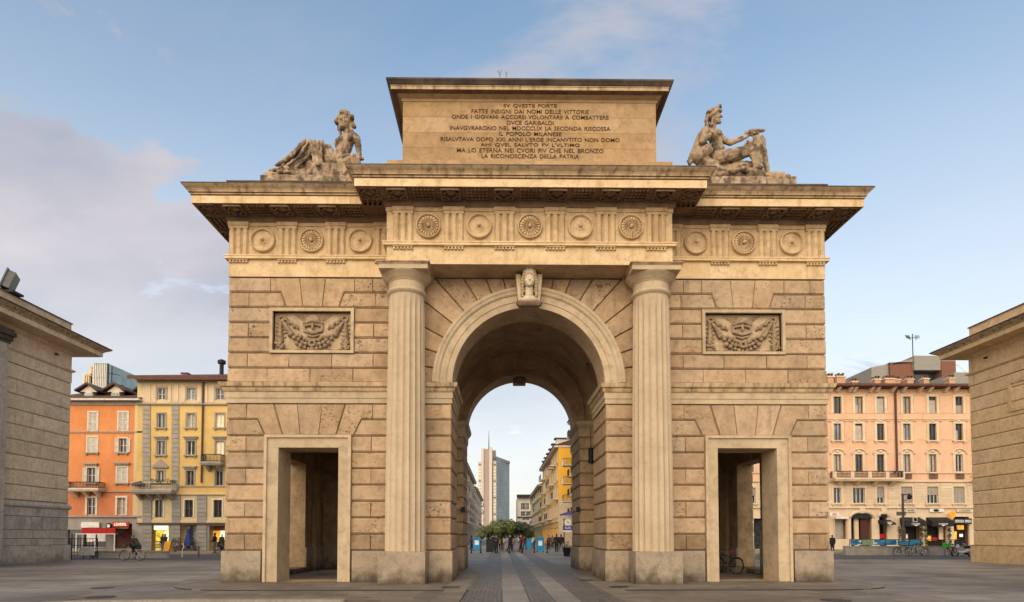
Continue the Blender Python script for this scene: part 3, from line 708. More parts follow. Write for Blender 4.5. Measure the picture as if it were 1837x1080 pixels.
for s in (-1, 1):
    for k in range(4):
        triglyph(MW @ Matrix.Translation((s * (10.39 - 1.735 * k), 0, 0)))
    for k in range(3): roundel(MW @ Matrix.Translation((s * (9.52 - 1.735 * k), 0, 0)), k == 1)
for k in range(-3, 3): triglyph(MC @ Matrix.Translation((0.8675 + 1.735 * k, 0, 0)))
for k in range(-2, 3): roundel(MC @ Matrix.Translation((1.735 * k, 0, 0)), k % 2 == 0)
# ---- attic
AW = 4.38; AF = [(-AW, -1.0), (AW, -1.0), (AW, D + 1.0), (-AW, D + 1.0)]
mb = MB(); mb.sweep(AF, [(0.0, 14.43), (0.0, 16.62)], mat=attic_st); mb.build('attic_block', attic_st, gate)
AP = []                                           # ashlar slabs on the attic face
zs_ = [14.45, 14.98, 15.52, 16.07, 16.61]
for r_ in range(4):
    js = [-AW, -3.2, -1.1, 1.3, 3.0, AW] if r_ % 2 else [-AW, -2.6, 0.1, 2.2, AW]
    for a, b in zip(js[:-1], js[1:]): stone_block(rect(a, b, zs_[r_], zs_[r_ + 1]), frame_front(-1.03), gate, attic_st, name='attic_slab', gap=0.001, ch=0.004, cv=0.004, depth=0.006, back=0.02, jit=0.0015)
mb = MB(); mb.sweep(AF, [(0.0, 16.60), (0.05, 16.61), (0.05, 16.70), (0.09, 16.72), (0.16, 16.76), (0.18, 16.78), (0.18, 16.80), (0.36, 16.80), (0.36, 16.90), (0.38, 16.905), (0.38, 16.93), (0.41, 16.95), (0.45, 17.0), (0.50, 17.05), (0.50, 17.10), (-2, 17.16)],
         mat=[attic_st] * 5 + [soffit_st] * 2 + [weather] * 3 + [dirty] * 5)
mb.plate(offset(AF, -1.5), 17.0, 17.16, dirty); mb.build('attic_cornice', weather, gate)
mb = MB(); mb.sweep([(-4.86, -1.3), (4.86, -1.3), (4.86, D + 1.3), (-4.86, D + 1.3)], [(0, 13.6), (0, 14.36), (-0.02, 14.38), (-1.2, 14.4)], mat=attic_st)
mb.plate([(-4.5, -1.02), (4.5, -1.02), (4.5, D + 1.02), (-4.5, D + 1.02)], 14.3, 14.44, attic_st); mb.build('attic_step', attic_st, gate)
for s in (-1, 1):
    a, b = sorted((s * 4.9, s * 10.75)); mb = MB(); mb.box(a, b, -0.25, D + .25, 13.6, 14.19, weather)
    mb.box(min(a, b) + (.0), max(a, b), -0.30, D + .30, 14.192, 14.24, dirty); mb.build('blocking_course', attic_st, gate)
LINES = [('SV QVESTE PORTE', 96), ('FATTE INSIGNI DAI NOMI DELLE VITTORIE', 211), ('ONDE I GIOVANI ACCORSI VOLONTARII A COMBATTERE', 282), ('DVCE GARIBALDI', 84),
         ('INAVGVRARONO NEL MDCCCLIX LA SECONDA RISCOSSA', 288), ('IL POPOLO MILANESE', 112), ("RISALVTAVA DOPO XXI ANNI L'EROE INCANVTITO NON DOMO", 321),
         ("AHI QVEL SALVTO FV L'VLTIMO", 178), ('MA LO ETERNA NEI CVORI PIV CHE NEL BRONZO', 263), ('LA RICONOSCENZA DELLA PATRIA', 175)]
for i, (t_, w_) in enumerate(LINES):
    x_, z_ = at(949.5, 190.5 + 10.0 * i, -1.03); put('inscription_line', text_mesh(t_, w_ * 0.01925, 0.143, 0.012, 0.005), letter_st, gate, (0.02, -1.032, z_))['kind'] = 'stuff'
# ---- relief panels
for s in (-1, 1):
    PC = s * 7.745; z0, z1 = 8.13, 9.75
    mb = MB()
    for (u0, u1, v0, v1) in ((-1.5, 1.5, z1 - .11, z1), (-1.5, 1.5, z0, z0 + .10), (-1.5, -1.39, z0 + .10, z1 - .11), (1.39, 1.5, z0 + .10, z1 - .11)):
        mb.box(PC + u0, PC + u1, -0.06, 0.3, v0, v1, smooth)
    mb.build('panel_frame', smooth, gate)
    mb = MB(); mb.box(PC - 1.39, PC + 1.39, 0.18, 0.3, z0 + .1, z1 - .11, relief_st); mb.build('panel_ground', relief_st, gate)
    it = []; rr = random.Random(3 if s < 0 else 5)
    for i in range(15):                                        # swag of fruit
        t = -1 + 2 * i / 14; x = t * 0.86; z = 8.46 + 0.60 * abs(t) ** 2.2; n_ = 3 if abs(t) < .62 else 2
        for k in range(n_):
            o_ = (k - (n_ - 1) / 2) * .16 * (1 - .25 * abs(t)); sl_ = math.atan2(1.32 * abs(t) ** 1.2 * (1 if t > 0 else -1), .86)
            if abs(t) < .72 or k == 0: it.append(('e', (PC + x - math.sin(sl_) * o_ + rr.uniform(-.015, .015), 0.02 + rr.uniform(-.03, .02), z + math.cos(sl_) * o_ + rr.uniform(-.015, .015)), (rr.uniform(.068, .088),) * 3))
    for k in range(8):
        a_ = 2 * math.pi * k / 8; it.append(('e', (PC + .1 * math.cos(a_), -.06, 8.50 + .1 * math.sin(a_)), (.055, .04, .055)))
    for q in (-1, 1):
        for i in range(6): it.append(('c', (PC + q * (.80 + .045 * i), .05, 8.86 + .075 * i), .125 - .010 * i, (PC + q * (.83 + .045 * i), .05, 8.90 + .075 * i), .10 - .010 * i))
        for i in range(22):                                      # hanging bunches
            a_ = rr.uniform(0, 6.28); r_ = rr.uniform(.02, .15); it.append(('e', (PC + q * 1.17 + r_ * math.cos(a_), 0.03 - rr.uniform(0, .07), 8.43 + r_ * 1.25 * math.sin(a_)), (rr.uniform(.05, .065),) * 3))
        for i in range(4): it.append(('c', (PC + q * 1.17, .06, 8.64 + .16 * i), .13 - .02 * i, (PC + q * 1.17, .06, 8.78 + .16 * i), .075 - .008 * i))
        for i in range(9): it.append(('c', (PC + q * (1.17), .09, 8.66 + .075 * i), .04, (PC + q * (1.17) + (.17 if i % 2 else -.15), .09, 8.69 + .075 * i), .028))
        for k in range(12):                                       # rings at the top corners
            a0, a1 = 2 * math.pi * k / 12, 2 * math.pi * (k + 1) / 12
            it.append(('c', (PC + q * 1.14 + .095 * math.cos(a0), .06, 9.42 + .095 * math.sin(a0)), .038, (PC + q * 1.14 + .095 * math.cos(a1), .06, 9.42 + .095 * math.sin(a1)), .038))
        for i in range(10):                                        # fluttering ribbons
            it.append(('c', (PC + q * (.55 + .05 * i), .07, 9.08 + .035 * i + .06 * math.sin(i * 1.7)), .05, (PC + q * (.60 + .05 * i), .05, 9.14 + .035 * i + .05 * math.cos(i * 1.9)), .035))
        for i in range(6): it.append(('e', (PC + q * (.35 + .12 * i), .1, 8.28 + .02 * (i % 3)), (.08, .05, .03)))
    mb = MB()
    for e in it:
        if e[0] == 'e': mb.ball((0, 0, 0), e[2], n=10, M=Matrix.Translation(Vector(e[1]) + Vector((0, .075, 0))), mat=relief_st)
        else: prof, M_ = cap_verts(*e[1:5]); mb.lathe(prof, n=8, M=Matrix.Translation((0, .075, 0)) @ M_, mat=relief_st)
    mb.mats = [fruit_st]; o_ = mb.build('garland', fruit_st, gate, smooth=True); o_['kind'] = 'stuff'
    it = [('e', (PC, .08, 9.38), (.27, .14, .2)), ('c', (PC - .33, .03, 9.26), .05, (PC, -.05, 9.32), .055), ('c', (PC + .33, .03, 9.26), .05, (PC, -.05, 9.32), .055),
          ('c', (PC, .0, 9.28), .042, (PC, -.02, 9.05), .055)]
    for q in (-1, 1):
        it += [('c', (PC + q * .27, .04, 9.17), .05, (PC + q * .08, .02, 9.2), .035), ('c', (PC + q * .33, .06, 9.2), .04, (PC + q * .31, .06, 8.98), .045), ('c', (PC + q * .31, .05, 8.98), .045, (PC, .02, 8.88), .05),
               ('c', (PC + q * .2, .05, 8.82), .04, (PC, .02, 8.75), .05)]
        for k in range(5): it.append(('c', (PC + q * .14, .1, 9.5 - .035 * k), .035, (PC + q * (.66 - .08 * k), .11, 9.57 - .065 * k), .024))
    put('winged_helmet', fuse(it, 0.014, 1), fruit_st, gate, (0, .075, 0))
# ---- keystone with a crowned head
mb = MB(); 
for q in (-1, 1): mb.prism([(q * .27, 9.72), (q * .36, 9.72), (q * .47, 10.80), (q * .30, 10.80)], -0.52, 0.05, smooth)
mb.prism([(-.27, 9.78), (.27, 9.78), (.31, 10.80), (-.31, 10.80)], -0.34, 0.05, smooth); mb.build('keystone', smooth, gate)
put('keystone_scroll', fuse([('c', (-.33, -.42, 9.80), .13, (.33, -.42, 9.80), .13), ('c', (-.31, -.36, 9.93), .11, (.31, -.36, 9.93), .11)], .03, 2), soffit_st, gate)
hy, hz = -0.62, 10.56
it = [('e', (0, hy, hz), (.165, .18, .225)), ('e', (0, hy - .05, hz - .12), (.115, .13, .11)), ('c', (0, hy + .06, hz - .2), .115, (0, hy + .12, hz - .48), .135), ('e', (0, hy + .14, hz - .55), (.30, .16, .13)),
      ('c', (0, hy - .165, hz + .02), .022, (0, hy - .205, hz - .055), .033), ('e', (0, hy - .16, hz - .105), (.05, .03, .014)), ('e', (0, hy - .155, hz - .135), (.045, .03, .014)), ('e', (0, hy - .13, hz - .19), (.05, .05, .04))]
hair = []
for q in (-1, 1):
    it += [('c', (q * .03, hy - .165, hz + .065), .02, (q * .11, hy - .14, hz + .05), .016), ('e', (q * .065, hy - .148, hz + .008), (.028, .016, .010)), ('e', (q * .085, hy - .115, hz - .06), (.05, .05, .05))]
    for k in range(7): hair.append(('e', (q * (.16 + .05 * math.sin(k * .5)), hy - .06 + .03 * k, hz + .15 - .075 * k), (.065, .08, .055)))
    for k in range(5): hair.append(('e', (q * (.20 + .015 * (k % 2)), hy + .05, hz - .2 - .07 * k), (.05, .07, .042)))
    for k in range(4): hair.append(('e', (q * (.03 + .04 * k), hy - .12 + .02 * k, hz + .165 - .012 * k * k), (.042, .05, .036)))
KS = Matrix.Translation((0, hy, hz - .03)) @ Matrix.Diagonal((1.16, 1.16, 1.12, 1)) @ Matrix.Translation((0, -hy, -hz))
kh = put('keystone_head', fuse(it, .012, 1), keyhead_st, gate, M=KS)
put('hair', fuse(hair, .012, 1), relief_st, kh, M=KS)  # darker stone than the face stands in for shadows between the locks
mb = MB(); mb.lathe([(.17, hz + .13), (.20, hz + .20), (.19, hz + .30), (.14, hz + .30)], (0, hy + .02, 0), 20, keyhead_st)
for k in range(8):
    a = 2 * math.pi * (k + .5) / 8; mb.prism([(-.035, 0), (.035, 0), (.03, .12), (-.03, .12)], -.02, .02, keyhead_st, Matrix.Translation((.175 * math.cos(a), hy + .02 + .175 * math.sin(a), hz + .29)) @ Matrix.Rotation(a + math.pi / 2, 4, 'Z'))
mb.v = [tuple(KS @ Vector(v)) for v in mb.v]; mb.build('mural_crown', keyhead_st, gate)
mb = MB(); mb.prism([(-.33, 9.70), (.33, 9.70), (.42, 10.5), (-.42, 10.5)], D - .05, D + .5, smooth); mb.ball((0, D - .7, 9.72), (.36, .5, .2), 12, soffit_st); mb.build('keystone', smooth, gate)
# lantern, conduit, alarm box on the rear piers; grille in the passage
dark = plain('dark_iron', (0.02, 0.02, 0.022), 0.5, 0.6)
mb = MB(); lx, lz = at(1060, 817, 6.85); mb.lathe([(.04, -.36), (.12, -.34), (.12, .32), (.08, .36)], (lx, 6.84, lz), 12, dark); mb.tube([(lx, 6.9, lz + .3), (lx, 6.93, 7.0)], .012, 5, dark)
o = mb.build('wall_lantern', dark); tag(o, 'black cylinder lantern hung on the rear right pier inside the arch', 'lantern')
for px_ in (1037, 831):
    ax, az = at(px_, 914, 6.9); mb = MB(); mb.box(ax - .09, ax + .09, 6.84, 6.985, az - .12, az + .12, dark)
    o = mb.build('junction_box', dark); tag(o, 'small black box fixed to the %s pier deep inside the arch' % ('right' if px_ > 900 else 'left'), 'box')
# ------------------------------------------------------------------ reclining statues
def statue(name, label, ox, oy, items_fn, Y=0.75):
    def P(u, v, d=0.0):
        x, z = at(ox + u / 7.2, oy + v / 7.2, Y); return (x, Y + d, z)
    its = [(e[0], e[1], e[2] * .9, e[3], e[4] * .9) if e[0] == 'c' else ((e[0], e[1], tuple(r * .93 for r in e[2])) + tuple(e[3:]) if e[0] == 'e' else e) for e in items_fn(P)]
    me = fuse(its, 0.018, 1, 0.03, 7.0)
    o = put('figure', me, statue_st)
    root = tag(thing(name, label, 'statue', (me.vertices[0].co.x, Y, 14.4)), None, None, 'reclining statues on the gate')
    o.parent = root; o.matrix_parent_inverse = Matrix.Translation(root.location).inverted()
    return root, P
u_ = 0.00286                                     # metres per zoomed pixel
def head(P, u, v, d, face, s=1.0):
    """face = unit x, y direction of the face"""
    x, y, z = P(u, v, d); fx, fy = face; sx2, sy2 = -fy, fx; r = 0.27 * s; it = []
    def q(f, l, h): return (x + fx * f * s + sx2 * l * s, y + fy * f * s + sy2 * l * s, z + h * s)
    it += [('e', q(0, 0, 0), (.215 * s, .215 * s, .30 * s)), ('e', q(.06, 0, -.13), (.15 * s, .15 * s, .17 * s)), ('c', q(.20, 0, .05), .028, q(.255, 0, -.05), .042),
           ('e', q(.19, 0, -.125), (.06, .06, .022)), ('e', q(.19, 0, -.165), (.055, .055, .02)), ('e', q(.17, 0, -.235), (.07, .07, .055))]
    for l in (-1, 1):
        it += [('c', q(.20, l * .03, .075), .026, q(.15, l * .15, .06), .022), ('e', q(.165, l * .085, .02), (.035, .035, .018)), ('e', q(.13, l * .1, -.07), (.07, .07, .06))]
        for k in range(6): it.append(('e', q(.10 - .05 * k, l * (.15 + .025 * k), .17 - .05 * k), (.09, .09, .075)))
        for k in range(4): it.append(('e', q(-.05 - .02 * k, l * .19, -.1 - .1 * k), (.065, .065, .07)))
    for k in range(5): it.append(('e', q(.15 - .09 * k, 0, .22 + .06 * math.sin(k * .8)), (.13, .13, .085)))
    return it, q
def left_items(P):
    rr = random.Random(11); it = []
    # rock bed
    it += [('c', P(90, 1000, 0), .22, P(420, 985, 0), .28), ('c', P(420, 985, 0), .3, P(1160, 985, 0.1), .34), ('c', P(560, 950, 0), .22, P(1150, 940, 0.1), .3)]
    for k in range(26): it.append(('e', P(rr.uniform(180, 1150), rr.uniform(935, 1030), rr.uniform(-.35, -.1)), (rr.uniform(.08, .2), .12, rr.uniform(.06, .13)), (0, rr.uniform(-.5, .5), 0)))
    it += [('b', *sorted((P(60, 0)[0], P(1230, 0)[0])), .25, 1.35, 13.9, 14.78), ('b', P(690, 0)[0], P(1190, 0)[0], .36, 1.25, 14.7, P(0, 885)[2]), ('c', P(600, 660, .08), .27, P(400, 860, .08), .2), ('c', P(700, 680, .1), .3, P(560, 860, .1), .24), ('e', P(900, 765, .05), (.46, .36, .31)), ('c', P(850, 690, .1), .25, P(960, 800, .1), .28), ('c', P(560, 575, 0), .13, P(680, 570, 0), .13)]
    # legs under drapery
    it += [('c', P(960, 770, 0.1), .32, P(640, 610, -.05), .21), ('c', P(640, 610, -.05), .20, P(250, 890, -.05), .10), ('c', P(960, 790, .25), .3, P(830, 620, .3), .17), ('c', P(830, 620, .3), .16, P(560, 880, .3), .12),
           ('c', P(250, 895, -.05), .09, P(120, 935, -.1), .07), ('c', P(500, 770, .05), .25, P(640, 850, .05), .26), ('c', P(640, 700, .1), .24, P(760, 820, .05), .22)]
    # drapery folds
    for (a, b, c_) in (((590, 570), (430, 780), (230, 900)), ((640, 565), (520, 800), (330, 925)), ((660, 570), (640, 760), (450, 930)), ((650, 560), (690, 740), (710, 890)), ((750, 575), (745, 740), (750, 880)), ((800, 580), (795, 740), (790, 860)), ((700, 565), (720, 720), (730, 890)), ((560, 600), (380, 800), (220, 900))):
        d = -.22 - rr.uniform(0, .08); it += [('c', P(*a, d + .04), .055, P(*b, d - .02), .07), ('c', P(*b, d - .02), .07, P(*c_, d), .05)]
    it += [('c', P(560, 570, -.1), .09, P(860, 600, .0), .11), ('c', P(800, 580, 0), .1, P(880, 630, .1), .12)]
    it += [('c', P(790, 870, -.3), .13, P(770, 920, -.42), .10)]
    # torso
    it += [('e', P(960, 770, .05), (.42, .33, .30)), ('c', P(980, 740, .05), .30, P(1060, 620, .05), .27), ('c', P(1060, 620, .05), .27, P(1090, 520, .05), .29), ('c', P(990, 510, .1), .16, P(1190, 470, .05), .19),
           ('e', P(1040, 530, -.17), (.13, .12, .12)), ('e', P(1150, 525, -.17), (.13, .12, .12)), ('c', P(960, 530, .15), .14, P(975, 590, .25), .12)]
    it += [('c', P(1090, 470, .06), .14, P(1085, 370, .04), .125)]
    h, q = head(P, 1065, 285, .0, (-.25, -.97), 1.12); it += h
    for k in range(14): it.append(('e', P(968 + 15 * k + rr.uniform(-8, 8), 185 + 75 * abs(k - 6.5) / 6.5 + rr.uniform(-25, 15), rr.uniform(-.15, .15)), (rr.uniform(.08, .12), .15, rr.uniform(.08, .12))))
    for k in range(6): it.append(('c', P(1010 + 22 * k, 170, .05), .05, P(1015 + 22 * k, 135 - 18 * (k in (2, 3)), .05), .028))
    for k in range(5): it.append(('e', P(1000 + 6 * k, 340 + 28 * k, .02), (.06, .08, .07))); it.append(('e', P(1140 + 8 * k, 330 + 26 * k, .02), (.065, .08, .07)))
    # arm propped on the amphora
    it += [('c', P(1215, 480, .05), .16, P(1255, 630, .0), .125), ('c', P(1255, 630, 0), .125, P(1265, 770, -.1), .085), ('c', P(1245, 775, -.12), .08, P(1310, 790, -.16), .06)]
    for k in range(4): it.append(('c', P(1270 + 14 * k, 775, -.18), .026, P(1300 + 12 * k, 805, -.22), .02))
    it += [('c', P(1040, 850, -.2), .17, P(1180, 770, -.1), .19), ('c', P(1190, 790, -.1), .2, P(1230, 850, -.05), .22), ('c', P(1060, 790, -.26), .10, P(1130, 765, -.26), .09)]
    return it
statue('reclining_statue', 'weathered stone reclining woman with a leafy crown, leaning on her arm, left of the attic', 470, 180, left_items)
def right_items(P):
    rr = random.Random(12); it = []
    it += [('c', P(330, 990, .0), .34, P(1000, 985, 0), .34), ('c', P(1000, 1010, 0), .25, P(1370, 1015, 0), .2), ('c', P(460, 930, 0), .25, P(800, 900, 0), .3)]
    for k in range(26): it.append(('e', P(rr.uniform(380, 930), rr.uniform(900, 1035), rr.uniform(-.38, -.12)), (rr.uniform(.08, .2), .12, rr.uniform(.06, .13)), (0, rr.uniform(-.5, .5), 0)))
    it += [('b', *sorted((P(330, 0)[0], P(1400, 0)[0])), .25, 1.35, 13.9, 14.85), ('c', P(700, 820, .1), .2, P(900, 830, .1), .2), ('e', P(500, 800, .05), (.35, .33, .25))]
    # thighs and shins
    it += [('c', P(520, 770, -.1), .30, P(860, 690, -.22), .20), ('c', P(860, 690, -.22), .17, P(900, 700, -.2), .17), ('c', P(890, 700, -.2), .15, P(960, 900, -.25), .09), ('c', P(950, 910, -.27), .08, P(1010, 940, -.36), .06),
           ('c', P(540, 750, .2), .28, P(1060, 560, .12), .20), ('c', P(1070, 560, .12), .17, P(1110, 720, .12), .135), ('c', P(1110, 720, .12), .135, P(1155, 930, .1), .08), ('c', P(1150, 935, .08), .09, P(1330, 945, .0), .055)]
    for k in range(4): it.append(('c', P(1310, 935 + 4 * k, .02 - .03 * k), .03, P(1340, 945, .02 - .03 * k), .02))
    # cloth hanging over the knees
    for (a, b, c_) in (((880, 560), (900, 640), (930, 780)), ((930, 510), (950, 650), (970, 860)), ((980, 500), (1000, 660), (1010, 870)), ((1030, 510), (1040, 620), (1040, 720)), ((850, 570), (870, 640), (900, 720)), ((960, 505), (975, 700), (985, 890)), ((900, 700), (910, 800), (920, 950))):
        d = -.25 - rr.uniform(0, .08); it += [('c', P(*a, d + .12), .06, P(*b, d), .075), ('c', P(*b, d), .075, P(*c_, d), .05)]
    it += [('c', P(860, 590, 0), .13, P(1060, 520, .05), .16), ('c', P(960, 560, -.1), .14, P(990, 800, -.15), .1)]
    # torso, breast, neck
    it += [('e', P(500, 740, .05), (.36, .33, .33)), ('c', P(510, 700, .05), .28, P(480, 570, .05), .25), ('c', P(480, 570, .05), .25, P(450, 450, .05), .27), ('c', P(330, 400, .0), .17, P(530, 430, .15), .15), ('e', P(480, 455, -.14), (.13, .13, .12)), ('e', P(540, 470, .12), (.10, .12, .10))]
    it += [('c', P(420, 400, .05), .145, P(430, 300, .04), .12)]
    h, q = head(P, 452, 215, .03, (.93, -.37), .95); it += h
    for k in range(8): it.append(('e', P(370 + 20 * k, 150 - 9 * k + rr.uniform(-6, 6), .03), (.10, .14, .08)))
    for k in range(7): it.append(('e', P(365 - 3 * k, 200 + 24 * k, .05), (.085, .1, .08)))
    it += [('e', P(490, 105, .03), (.07, .12, .07)), ('e', P(355, 250, .05), (.1, .13, .12))]
    # far arm reaching to the knee with its burden
    it += [('c', P(540, 450, .15), .13, P(650, 530, .1), .125), ('c', P(650, 530, .1), .125, P(850, 470, .02), .085), ('c', P(850, 465, .02), .085, P(930, 420, .0), .075), ('c', P(860, 430, -.03), .10, P(1000, 395, -.03), .08), ('c', P(1000, 400, -.03), .07, P(1075, 395, -.03), .06), ('c', P(930, 450, .0), .07, P(1010, 420, -.02), .05)]
    for k in range(4): it.append(('c', P(930 + 12 * k, 445, -.12), .026, P(960 + 14 * k, 465, -.15), .02))
    # near arm folded, cloak, amphora
    it += [('c', P(310, 420, -.1), .16, P(270, 560, -.12), .13), ('c', P(270, 560, -.12), .13, P(370, 500, -.28), .085), ('e', P(375, 480, -.32), (.09, .07, .10))]
    for k in range(4): it.append(('c', P(355 + 10 * k, 470, -.36), .025, P(372 + 10 * k, 510, -.39), .02))
    for (a, b, c_) in (((270, 440), (190, 640), (110, 790)), ((290, 560), (220, 660), (140, 800)), ((330, 570), (250, 640), (170, 790)), ((250, 480), (180, 660), (120, 820))):
        it += [('c', P(*a, .05), .13, P(*b, .0), .12), ('c', P(*b, .0), .12, P(*c_, -.05), .09)]
    it += [('c', P(220, 800, -.2), .24, P(330, 690, -.22), .22), ('c', P(330, 690, -.22), .17, P(385, 650, -.26), .125), ('c', P(300, 850, -.1), .3, P(420, 880, -.1), .25)]
    return it
rs_, Pq = statue('reclining_statue', 'weathered stone seated woman in profile reaching to her raised knee, right of the attic', 1220, 180, right_items)
mb = MB(); mb.lathe([(.0, .0), (.062, .0), (.066, .012)], n=14, mat=dirty); M = Matrix.Translation(Pq(385, 650, -.395)) @ Matrix.Rotation(rad(75), 4, 'X'); mb.v = [tuple(M @ Vector(v)) for v in mb.v]
o = mb.build('amphora_mouth', dirty); o.parent = rs_; o.matrix_parent_inverse = Matrix.Translation(rs_.location).inverted()
# weeds rooted on the attic roof
for (px_, n_) in ((897, 5), (908, 4)):
    x_, z_ = at(px_, 138, -1.2); mb = MB()
    for k in range(n_):
        a = R.uniform(-.35, .35); h_ = R.uniform(.15, .3); mb.tube([(x_, -1.2, z_ - .02), (x_ + a * h_ * .5, -1.2, z_ + h_ * .6), (x_ + a * h_ * 1.4, -1.2, z_ + h_)], .005, 4)
    tag(mb.build('weed', plain('dry_weed', (.09, .08, .035)) if 'dry_weed' not in MATS else MATS['dry_weed']), 'thin dry weed rooted on the attic cornice, the %s one' % ('taller left' if px_ == 897 else 'right'), 'weed')
# ------------------------------------------------------------------ ground
def paving(name, c1, c2, scale=0.5, rnd=0.1, speck=0.25, rough=0.58, tracks=True, bump=0.3):
    return stone(name, c1, c2, rnd=rnd, speck=speck, rough=rough, scale=scale, streak=0.45 if tracks else 0.2, streakcol=(0.035, 0.033, 0.033), sscale=(0.16, 0.9, 1), bump=bump, s_lo=.47, s_hi=.68)
ground_m = paving('plaza_paving', (.285, .25, .21), (.105, .095, .085), scale=.16)  # broad pale patches in the colour stand in for reflections
slab_m = paving('granite_slab', (.205, .168, .13), (.135, .11, .085), rnd=.20, scale=.9, tracks=False)
light_m = paving('granite_runner', (.25, .22, .185), (.19, .165, .14), rnd=.12, scale=.9, tracks=False)
kerb_m = paving('kerb_granite', (.34, .29, .22), (.25, .21, .16), scale=2.0, tracks=False)
asphalt = paving('asphalt', (.105, .102, .10), (.08, .078, .077), scale=.4, rough=.75)
# cobbles: small setts as relief
m, t, b = newmat('porphyry_setts'); tcn = N(t, 'ShaderNodeTexCoord'); v = tcn.outputs['Object']
vo = N(t, 'ShaderNodeTexVoronoi', feature='DISTANCE_TO_EDGE'); vo.inputs['Scale'].default_value = 8.5; vo.inputs['Randomness'].default_value = 0.55; t.links.new(v, vo.inputs['Vector'])
vc = N(t, 'ShaderNodeTexVoronoi'); vc.inputs['Scale'].default_value = 8.5; vc.inputs['Randomness'].default_value = 0.55; t.links.new(v, vc.inputs['Vector'])
edge_ = rng(t, vo.outputs['Distance'], .02, .09); sp_ = N(t, 'ShaderNodeSeparateColor'); t.links.new(vc.outputs['Color'], sp_.inputs[0])
col = mixc(t, sp_.outputs[0], (.085, .072, .06), (.155, .13, .108)); col = mixc(t, edge_, (.03, .027, .025), col)
t.links.new(col, b.inputs['Base Color']); b.inputs['Roughness'].default_value = .55
bp = N(t, 'ShaderNodeBump'); bp.inputs['Strength'].default_value = .8; bp.inputs['Distance'].default_value = .03; t.links.new(edge_, bp.inputs['Height']); t.links.new(bp.outputs[0], b.inputs['Normal']); setts = m
white_paint = plain('road_paint', (.62, .6, .55), .7)
GZ = -0.035; riser_m = stone('dark_kerb_face', (.05, .043, .035), (.03, .026, .022))  # riser coloured far darker than its top, edge draws as a thin line
mb = MB(); mb.face([(-3000, -400, GZ), (3000, -400, GZ), (3000, 4000, GZ), (-3000, 4000, GZ)], ground_m); plaza = tag(mb.build('ground', ground_m), 'grey stone paving of the open square around the gate', None, None, 'structure')
def road(name, label, x0, x1, y0, y1, z, m): mb = MB(); mb.face([(x0, y0, z), (x1, y0, z), (x1, y1, z), (x0, y1, z)], m); return tag(mb.build(name, m), label, None, None, 'structure')
# streets at either side of the square, pavements by the houses
for s in (-1, 1):
    x0, x1 = sorted((s * 13.5, s * 95)); road('road', 'dark asphalt street crossing behind the gate on the %s' % ('left' if s < 0 else 'right'), x0, x1, 20.5, 33.0, GZ + .006, asphalt)
    mb = MB(); mb.box(x0, x1, 33.0, 75, -.2, .12, kerb_m); tag(mb.build('pavement', kerb_m), 'raised pavement in front of the %s houses' % ('left' if s < 0 else 'right'), None, None, 'structure')
# gate platform with rounded ends
def rrect(x0, x1, y0, y1, r, n=10):
    P = []
    for cx, cy, a0 in ((x1 - r, y0 + r, -90), (x1 - r, y1 - r, 0), (x0 + r, y1 - r, 90), (x0 + r, y0 + r, 180)):
        for k in range(n + 1): a = rad(a0 + 90 * k / n); P.append((cx + r * math.cos(a), cy + r * math.sin(a)))
    return P
mb = MB(); mb.plate(rrect(-11.75, 11.75, -3.05, D + 2.5, 2.6), -.3, -.006, slab_m); plat = tag(mb.build('gate_platform', slab_m), 'low granite platform with rounded ends carrying the gate', None, None, 'structure')
mb = MB(); P_ = rrect(-11.85, 11.85, -3.15, D + 2.6, 2.7); Pi = rrect(-11.6, 11.6, -2.9, D + 2.35, 2.45); n_ = len(P_)
for i in range(n_):
    k = (i + 1) % n_; mb.face([(*P_[i], .0), (*P_[k], .0), (*Pi[k], .0), (*Pi[i], .0)], slab_m); mb.face([(*P_[i], .0), (*P_[k], .0), (*P_[k], -.2), (*P_[i], -.2)], riser_m); mb.face([(*Pi[i], .0), (*Pi[k], .0), (*Pi[k], -.02), (*Pi[i], -.02)], slab_m)
mb.build('platform_kerb', kerb_m if False else slab_m, plat)
# runners through the arch: granite slabs between strips of setts
for (x0, x1) in ((-1.95, -.96), (-.27, .34), (1.0, 2.05)):
    mb = MB(); mb.box(x0, x1, -12, 39, -.2, -.001, setts); tag(mb.build('sett_strip', setts), 'strip of dark porphyry setts running through the arch', None, None, 'structure')
def slab_data(w, l, th, mat, g=.009):
    mb = MB(); a, b_ = w / 2 - g, l / 2 - g; e = .008
    vs = [(-a, -b_, -th), (a, -b_, -th), (a, b_, -th), (-a, b_, -th), (-a, -b_, -e), (a, -b_, -e), (a, b_, -e), (-a, b_, -e), (-a + e, -b_ + e, 0), (a - e, -b_ + e, 0), (a - e, b_ - e, 0), (-a + e, b_ - e, 0)]
    fs = [(i, (i + 1) % 4, (i + 1) % 4 + 4, i + 4) for i in range(4)] + [(i + 4, (i + 1) % 4 + 4, (i + 1) % 4 + 8, i + 8) for i in range(4)] + [(8, 9, 10, 11)]
    mb.mesh_(vs, fs, mat); return mb.data('slab')
def lay(me, x, y, z): o = link('slab', me, plaza); o.location = (x, y, z + R.uniform(-.004, .004)); o.rotation_euler = (R.uniform(-.002, .002), R.uniform(-.002, .002), 0); return o
for (x0, x1) in ((-.96, -.27), (.34, 1.0)):
    me = slab_data(x1 - x0, 1.1, .1, light_m)
    for k in range(36): lay(me, (x0 + x1) / 2, -11.4 + 1.1 * k, .004)
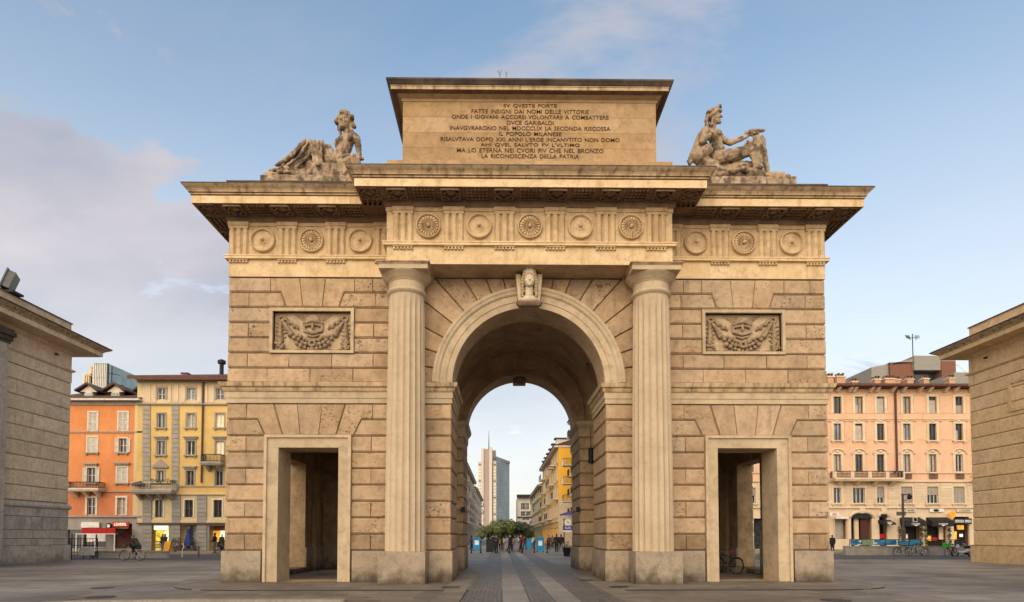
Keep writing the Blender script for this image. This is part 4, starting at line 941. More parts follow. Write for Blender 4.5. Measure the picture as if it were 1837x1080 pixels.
for s in (-1, 1):                                            # border slabs beside the strips
    x0, x1 = sorted((s * 2.0 + .0, s * 2.72)); x0 += .05 if s > 0 else .03; me = slab_data(x1 - x0, 1.0, .1, slab_m)
    for k in range(18): lay(me, (x0 + x1) / 2, -10.5 + 1.0 * k, .003)
    me = slab_data(1.25, .78, .1, slab_m)
    for r_ in range(10):                                      # running bond in front of the gate
        for c_ in range(6):
            x = s * (2.75 + .64 + 1.26 * c_ + (.5 if r_ % 2 else 0)); lay(me, x, -10.7 + .79 * r_, GZ + .006)
    for r_ in range(3):
        for c_ in range(6): lay(me, s * (2.75 + .64 + 1.26 * c_ + (.5 if r_ % 2 else 0)), -2.62 + .79 * r_, .001)
mb = MB(); me_ = None                                         # outer slabs, too many to lift one by one
for s in (-1, 1):
    for r_ in range(24):
        for c_ in range(8):
            x = s * (12.75 + 1.5 * c_ + (.7 if r_ % 2 else 0)); y = -10.9 + .95 * r_; a, b_ = .738, .463; mb.box(x - a, x + a, y - b_, y + b_, GZ - .05, GZ + .006 + R.uniform(-.001, .001), ground_m)
o_ = mb.build('slab_field', ground_m, plaza); o_['kind'] = 'stuff'
# drain grates and manholes
iron = plain('cast_iron', (.035, .033, .032), .55, .5)
def grate(px_, py_, w, l, label):
    d = 1.6 * F / (py_ - 962); x = CAM.x + (px_ - 898) * d / F; y = CAM.y + d; mb = MB()
    mb.box(x - w / 2, x + w / 2, y - l / 2, y - l / 2 + .04, -.02, .014, iron); mb.box(x - w / 2, x + w / 2, y + l / 2 - .04, y + l / 2, -.02, .014, iron)
    k = int(w / .06)
    for i in range(k): mb.box(x - w / 2 + w * (i + .2) / k, x - w / 2 + w * (i + .7) / k, y - l / 2 + .04, y + l / 2 - .04, -.02, .012, iron)
    tag(mb.build('drain_grate', iron), label, 'drain grate')
grate(809, 1053.5, .58, .5, 'square iron drain grate in the paving left of the setts')
grate(1110, 1053, .58, .5, 'square iron drain grate in the paving before the right pier')
grate(1052, 1041, .5, .5, 'square iron drain grate just inside the right of the arch')
def manhole(px_, py_, r, label):
    d = 1.6 * F / (py_ - 962); x = CAM.x + (px_ - 898) * d / F; y = CAM.y + d; mb = MB(); z = GZ
    mb.lathe([(r, -.02), (r, .012), (r - .03, .013), (r - .035, .006), (r - .06, .006), (r - .065, .012), (.001, .012)], (x, y, z), 28, iron, cap=False); tag(mb.build('manhole_cover', iron), label, 'manhole cover')
manhole(1500, 1075, .36, 'round iron manhole cover in the paving at the lower right'); manhole(192, 1052, .33, 'round iron manhole cover at the left of the square'); manhole(188, 1068, .36, 'round iron manhole cover near the left kerb')
manhole(1395, 1034.5 + 2.5, .3, 'round iron manhole cover beside the right end of the platform')
# curved kerb at the lower left
path = [(-14.6, -8.6), (-12.6, -7.1), (-11.3, -6.5), (-10.0, -6.22), (-8.5, -6.12), (-5.0, -6.12)]
def lane(path, w, z0, z1, m, name, cap_r=True):
    L, Rr = offset(path, -w / 2, False), offset(path, w / 2, False); P = Rr
    if cap_r:
        c = Vector(path[-1]); P = P + [(c.x + w / 2 * math.cos(a), c.y + w / 2 * math.sin(a)) for a in [rad(-90 + 18 * k) for k in range(1, 10)]]
    P = P + L[::-1]; mb = MB(); mb.plate(P, z0, z1, m); return mb.build(name, m)
kb = lane(path, .30, -.2, .035, kerb_m, 'kerb'); tag(kb, 'pale curved granite kerb at the lower left of the square', None, None, 'structure')
# ------------------------------------------------------------------ the two toll lodges
def lodge(s, yc_, k, label, mats, left):
    st, band, base_m = mats; X = s * 29.0; Xo = s * 46.0; x0, x1 = sorted((X, Xo)); y0 = yc_ - 19.0
    root = thing('toll_lodge', label, 'building', ((x0 + x1) / 2, yc_ - 8, 0)); MX = frame_x(X, -s); MB_ = frame_front(0)
    Z = lambda z: z * k
    mb = MB(); mb.box(x0 + .06, x1 - .06, y0, yc_ - .06, 0, Z(13.65), joint); mb.build('wall_core', joint, root)
    zc = [Z(3.7 + i * (11.55 - 3.7) / 9) for i in range(10)]
    for i in range(9):
        js = [0.0, 2.2, 6.0, 10.0, 14.5, 19] if i % 2 == (0 if left else 1) else [0.0, 4.3, 8.2, 12.3, 16.6, 19]
        if left and i in (0, 2, 3): js = [0, 7.5, 13, 19]
        for a, b in zip(js[:-1], js[1:]): stone_block(rect(yc_ - b, yc_ - a, zc[i], zc[i + 1]), MX, root, st, gap=.010, ch=.05, cv=.025, depth=.05, gv=.8)
        for a, b in ((0, 3.2), (3.2, 7.5), (7.5, 12), (12, 17)): stone_block(rect(*sorted((X + s * a, X + s * b)), zc[i], zc[i + 1]), Matrix(((1, 0, 0, 0), (0, 1, 0, yc_), (0, 0, 1, 0), (0, 0, 0, 1))), root, st, gap=.010, ch=.05, cv=.025, depth=.05, gv=.8)
    FPp = [(x0, y0), (x1, y0), (x1, yc_), (x0, yc_)]
    mb = MB(); mb.sweep(FPp, [(-.02, Z(11.56)), (.02, Z(11.57)), (.02, Z(12.25)), (.10, Z(12.28)), (.16, Z(12.36)), (.16, Z(12.42)), (0, Z(12.45)), (0, Z(13.4))], mat=[band] * 7); mb.build('frieze_band', band, root)
    ov = 1.6 if left else 1.48
    mb = MB(); mb.sweep(FPp, [(0, Z(13.35)), (.12, Z(13.45)), (.18, Z(13.62)), (ov - .4, Z(13.65)), (ov - .4, Z(13.93)), (ov - .34, Z(13.95)), (ov - .32, Z(14.0)), (ov - .18, Z(14.08)), (ov - .04, Z(14.18)), (ov, Z(14.26)), (-.4, Z(14.36))],
                         mat=[band] * 3 + [band, weather, weather, weather, weather, dirty, dirty]); mb.plate(offset(FPp, -.3), Z(13.7), Z(14.34), band); mb.build('cornice', band, root)
    mb = MB(); mb.sweep(offset(FPp, -.05), [(0, Z(14.3)), (0, Z(15.42)), (.06, Z(15.43)), (.06, Z(15.5)), (-1, Z(15.52))], mat=[band, band, dirty, dirty]); mb.plate(offset(FPp, -.5), Z(15), Z(15.5), dirty); mb.build('parapet', band, root)
    if left:
        mb = MB(); mb.sweep(FPp, [(0.02, 3.30), (.10, 3.32), (.15, 3.40), (.15, 3.50), (.10, 3.58), (.03, 3.62), (0.02, 3.69)], mat=[base_m] * 6); mb.build('base_moulding', base_m, root)
        zb = [1.05, 1.46, 1.98, 2.78, 3.31]
        for i in range(4):
            js = ([0, 2.9, 5.8, 9, 13, 19] if i % 2 else [0, 3.0, 6.3, 10, 15, 19])
            for a, b in zip(js[:-1], js[1:]): stone_block(rect(yc_ - b, yc_ - a, zb[i], zb[i + 1]), frame_x(X - s * .06, -s), root, base_m, gap=.008, ch=.018, cv=.014, depth=.025, gv=.8)
        mb = MB(); mb.box(x0 - .16, x1 + .16, y0 - .16, yc_ + .16, -.1, 1.045, base_m); mb.build('plinth', plain('lodge_foot', (.10, .095, .088), .85, var=.35, scale=1.2), root)
        # engaged pier at the near end with a moulded head
        mb = MB(); p0, p1 = sorted((X - s * .02, X - s * .42)); mb.box(p0, p1, 10.2, 12.15, -.1, 12.4, base_m)
        for (o, a, b) in ((.06, 12.4, 12.55), (.14, 12.55, 12.8), (.24, 12.8, 13.05), (.18, 13.05, 13.2)): q0, q1 = sorted((X, X - s * (.42 + o))); mb.box(q0, q1, 10.2 - o, 12.15 + o, a, b + .002, dirty)
        mb.build('pier', base_m, root)
    else:
        zb = [Z(1.05), Z(2.0), Z(2.85), Z(3.7)]
        for i in range(3):
            js = [0, 2.2, 6.0, 10, 19] if i % 2 else [0, 4.3, 9, 14, 19]
            for a, b in zip(js[:-1], js[1:]): stone_block(rect(yc_ - b, yc_ - a, zb[i], zb[i + 1]), MX, root, st, gap=.010, ch=.05, cv=.025, depth=.05, gv=.8)
        mb = MB(); mb.box(x0 - .12, x1 + .12, y0 - .12, yc_ + .12, -.1, Z(1.04), band); mb.build('plinth', st, root)
        mb = MB(); a, b = yc_ - 6.5, yc_ - 2.9; q0, q1 = sorted((X + s * .3, X - s * .07))
        for (u0, u1, v0, v1) in ((a, b, 10.55, 10.75), (a, b, 8.9, 9.1), (a, a + .2, 9.1, 10.55), (b - .2, b, 9.1, 10.55)): mb.box(q0, q1, u0, u1, v0, v1, band)
        mb.build('panel_frame', band, root)
    # iron cramps under the cornice
    mb = MB(); mb.box(*sorted((X, X - s * .12)), yc_ - 1.5, yc_ - 1.3, Z(13.0), Z(13.1), dark); mb.build('cramp', dark, root)
    return root
lodge(-1, 17.6, 1.0, 'grey tan stone lodge with a deep cornice at the left edge of the square', (lodge_l, lodge_l, lodge_base), True)
lodge(1, 16.3, .967, 'warm tan rusticated lodge with a deep cornice at the right edge of the square', (lodge_r, lodge_r, lodge_r), False)
# floodlight on the left lodge
fl = thing('floodlight', 'large square floodlight standing on the roof edge of the left lodge', 'floodlight', (-29.3, 13.0, 15.5))
housing = plain('floodlight_grey', (.12, .125, .11), .5, .3); glass_d = plain('lamp_glass', (.30, .31, .28), .15, 0, spec=.6)
M = Matrix.Translation((-29.35, 12.9, 16.28)) @ Matrix.Rotation(rad(-62), 4, 'Z') @ Matrix.Rotation(rad(-18), 4, 'X')
mb = MB(); mb.box(-.55, .55, -.05, .30, -.5, .5, housing, M); mb.box(-.62, .62, -.12, -.052, -.57, .57, housing, M); mb.build('housing', housing, fl)
mb = MB(); mb.box(-.5, .5, -.14, -.121, -.45, .45, glass_d, M); mb.build('lens', glass_d, fl)
mb = MB(); mb.box(-29.95, -28.75, 12.5, 13.3, 15.5, 15.62, dark); mb.box(-29.45, -29.25, 12.8, 13.0, 15.6, 15.9, dark); mb.build('bracket', dark, fl)
# ------------------------------------------------------------------ houses
glass = plain('window_glass', (.035, .04, .045), .12, 0, spec=.6, var=.5); glass_l = plain('window_glass_sky', (.20, .22, .24), .1, 0, spec=.8, var=.5, scale=.6)
curtain = plain('curtain', (.42, .38, .32), .9); cream = plain('cream_render', (.66, .56, .42), .9); shutter_c = plain('cream_shutter', (.60, .54, .44), .8); shutter_g = plain('grey_shutter', (.34, .29, .235), .85)
orange = stone('orange_render', (.76, .285, .10), (.66, .24, .08), streak=0.28, streakcol=(0.284, 0.106, 0.036), sscale=(0.9, 0.9, 0.12), scale=0.28, bump=0.05, blotch=0.18, grain=9); orange_low = stone('red_orange_render', (.66, .235, .10), (.54, .185, .08), streak=0.28, streakcol=(0.252, 0.09, 0.038), sscale=(0.9, 0.9, 0.12), scale=0.28, bump=0.05, blotch=0.18, grain=9); yellow = stone('yellow_render', (0.74, 0.49, 0.175), (0.622, 0.412, 0.147), streak=0.28, streakcol=(0.333, 0.221, 0.079), sscale=(0.9, 0.9, 0.12), scale=0.28, bump=0.05, blotch=0.18, grain=9)
yellow_c = stone('pale_yellow_render', (0.72, 0.555, 0.32), (0.605, 0.466, 0.269), streak=0.28, streakcol=(0.324, 0.25, 0.144), sscale=(0.9, 0.9, 0.12), scale=0.28, bump=0.05, blotch=0.18, grain=9); greytrim = plain('grey_trim', (.33, .285, .23), .9); stone_g = stone('grey_shop_stone', (0.36, 0.325, 0.28), (0.27, 0.244, 0.21), streak=0.28, streakcol=(0.162, 0.146, 0.126), sscale=(0.9, 0.9, 0.12), scale=0.28, bump=0.05, blotch=0.18, grain=9); white_f = plain('white_frame', (.62, .57, .50), .6)
brown_f = plain('brown_frame', (.10, .075, .06), .6); roof_t = plain('roof_tiles', (.12, .055, .042), .9, var=.3, scale=6); roof_d = plain('dark_roof', (.085, .06, .052), .9); pink = stone('peach_render', (.82, .50, .315), (.72, .43, .265), streak=0.28, streakcol=(0.342, 0.196, 0.101), sscale=(0.9, 0.9, 0.12), scale=0.28, bump=0.05, blotch=0.18, grain=9)
pinkt = stone('peach_stone_trim', (.78, .61, .42), (.66, .50, .33), streak=0.28, streakcol=(0.306, 0.225, 0.14), sscale=(0.9, 0.9, 0.12), scale=0.28, bump=0.05, blotch=0.18, grain=9); pipe_m = plain('copper_pipe', (.09, .045, .035), .6, .2); chim = plain('brick_chimney', (.50, .30, .19), .95, var=.3, scale=8); leafy = plain('leaf_green', (.045, .075, .025), .8, var=.5, scale=9)
black = plain('black_paint', (.014, .014, .016), .6); red = plain('red_awning', (.42, .02, .018), .8); white = plain('white_panel', (.72, .68, .62), .7); iron_r = plain('railing_iron', (.05, .048, .045), .55, .4); concrete = plain('concrete', (.30, .275, .24), .9, var=.2, scale=2)
lit_y = plain('lit_shop_yellow', (.95, .55, .08), .8, emit=0.5, var=.5, scale=2.2); lit_w = plain('lit_shop_white', (.95, .86, .62), .8, emit=0.65); lit_o = plain('lit_shop_orange', (.85, .33, .05), .8, emit=.5, var=.5, scale=3); poster = plain('window_poster', (.55, .52, .53), .6)
win_glow = plain('curtained_lit_pane', (.78, .66, .45), .7, emit=.12)
class Fac:
    """a facade on the plane y = Y; px rectangles are measured on it"""
    def __init__(s, root, Y, z0=0.12): s.root = root; s.Y = Y; s.M = frame_front(Y); s.z0 = z0; s.ops = []
    def r(s, x0, y0, x1, y1):
        a, t = at(x0, y0, s.Y); b, u = at(x1, y1, s.Y); return (a, b, u, t)
    def box(s, mb, q, o0, o1, mat): mb.box(q[0], q[1], s.Y - o1, s.Y - o0, q[2], q[3], mat)
    def window(s, x0, y0, x1, y1, surround=None, fmat=None, pane=None, sill=None, hood=None, shut=None, mull=1, trans=1, tw=.14, dep=.22, blind=0):
        q = s.r(x0, y0, x1, y1); s.ops.append((q[0], q[1], q[2], q[3])); fmat = fmat or white_f; Y = s.Y; mb = MB()
        a, b, c, d = q; w = .06
        if surround:
            mb.box(a - tw, a - .001, Y - .06, Y + .02, c, d, surround); mb.box(b + .001, b + tw, Y - .06, Y + .02, c, d, surround); mb.box(a - tw, b + tw, Y - .065, Y + .02, d + .001, d + tw, surround)
        if sill: mb.box(a - tw - .1, b + tw + .1, Y - .2, Y + .02, c - .14, c - .002, sill); mb.box(a - tw, a, Y - .15, Y + .02, c - .28, c - .142, sill); mb.box(b, b + tw, Y - .15, Y + .02, c - .28, c - .142, sill)
        yf = Y + dep - .08
        mb.box(a, a + w, yf, yf + .06, c, d, fmat); mb.box(b - w, b, yf, yf + .06, c, d, fmat); mb.box(a + w, b - w, yf, yf + .06, d - w, d, fmat); mb.box(a + w, b - w, yf, yf + .06, c, c + w, fmat)
        for i in range(mull): m = a + (b - a) * (i + 1) / (mull + 1); mb.box(m - .04, m + .04, yf - .01, yf + .05, c + w, d - w, fmat)
        for i in range(trans): m = c + (d - c) * (i + 1) / (trans + 1); mb.box(a + w, b - w, yf - .005, yf + .045, m - .025, m + .025, fmat)
        if hood == 'flat': mb.box(a - .3, b + .3, Y - .28, Y + .02, d + .32, d + .46, sill or surround); mb.box(a - .2, b + .2, Y - .16, Y + .02, d + .18, d + .318, sill or surround)
        if hood == 'gable':
            z = d + .3; m = (a + b) / 2; mb.prism([(a - .45, z), (b + .45, z), (b + .45, z + .14), (m, z + .85), (a - .45, z + .14)], Y - .22, Y + .02, sill or surround); mb.prism([(a - .1, z + .16), (b + .1, z + .16), (m, z + .6)], Y - .26, Y - .221, surround)
        if hood == 'arch':
            m = (a + b) / 2; n = 10; R0 = (b - a) / 2 + .34
            pts = [(m + R0 * math.cos(math.pi * k / n), Y - .12, d + .12 + .5 * math.sin(math.pi * k / n)) for k in range(n + 1)]; mb.tube([(m + R0 + .16, Y - .12, d + .1)] + pts + [(m - R0 - .16, Y - .12, d + .1)], .075, 6, surround); mb.ball((m, Y - .1, d + .34), (.22, .1, .16), 8, surround)
        if hood == 'wave':
            m = (a + b) / 2; n = 12; mb.tube([(m + (k / n - .5) * 2.6 * (b - a), Y - .08, d + .30 + .22 * math.exp(-((k / n - .5) * 5) ** 2)) for k in range(n + 1)], .06, 5, surround); mb.ball((m, Y - .08, d + .3), (.25, .08, .13), 8, surround)
        o = mb.build('window', None, s.root)
        mb = MB(); mb.box(a, b, Y + dep, Y + dep + .01, c, d, pane or glass); mb.build('pane', None, o)
        if blind:
            mb = MB(); zt = d - (d - c) * blind; n = max(2, int((d - zt) / .09))
            for i in range(n): z = zt + (d - zt) * i / n; mb.prism([(a, 0), (b, 0), (b, 1), (a, 1)], 0, 1, shutter_g, Matrix(((1, 0, 0, 0), (0, .02, .015, Y + .07), (0, 0, (d - zt) / n * .92, z), (0, 0, 0, 1))))
            mb.build('roller_blind', None, o)
        if shut:
            mode, m_ = shut; W_ = (b - a) / 2
            for sd in (-1, 1):
                mb = MB()
                u0, u1 = ((a, a + W_ - .01) if sd < 0 else (b - W_ + .01, b)) if mode == 'closed' else ((a - W_ - .02, a - .02) if sd < 0 else (b + .02, b + W_ + .02))
                yy = Y + .02 if mode == 'closed' else Y - .06
                mb.box(u0, u0 + .07, yy - .03, yy + .02, c, d, m_); mb.box(u1 - .07, u1, yy - .03, yy + .02, c, d, m_)
                for zf in (0, .5, 1): zz_ = c + (d - c) * zf; mb.box(u0 + .07, u1 - .07, yy - .03, yy + .02, max(c, zz_ - .06), min(d, zz_ + .06), m_)
                n = 14
                for i in range(n): z = c + (d - c) * (i + .5) / n; mb.face([(u0 + .07, yy - .02, z - .05), (u1 - .07, yy - .02, z - .05), (u1 - .07, yy + .015, z + .05), (u0 + .07, yy + .015, z + .05)], m_)
                mb.build('shutter', None, o)
        return o
    def rail(s, mb, a, b, z0, z1, y0, y1, mat, step=.14, solid=None):
        """balustrade round three sides of a balcony"""
        for (p, q_) in (((a, y0), (b, y0)), ((a, y0), (a, y1)), ((b, y0), (b, y1))):
            mb.tube([(*p, z1), (*q_, z1)], .045, 5, mat); mb.tube([(*p, z0 + .06), (*q_, z0 + .06)], .03, 4, mat); L = math.dist(p, q_); n = max(2, int(L / step))
            for i in range(n + 1): x = p[0] + (q_[0] - p[0]) * i / n; y = p[1] + (q_[1] - p[1]) * i / n; mb.tube([(x, y, z0), (x, y, z1)], .028, 4, mat)
    def balcony(s, x0, x1, ytop, ybot, proj, slab, rmat, brackets=2, name='balcony'):
        a, b, c, d = s.r(x0, ytop, x1, ybot); Y = s.Y; th = (d - c) * .24; mb = MB(); mb.box(a, b, Y - proj, Y - .001, c, c + th, slab); mb.box(a + .1, b - .1, Y - proj + .12, Y - .001, c - .14, c - .001, slab)
        for i in range(brackets): x = a + (b - a) * (i + .5) / brackets; mb.prism([(Y - proj * .8, c - .142), (Y, c - .142), (Y, c - .75)], x - .16, x + .16, slab, Matrix(((0, 1, 0, 0), (1, 0, 0, 0), (0, 0, 1, 0), (0, 0, 0, 1))))
        o = mb.build(name, None, s.root); mb = MB(); s.rail(mb, a + .08, b - .08, c + th, d, Y - proj + .1, Y - .05, rmat); mb.build('balustrade', None, o); return o
    def wall(s, x0, y0, x1, y1, mat, name='wall'):
        a, b, c, d = s.r(x0, y0, x1, y1); c = max(c, s.z0) if y1 > 980 else c; mb = MB(); ops = [o for o in s.ops if o[0] < b and o[1] > a and o[2] < d and o[3] > c]
        wall_open(mb, s.M, a, b, c, d, [(max(a, o[0]), min(b, o[1]), max(c, o[2]), min(d, o[3])) for o in ops], .24, mat); return mb.build(name, None, s.root)
    def strip(s, x0, y0, x1, y1, o, mat, name='trim', o0=-.02): mb = MB(); s.box(mb, s.r(x0, y0, x1, y1), o0, o, mat); return mb.build(name, None, s.root)
def body(root, a, b, Y0, Y1, z, mat):
    mb = MB(); mb.box(a, b, Y0, Y1, 4.3, z, mat); mb.box(a, b, Y0 + 1.0, Y1, .1, 4.298, mat); mb.box(a, a + .2, Y0, Y0 + .999, .1, 4.298, mat); mb.box(b - .2, b, Y0, Y0 + .999, .1, 4.298, mat); return mb.build('side_walls', None, root)

# ---- orange house
OY = 40.0; hs = thing('orange_house', 'orange four storey house with cream shutters and dormers, beside the left lodge', 'house', (-40, OY, .12)); f = Fac(hs, OY)
for (x0, x1) in ((157.8, 176.3), (211.5, 230.9)): f.window(x0 + 2.5, 740, x1 - 2.5, 773, cream, shut=('closed', shutter_c), tw=.16)
f.window(158, 784, 174, 811.5, cream, shut=('closed', shutter_c), sill=greytrim); f.window(214, 786.5, 227, 811.5, cream, shut=('open', shutter_c), sill=greytrim, pane=glass)
f.window(157, 839, 171, 866, cream, shut=('open', shutter_c), hood='flat', sill=greytrim); f.window(211, 838, 228, 866, cream, shut=('closed', shutter_c), hood='flat', sill=greytrim)
for (x0, x1) in ((157, 171), (211, 225)): f.window(x0, 893, x1, 924, cream, fmat=white_f, mull=1, trans=1, tw=.2, pane=curtain if x0 > 200 else glass)
for x in (104,): f.window(x, 740, x + 14, 773, cream, shut=('closed', shutter_c)); f.window(x, 786, x + 14, 811, cream, shut=('closed', shutter_c)); f.window(x, 839, x + 14, 866, cream, shut=('closed', shutter_c)); f.window(x, 893, x + 14, 924, cream)
f.wall(95, 727, 256, 882, orange); f.wall(95, 882, 256, 926.5, orange_low, 'lower_wall')
f.strip(95, 720.5, 256, 727, .12, greytrim, 'frieze'); f.strip(95, 716.5, 256.5, 720.4, .75, white_f, 'gutter'); f.strip(95, 773.6, 256, 776.6, .1, greytrim, 'string_course'); f.strip(95, 880.5, 256, 883, .12, greytrim, 'string_course'); f.strip(95, 924.8, 254, 928, .2, greytrim, 'string_course')
f.strip(243, 727.1, 255.8, 924.7, .07, yellow_c, 'corner_strip')
for y in (893, 900.5, 908, 915.5): f.strip(95, y, 152, y + .7, .015, greytrim, 'groove', o0=-.01) if False else None
f.balcony(128.5, 189.5, 866.5, 880, 1.15, cream, iron_r, 3)
f.ops = [f.r(150, 947, 190, 981), f.r(205, 940, 236, 984), f.r(120, 950, 146, 984)]; f.wall(95, 928, 256, 988.5, stone_g, 'shop_front')
for (x0, y0, x1, y1, m) in ((150, 947, 190, 981, glass), (205, 940, 236, 984, plain('shop_interior_red', (.10, .012, .012), .5)), (120, 950, 146, 984, glass)): f.strip(x0, y0, x1, y1, -.22, m, 'shop_glass', -.235)
mb = MB()
for x in (170,): f.box(mb, f.r(x - .8, 947, x + .8, 981), -.2, -.1, brown_f)
for x0, x1 in ((153, 168), (172, 187)): f.box(mb, f.r(x0, 958, x1, 972), -.21, -.19, white)
mb.build('shop_mullion', None, hs)
a, b, c, d = f.r(95, 700, 256, 718); mb = MB(); mb.prism([(OY - .8, c + .05), (OY + 5.6, d + 1.2), (OY + 12, c + .05)], a, b, roof_t, Matrix(((0, 1, 0, 0), (1, 0, 0, 0), (0, 0, 1, 0), (0, 0, 0, 1)))); rf = mb.build('roof', None, hs)
for x in (144.5, 193.5, 250): # dormers
    a2, b2, c2, d2 = f.r(x - 6, 698, x + 6, 711); y = OY + 1.2; mb = MB(); mb.box(a2, b2, y, y + 4, c2 - .3, d2, cream); m = (a2 + b2) / 2
    for sd in (-1, 1): mb.prism([(m, d2 + .75), (m, d2 + .95), (m + sd * 1.25, d2 + .18), (m + sd * 1.25, d2)], y - .4, y + 4.5, roof_d)
    mb.prism([(m - .9, d2), (m + .9, d2), (m, d2 + .72)], y, y + .2, cream); o = mb.build('dormer', None, rf)
    mb = MB(); mb.box(m - .45, m - .03, y - .02, y - .001, c2, d2 - .1, glass_l); mb.box(m + .03, m + .45, y - .02, y - .001, c2, d2 - .1, glass_l); mb.build('pane', None, rf)
body(hs, f.r(95, 0, 96, 1)[0], f.r(256, 0, 257, 1)[0], OY + .3, OY + 11, f.r(95, 718, 96, 719)[2], orange)
aw = thing('shop_awning', 'long red awning on a white frame over the left cafe windows', 'awning', (*[at(148, 985, OY - 2)[0], OY - 2], .12)); mb = MB()
A0 = at(147, 948, OY - 2.6); A1 = at(207, 957, OY - 2.6); A2 = at(150, 947, OY)
mb.face([(A0[0], OY - 2.6, A0[1] + .05), (A1[0], OY - 2.6, A0[1] + .05), (A1[0], OY - .05, A0[1] + .02), (A0[0], OY - .05, A0[1] + .02)], red); mb.box(A0[0], A1[0], OY - 2.63, OY - 2.6, A1[1], A0[1] + .05, red); mb.build('canopy', None, aw)
mb = MB(); mb.box(A0[0] - .6, A1[0], OY - 2.66, OY - 2.63, A1[1] - .08, A1[1] - .005, white); [mb.box(x - .04, x + .04, OY - 2.66, OY - 2.58, .12, A1[1] - .08, white) for x in (A0[0] - .5, (A0[0] + A1[0]) / 2 - .3, A1[0] - .05)]; mb.build('frame', None, aw)
aw = thing('shop_awning', 'small beige awning below the red lit sign, orange house', 'awning', (at(215, 985, OY)[0], OY - 1, .12)); mb = MB(); q = f.r(207, 946, 232, 957); mb.mesh_([(q[0], OY - .05, q[3]), (q[1], OY - .05, q[3]), (q[1] - .3, OY - 1.3, q[2]), (q[0], OY - 1.3, q[2]), (q[0], OY - 1.3, q[2] - .12), (q[1] - .3, OY - 1.3, q[2] - .12)], [(0, 1, 2, 3), (3, 2, 5, 4)], plain('beige_canvas', (.40, .36, .24), .9)); mb.build('canopy', None, aw)
mb = MB(); mb.tube([(q[0], OY - 1.3, q[2]), (q[0], OY - .1, q[2] - .4)], .03, 4, white); mb.tube([(q[1] - .3, OY - 1.3, q[2]), (q[1] - .3, OY - .1, q[2] - .4)], .03, 4, dark); mb.build('arm', None, aw)
def strokes(w, h, n):
    """lettering too small to read in the photograph: a row of letter sized strokes"""
    rr = random.Random(n); mb = MB(); c = w / n
    for i in range(n):
        x = -w / 2 + c * i; t_ = c * .22; k = rr.randrange(4)
        mb.box(x + .1 * c, x + .1 * c + t_, -.02, 0, -h / 2, h / 2)
        if k in (0, 1): mb.box(x + .1 * c + t_, x + .8 * c, -.02, 0, h / 2 - h * .2, h / 2)
        if k in (1, 2): mb.box(x + .1 * c + t_, x + .8 * c, -.02, 0, -h / 2, -h / 2 + h * .2)
        if k in (0, 3): mb.box(x + .8 * c - t_, x + .8 * c, -.02, 0, -h / 2, h / 2 - h * .21)
    me = mb.data('strokes'); me.materials.clear(); return me
def sign(px0, py0, px1, py1, Y, board, txt, tmat, label, name='shop_sign', th=.12, tw=.8, tH=.55, rows=None):
    a, t_ = at(px0, py0, Y); b, u = at(px1, py1, Y); root = thing(name, label, 'sign', ((a + b) / 2, Y, u)); mb = MB(); mb.box(a, b, Y - th, Y, u, t_, board); mb.build('board', None, root)
    for i, tx in enumerate(rows or ([txt] if txt else [])):
        n = len(rows) if rows else 1; zc = u + (t_ - u) * (1 - (i + .5) / n); put('lettering', (strokes((b - a) * tw, (t_ - u) / n * tH, int(tx[1:])) if tx[0] == '~' else text_mesh(tx, (b - a) * tw, (t_ - u) / n * tH, .03, .02)), tmat, root, ((a + b) / 2, Y - th - .001, zc))
    return root
red_s = plain('red_sign', (.40, .035, .022), .6); letter_lit = plain('pink_lit_letter', (.95, .62, .45), .6, emit=.7)
sign(203, 936, 232, 945, OY - .15, red_s, '~7', letter_lit, 'red shop sign with pale lit letters on the orange house')
sign(147, 936.5, 179, 946.5, OY - .15, white, None, None, 'blank white panel on the grey shop front, left house')
mb = MB(); x_, z_ = at(195, 943.5, OY - .4); mb.lathe([(.001, -.1), (.26, -.1), (.3, -.06), (.3, .06), (.26, .1), (.001, .1)], n=18, mat=dark, M=Matrix.Translation((x_, OY - .35, z_)) @ Matrix.Rotation(rad(90), 4, 'X'), cap=False); mb.lathe([(.001, .11), (.17, .11)], n=14, mat=white, M=Matrix.Translation((x_, OY - .35, z_)) @ Matrix.Rotation(rad(90), 4, 'X'), cap=False); tag(mb.build('round_sign'), 'round dark and white sign between the blank panel and the red sign', 'sign')

# ---- yellow house
hs = thing('yellow_house', 'yellow house with grey quoin strips and a brown tiled roof, left of the gate', 'house', (-31, OY, .12)); f = Fac(hs, OY - .1)
cols = ((282.8, 296), (335.6, 349.6), (387.5, 401.5), (438, 452))
for i, (x0, x1) in enumerate(cols):
    f.window(x0 + .5, 697, x1 + .5, 717, greytrim, fmat=white_f, tw=.2, pane=(glass, glass_l, glass, glass)[i]); f.window(x0, 742, x1, 767, greytrim, sill=greytrim, pane=(glass, curtain, win_glow, glass)[i], trans=0, fmat=white_f)
    f.window(x0 - .5, 791, x1, 816, greytrim, sill=greytrim if i != 2 else None, hood='flat', trans=0, pane=(glass, glass, win_glow, glass)[i])
    f.window(x0 - 1, 844.5, x1 - 2, 866 if i == 0 else 871, greytrim, hood='gable' if i == 0 else ('flat' if i == 1 else None), trans=0, sill=None, pane=glass, fmat=shutter_g if i else white_f, mull=1)
    f.window(x0 - 4, 897, x1 - 3.5, 928, cream, trans=1, pane=glass, fmat=brown_f)
f.wall(247, 683, 470, 724, yellow_c, 'attic_wall'); f.wall(247, 727, 470, 886, yellow); f.wall(247, 886, 470, 938, yellow_c, 'lower_wall')
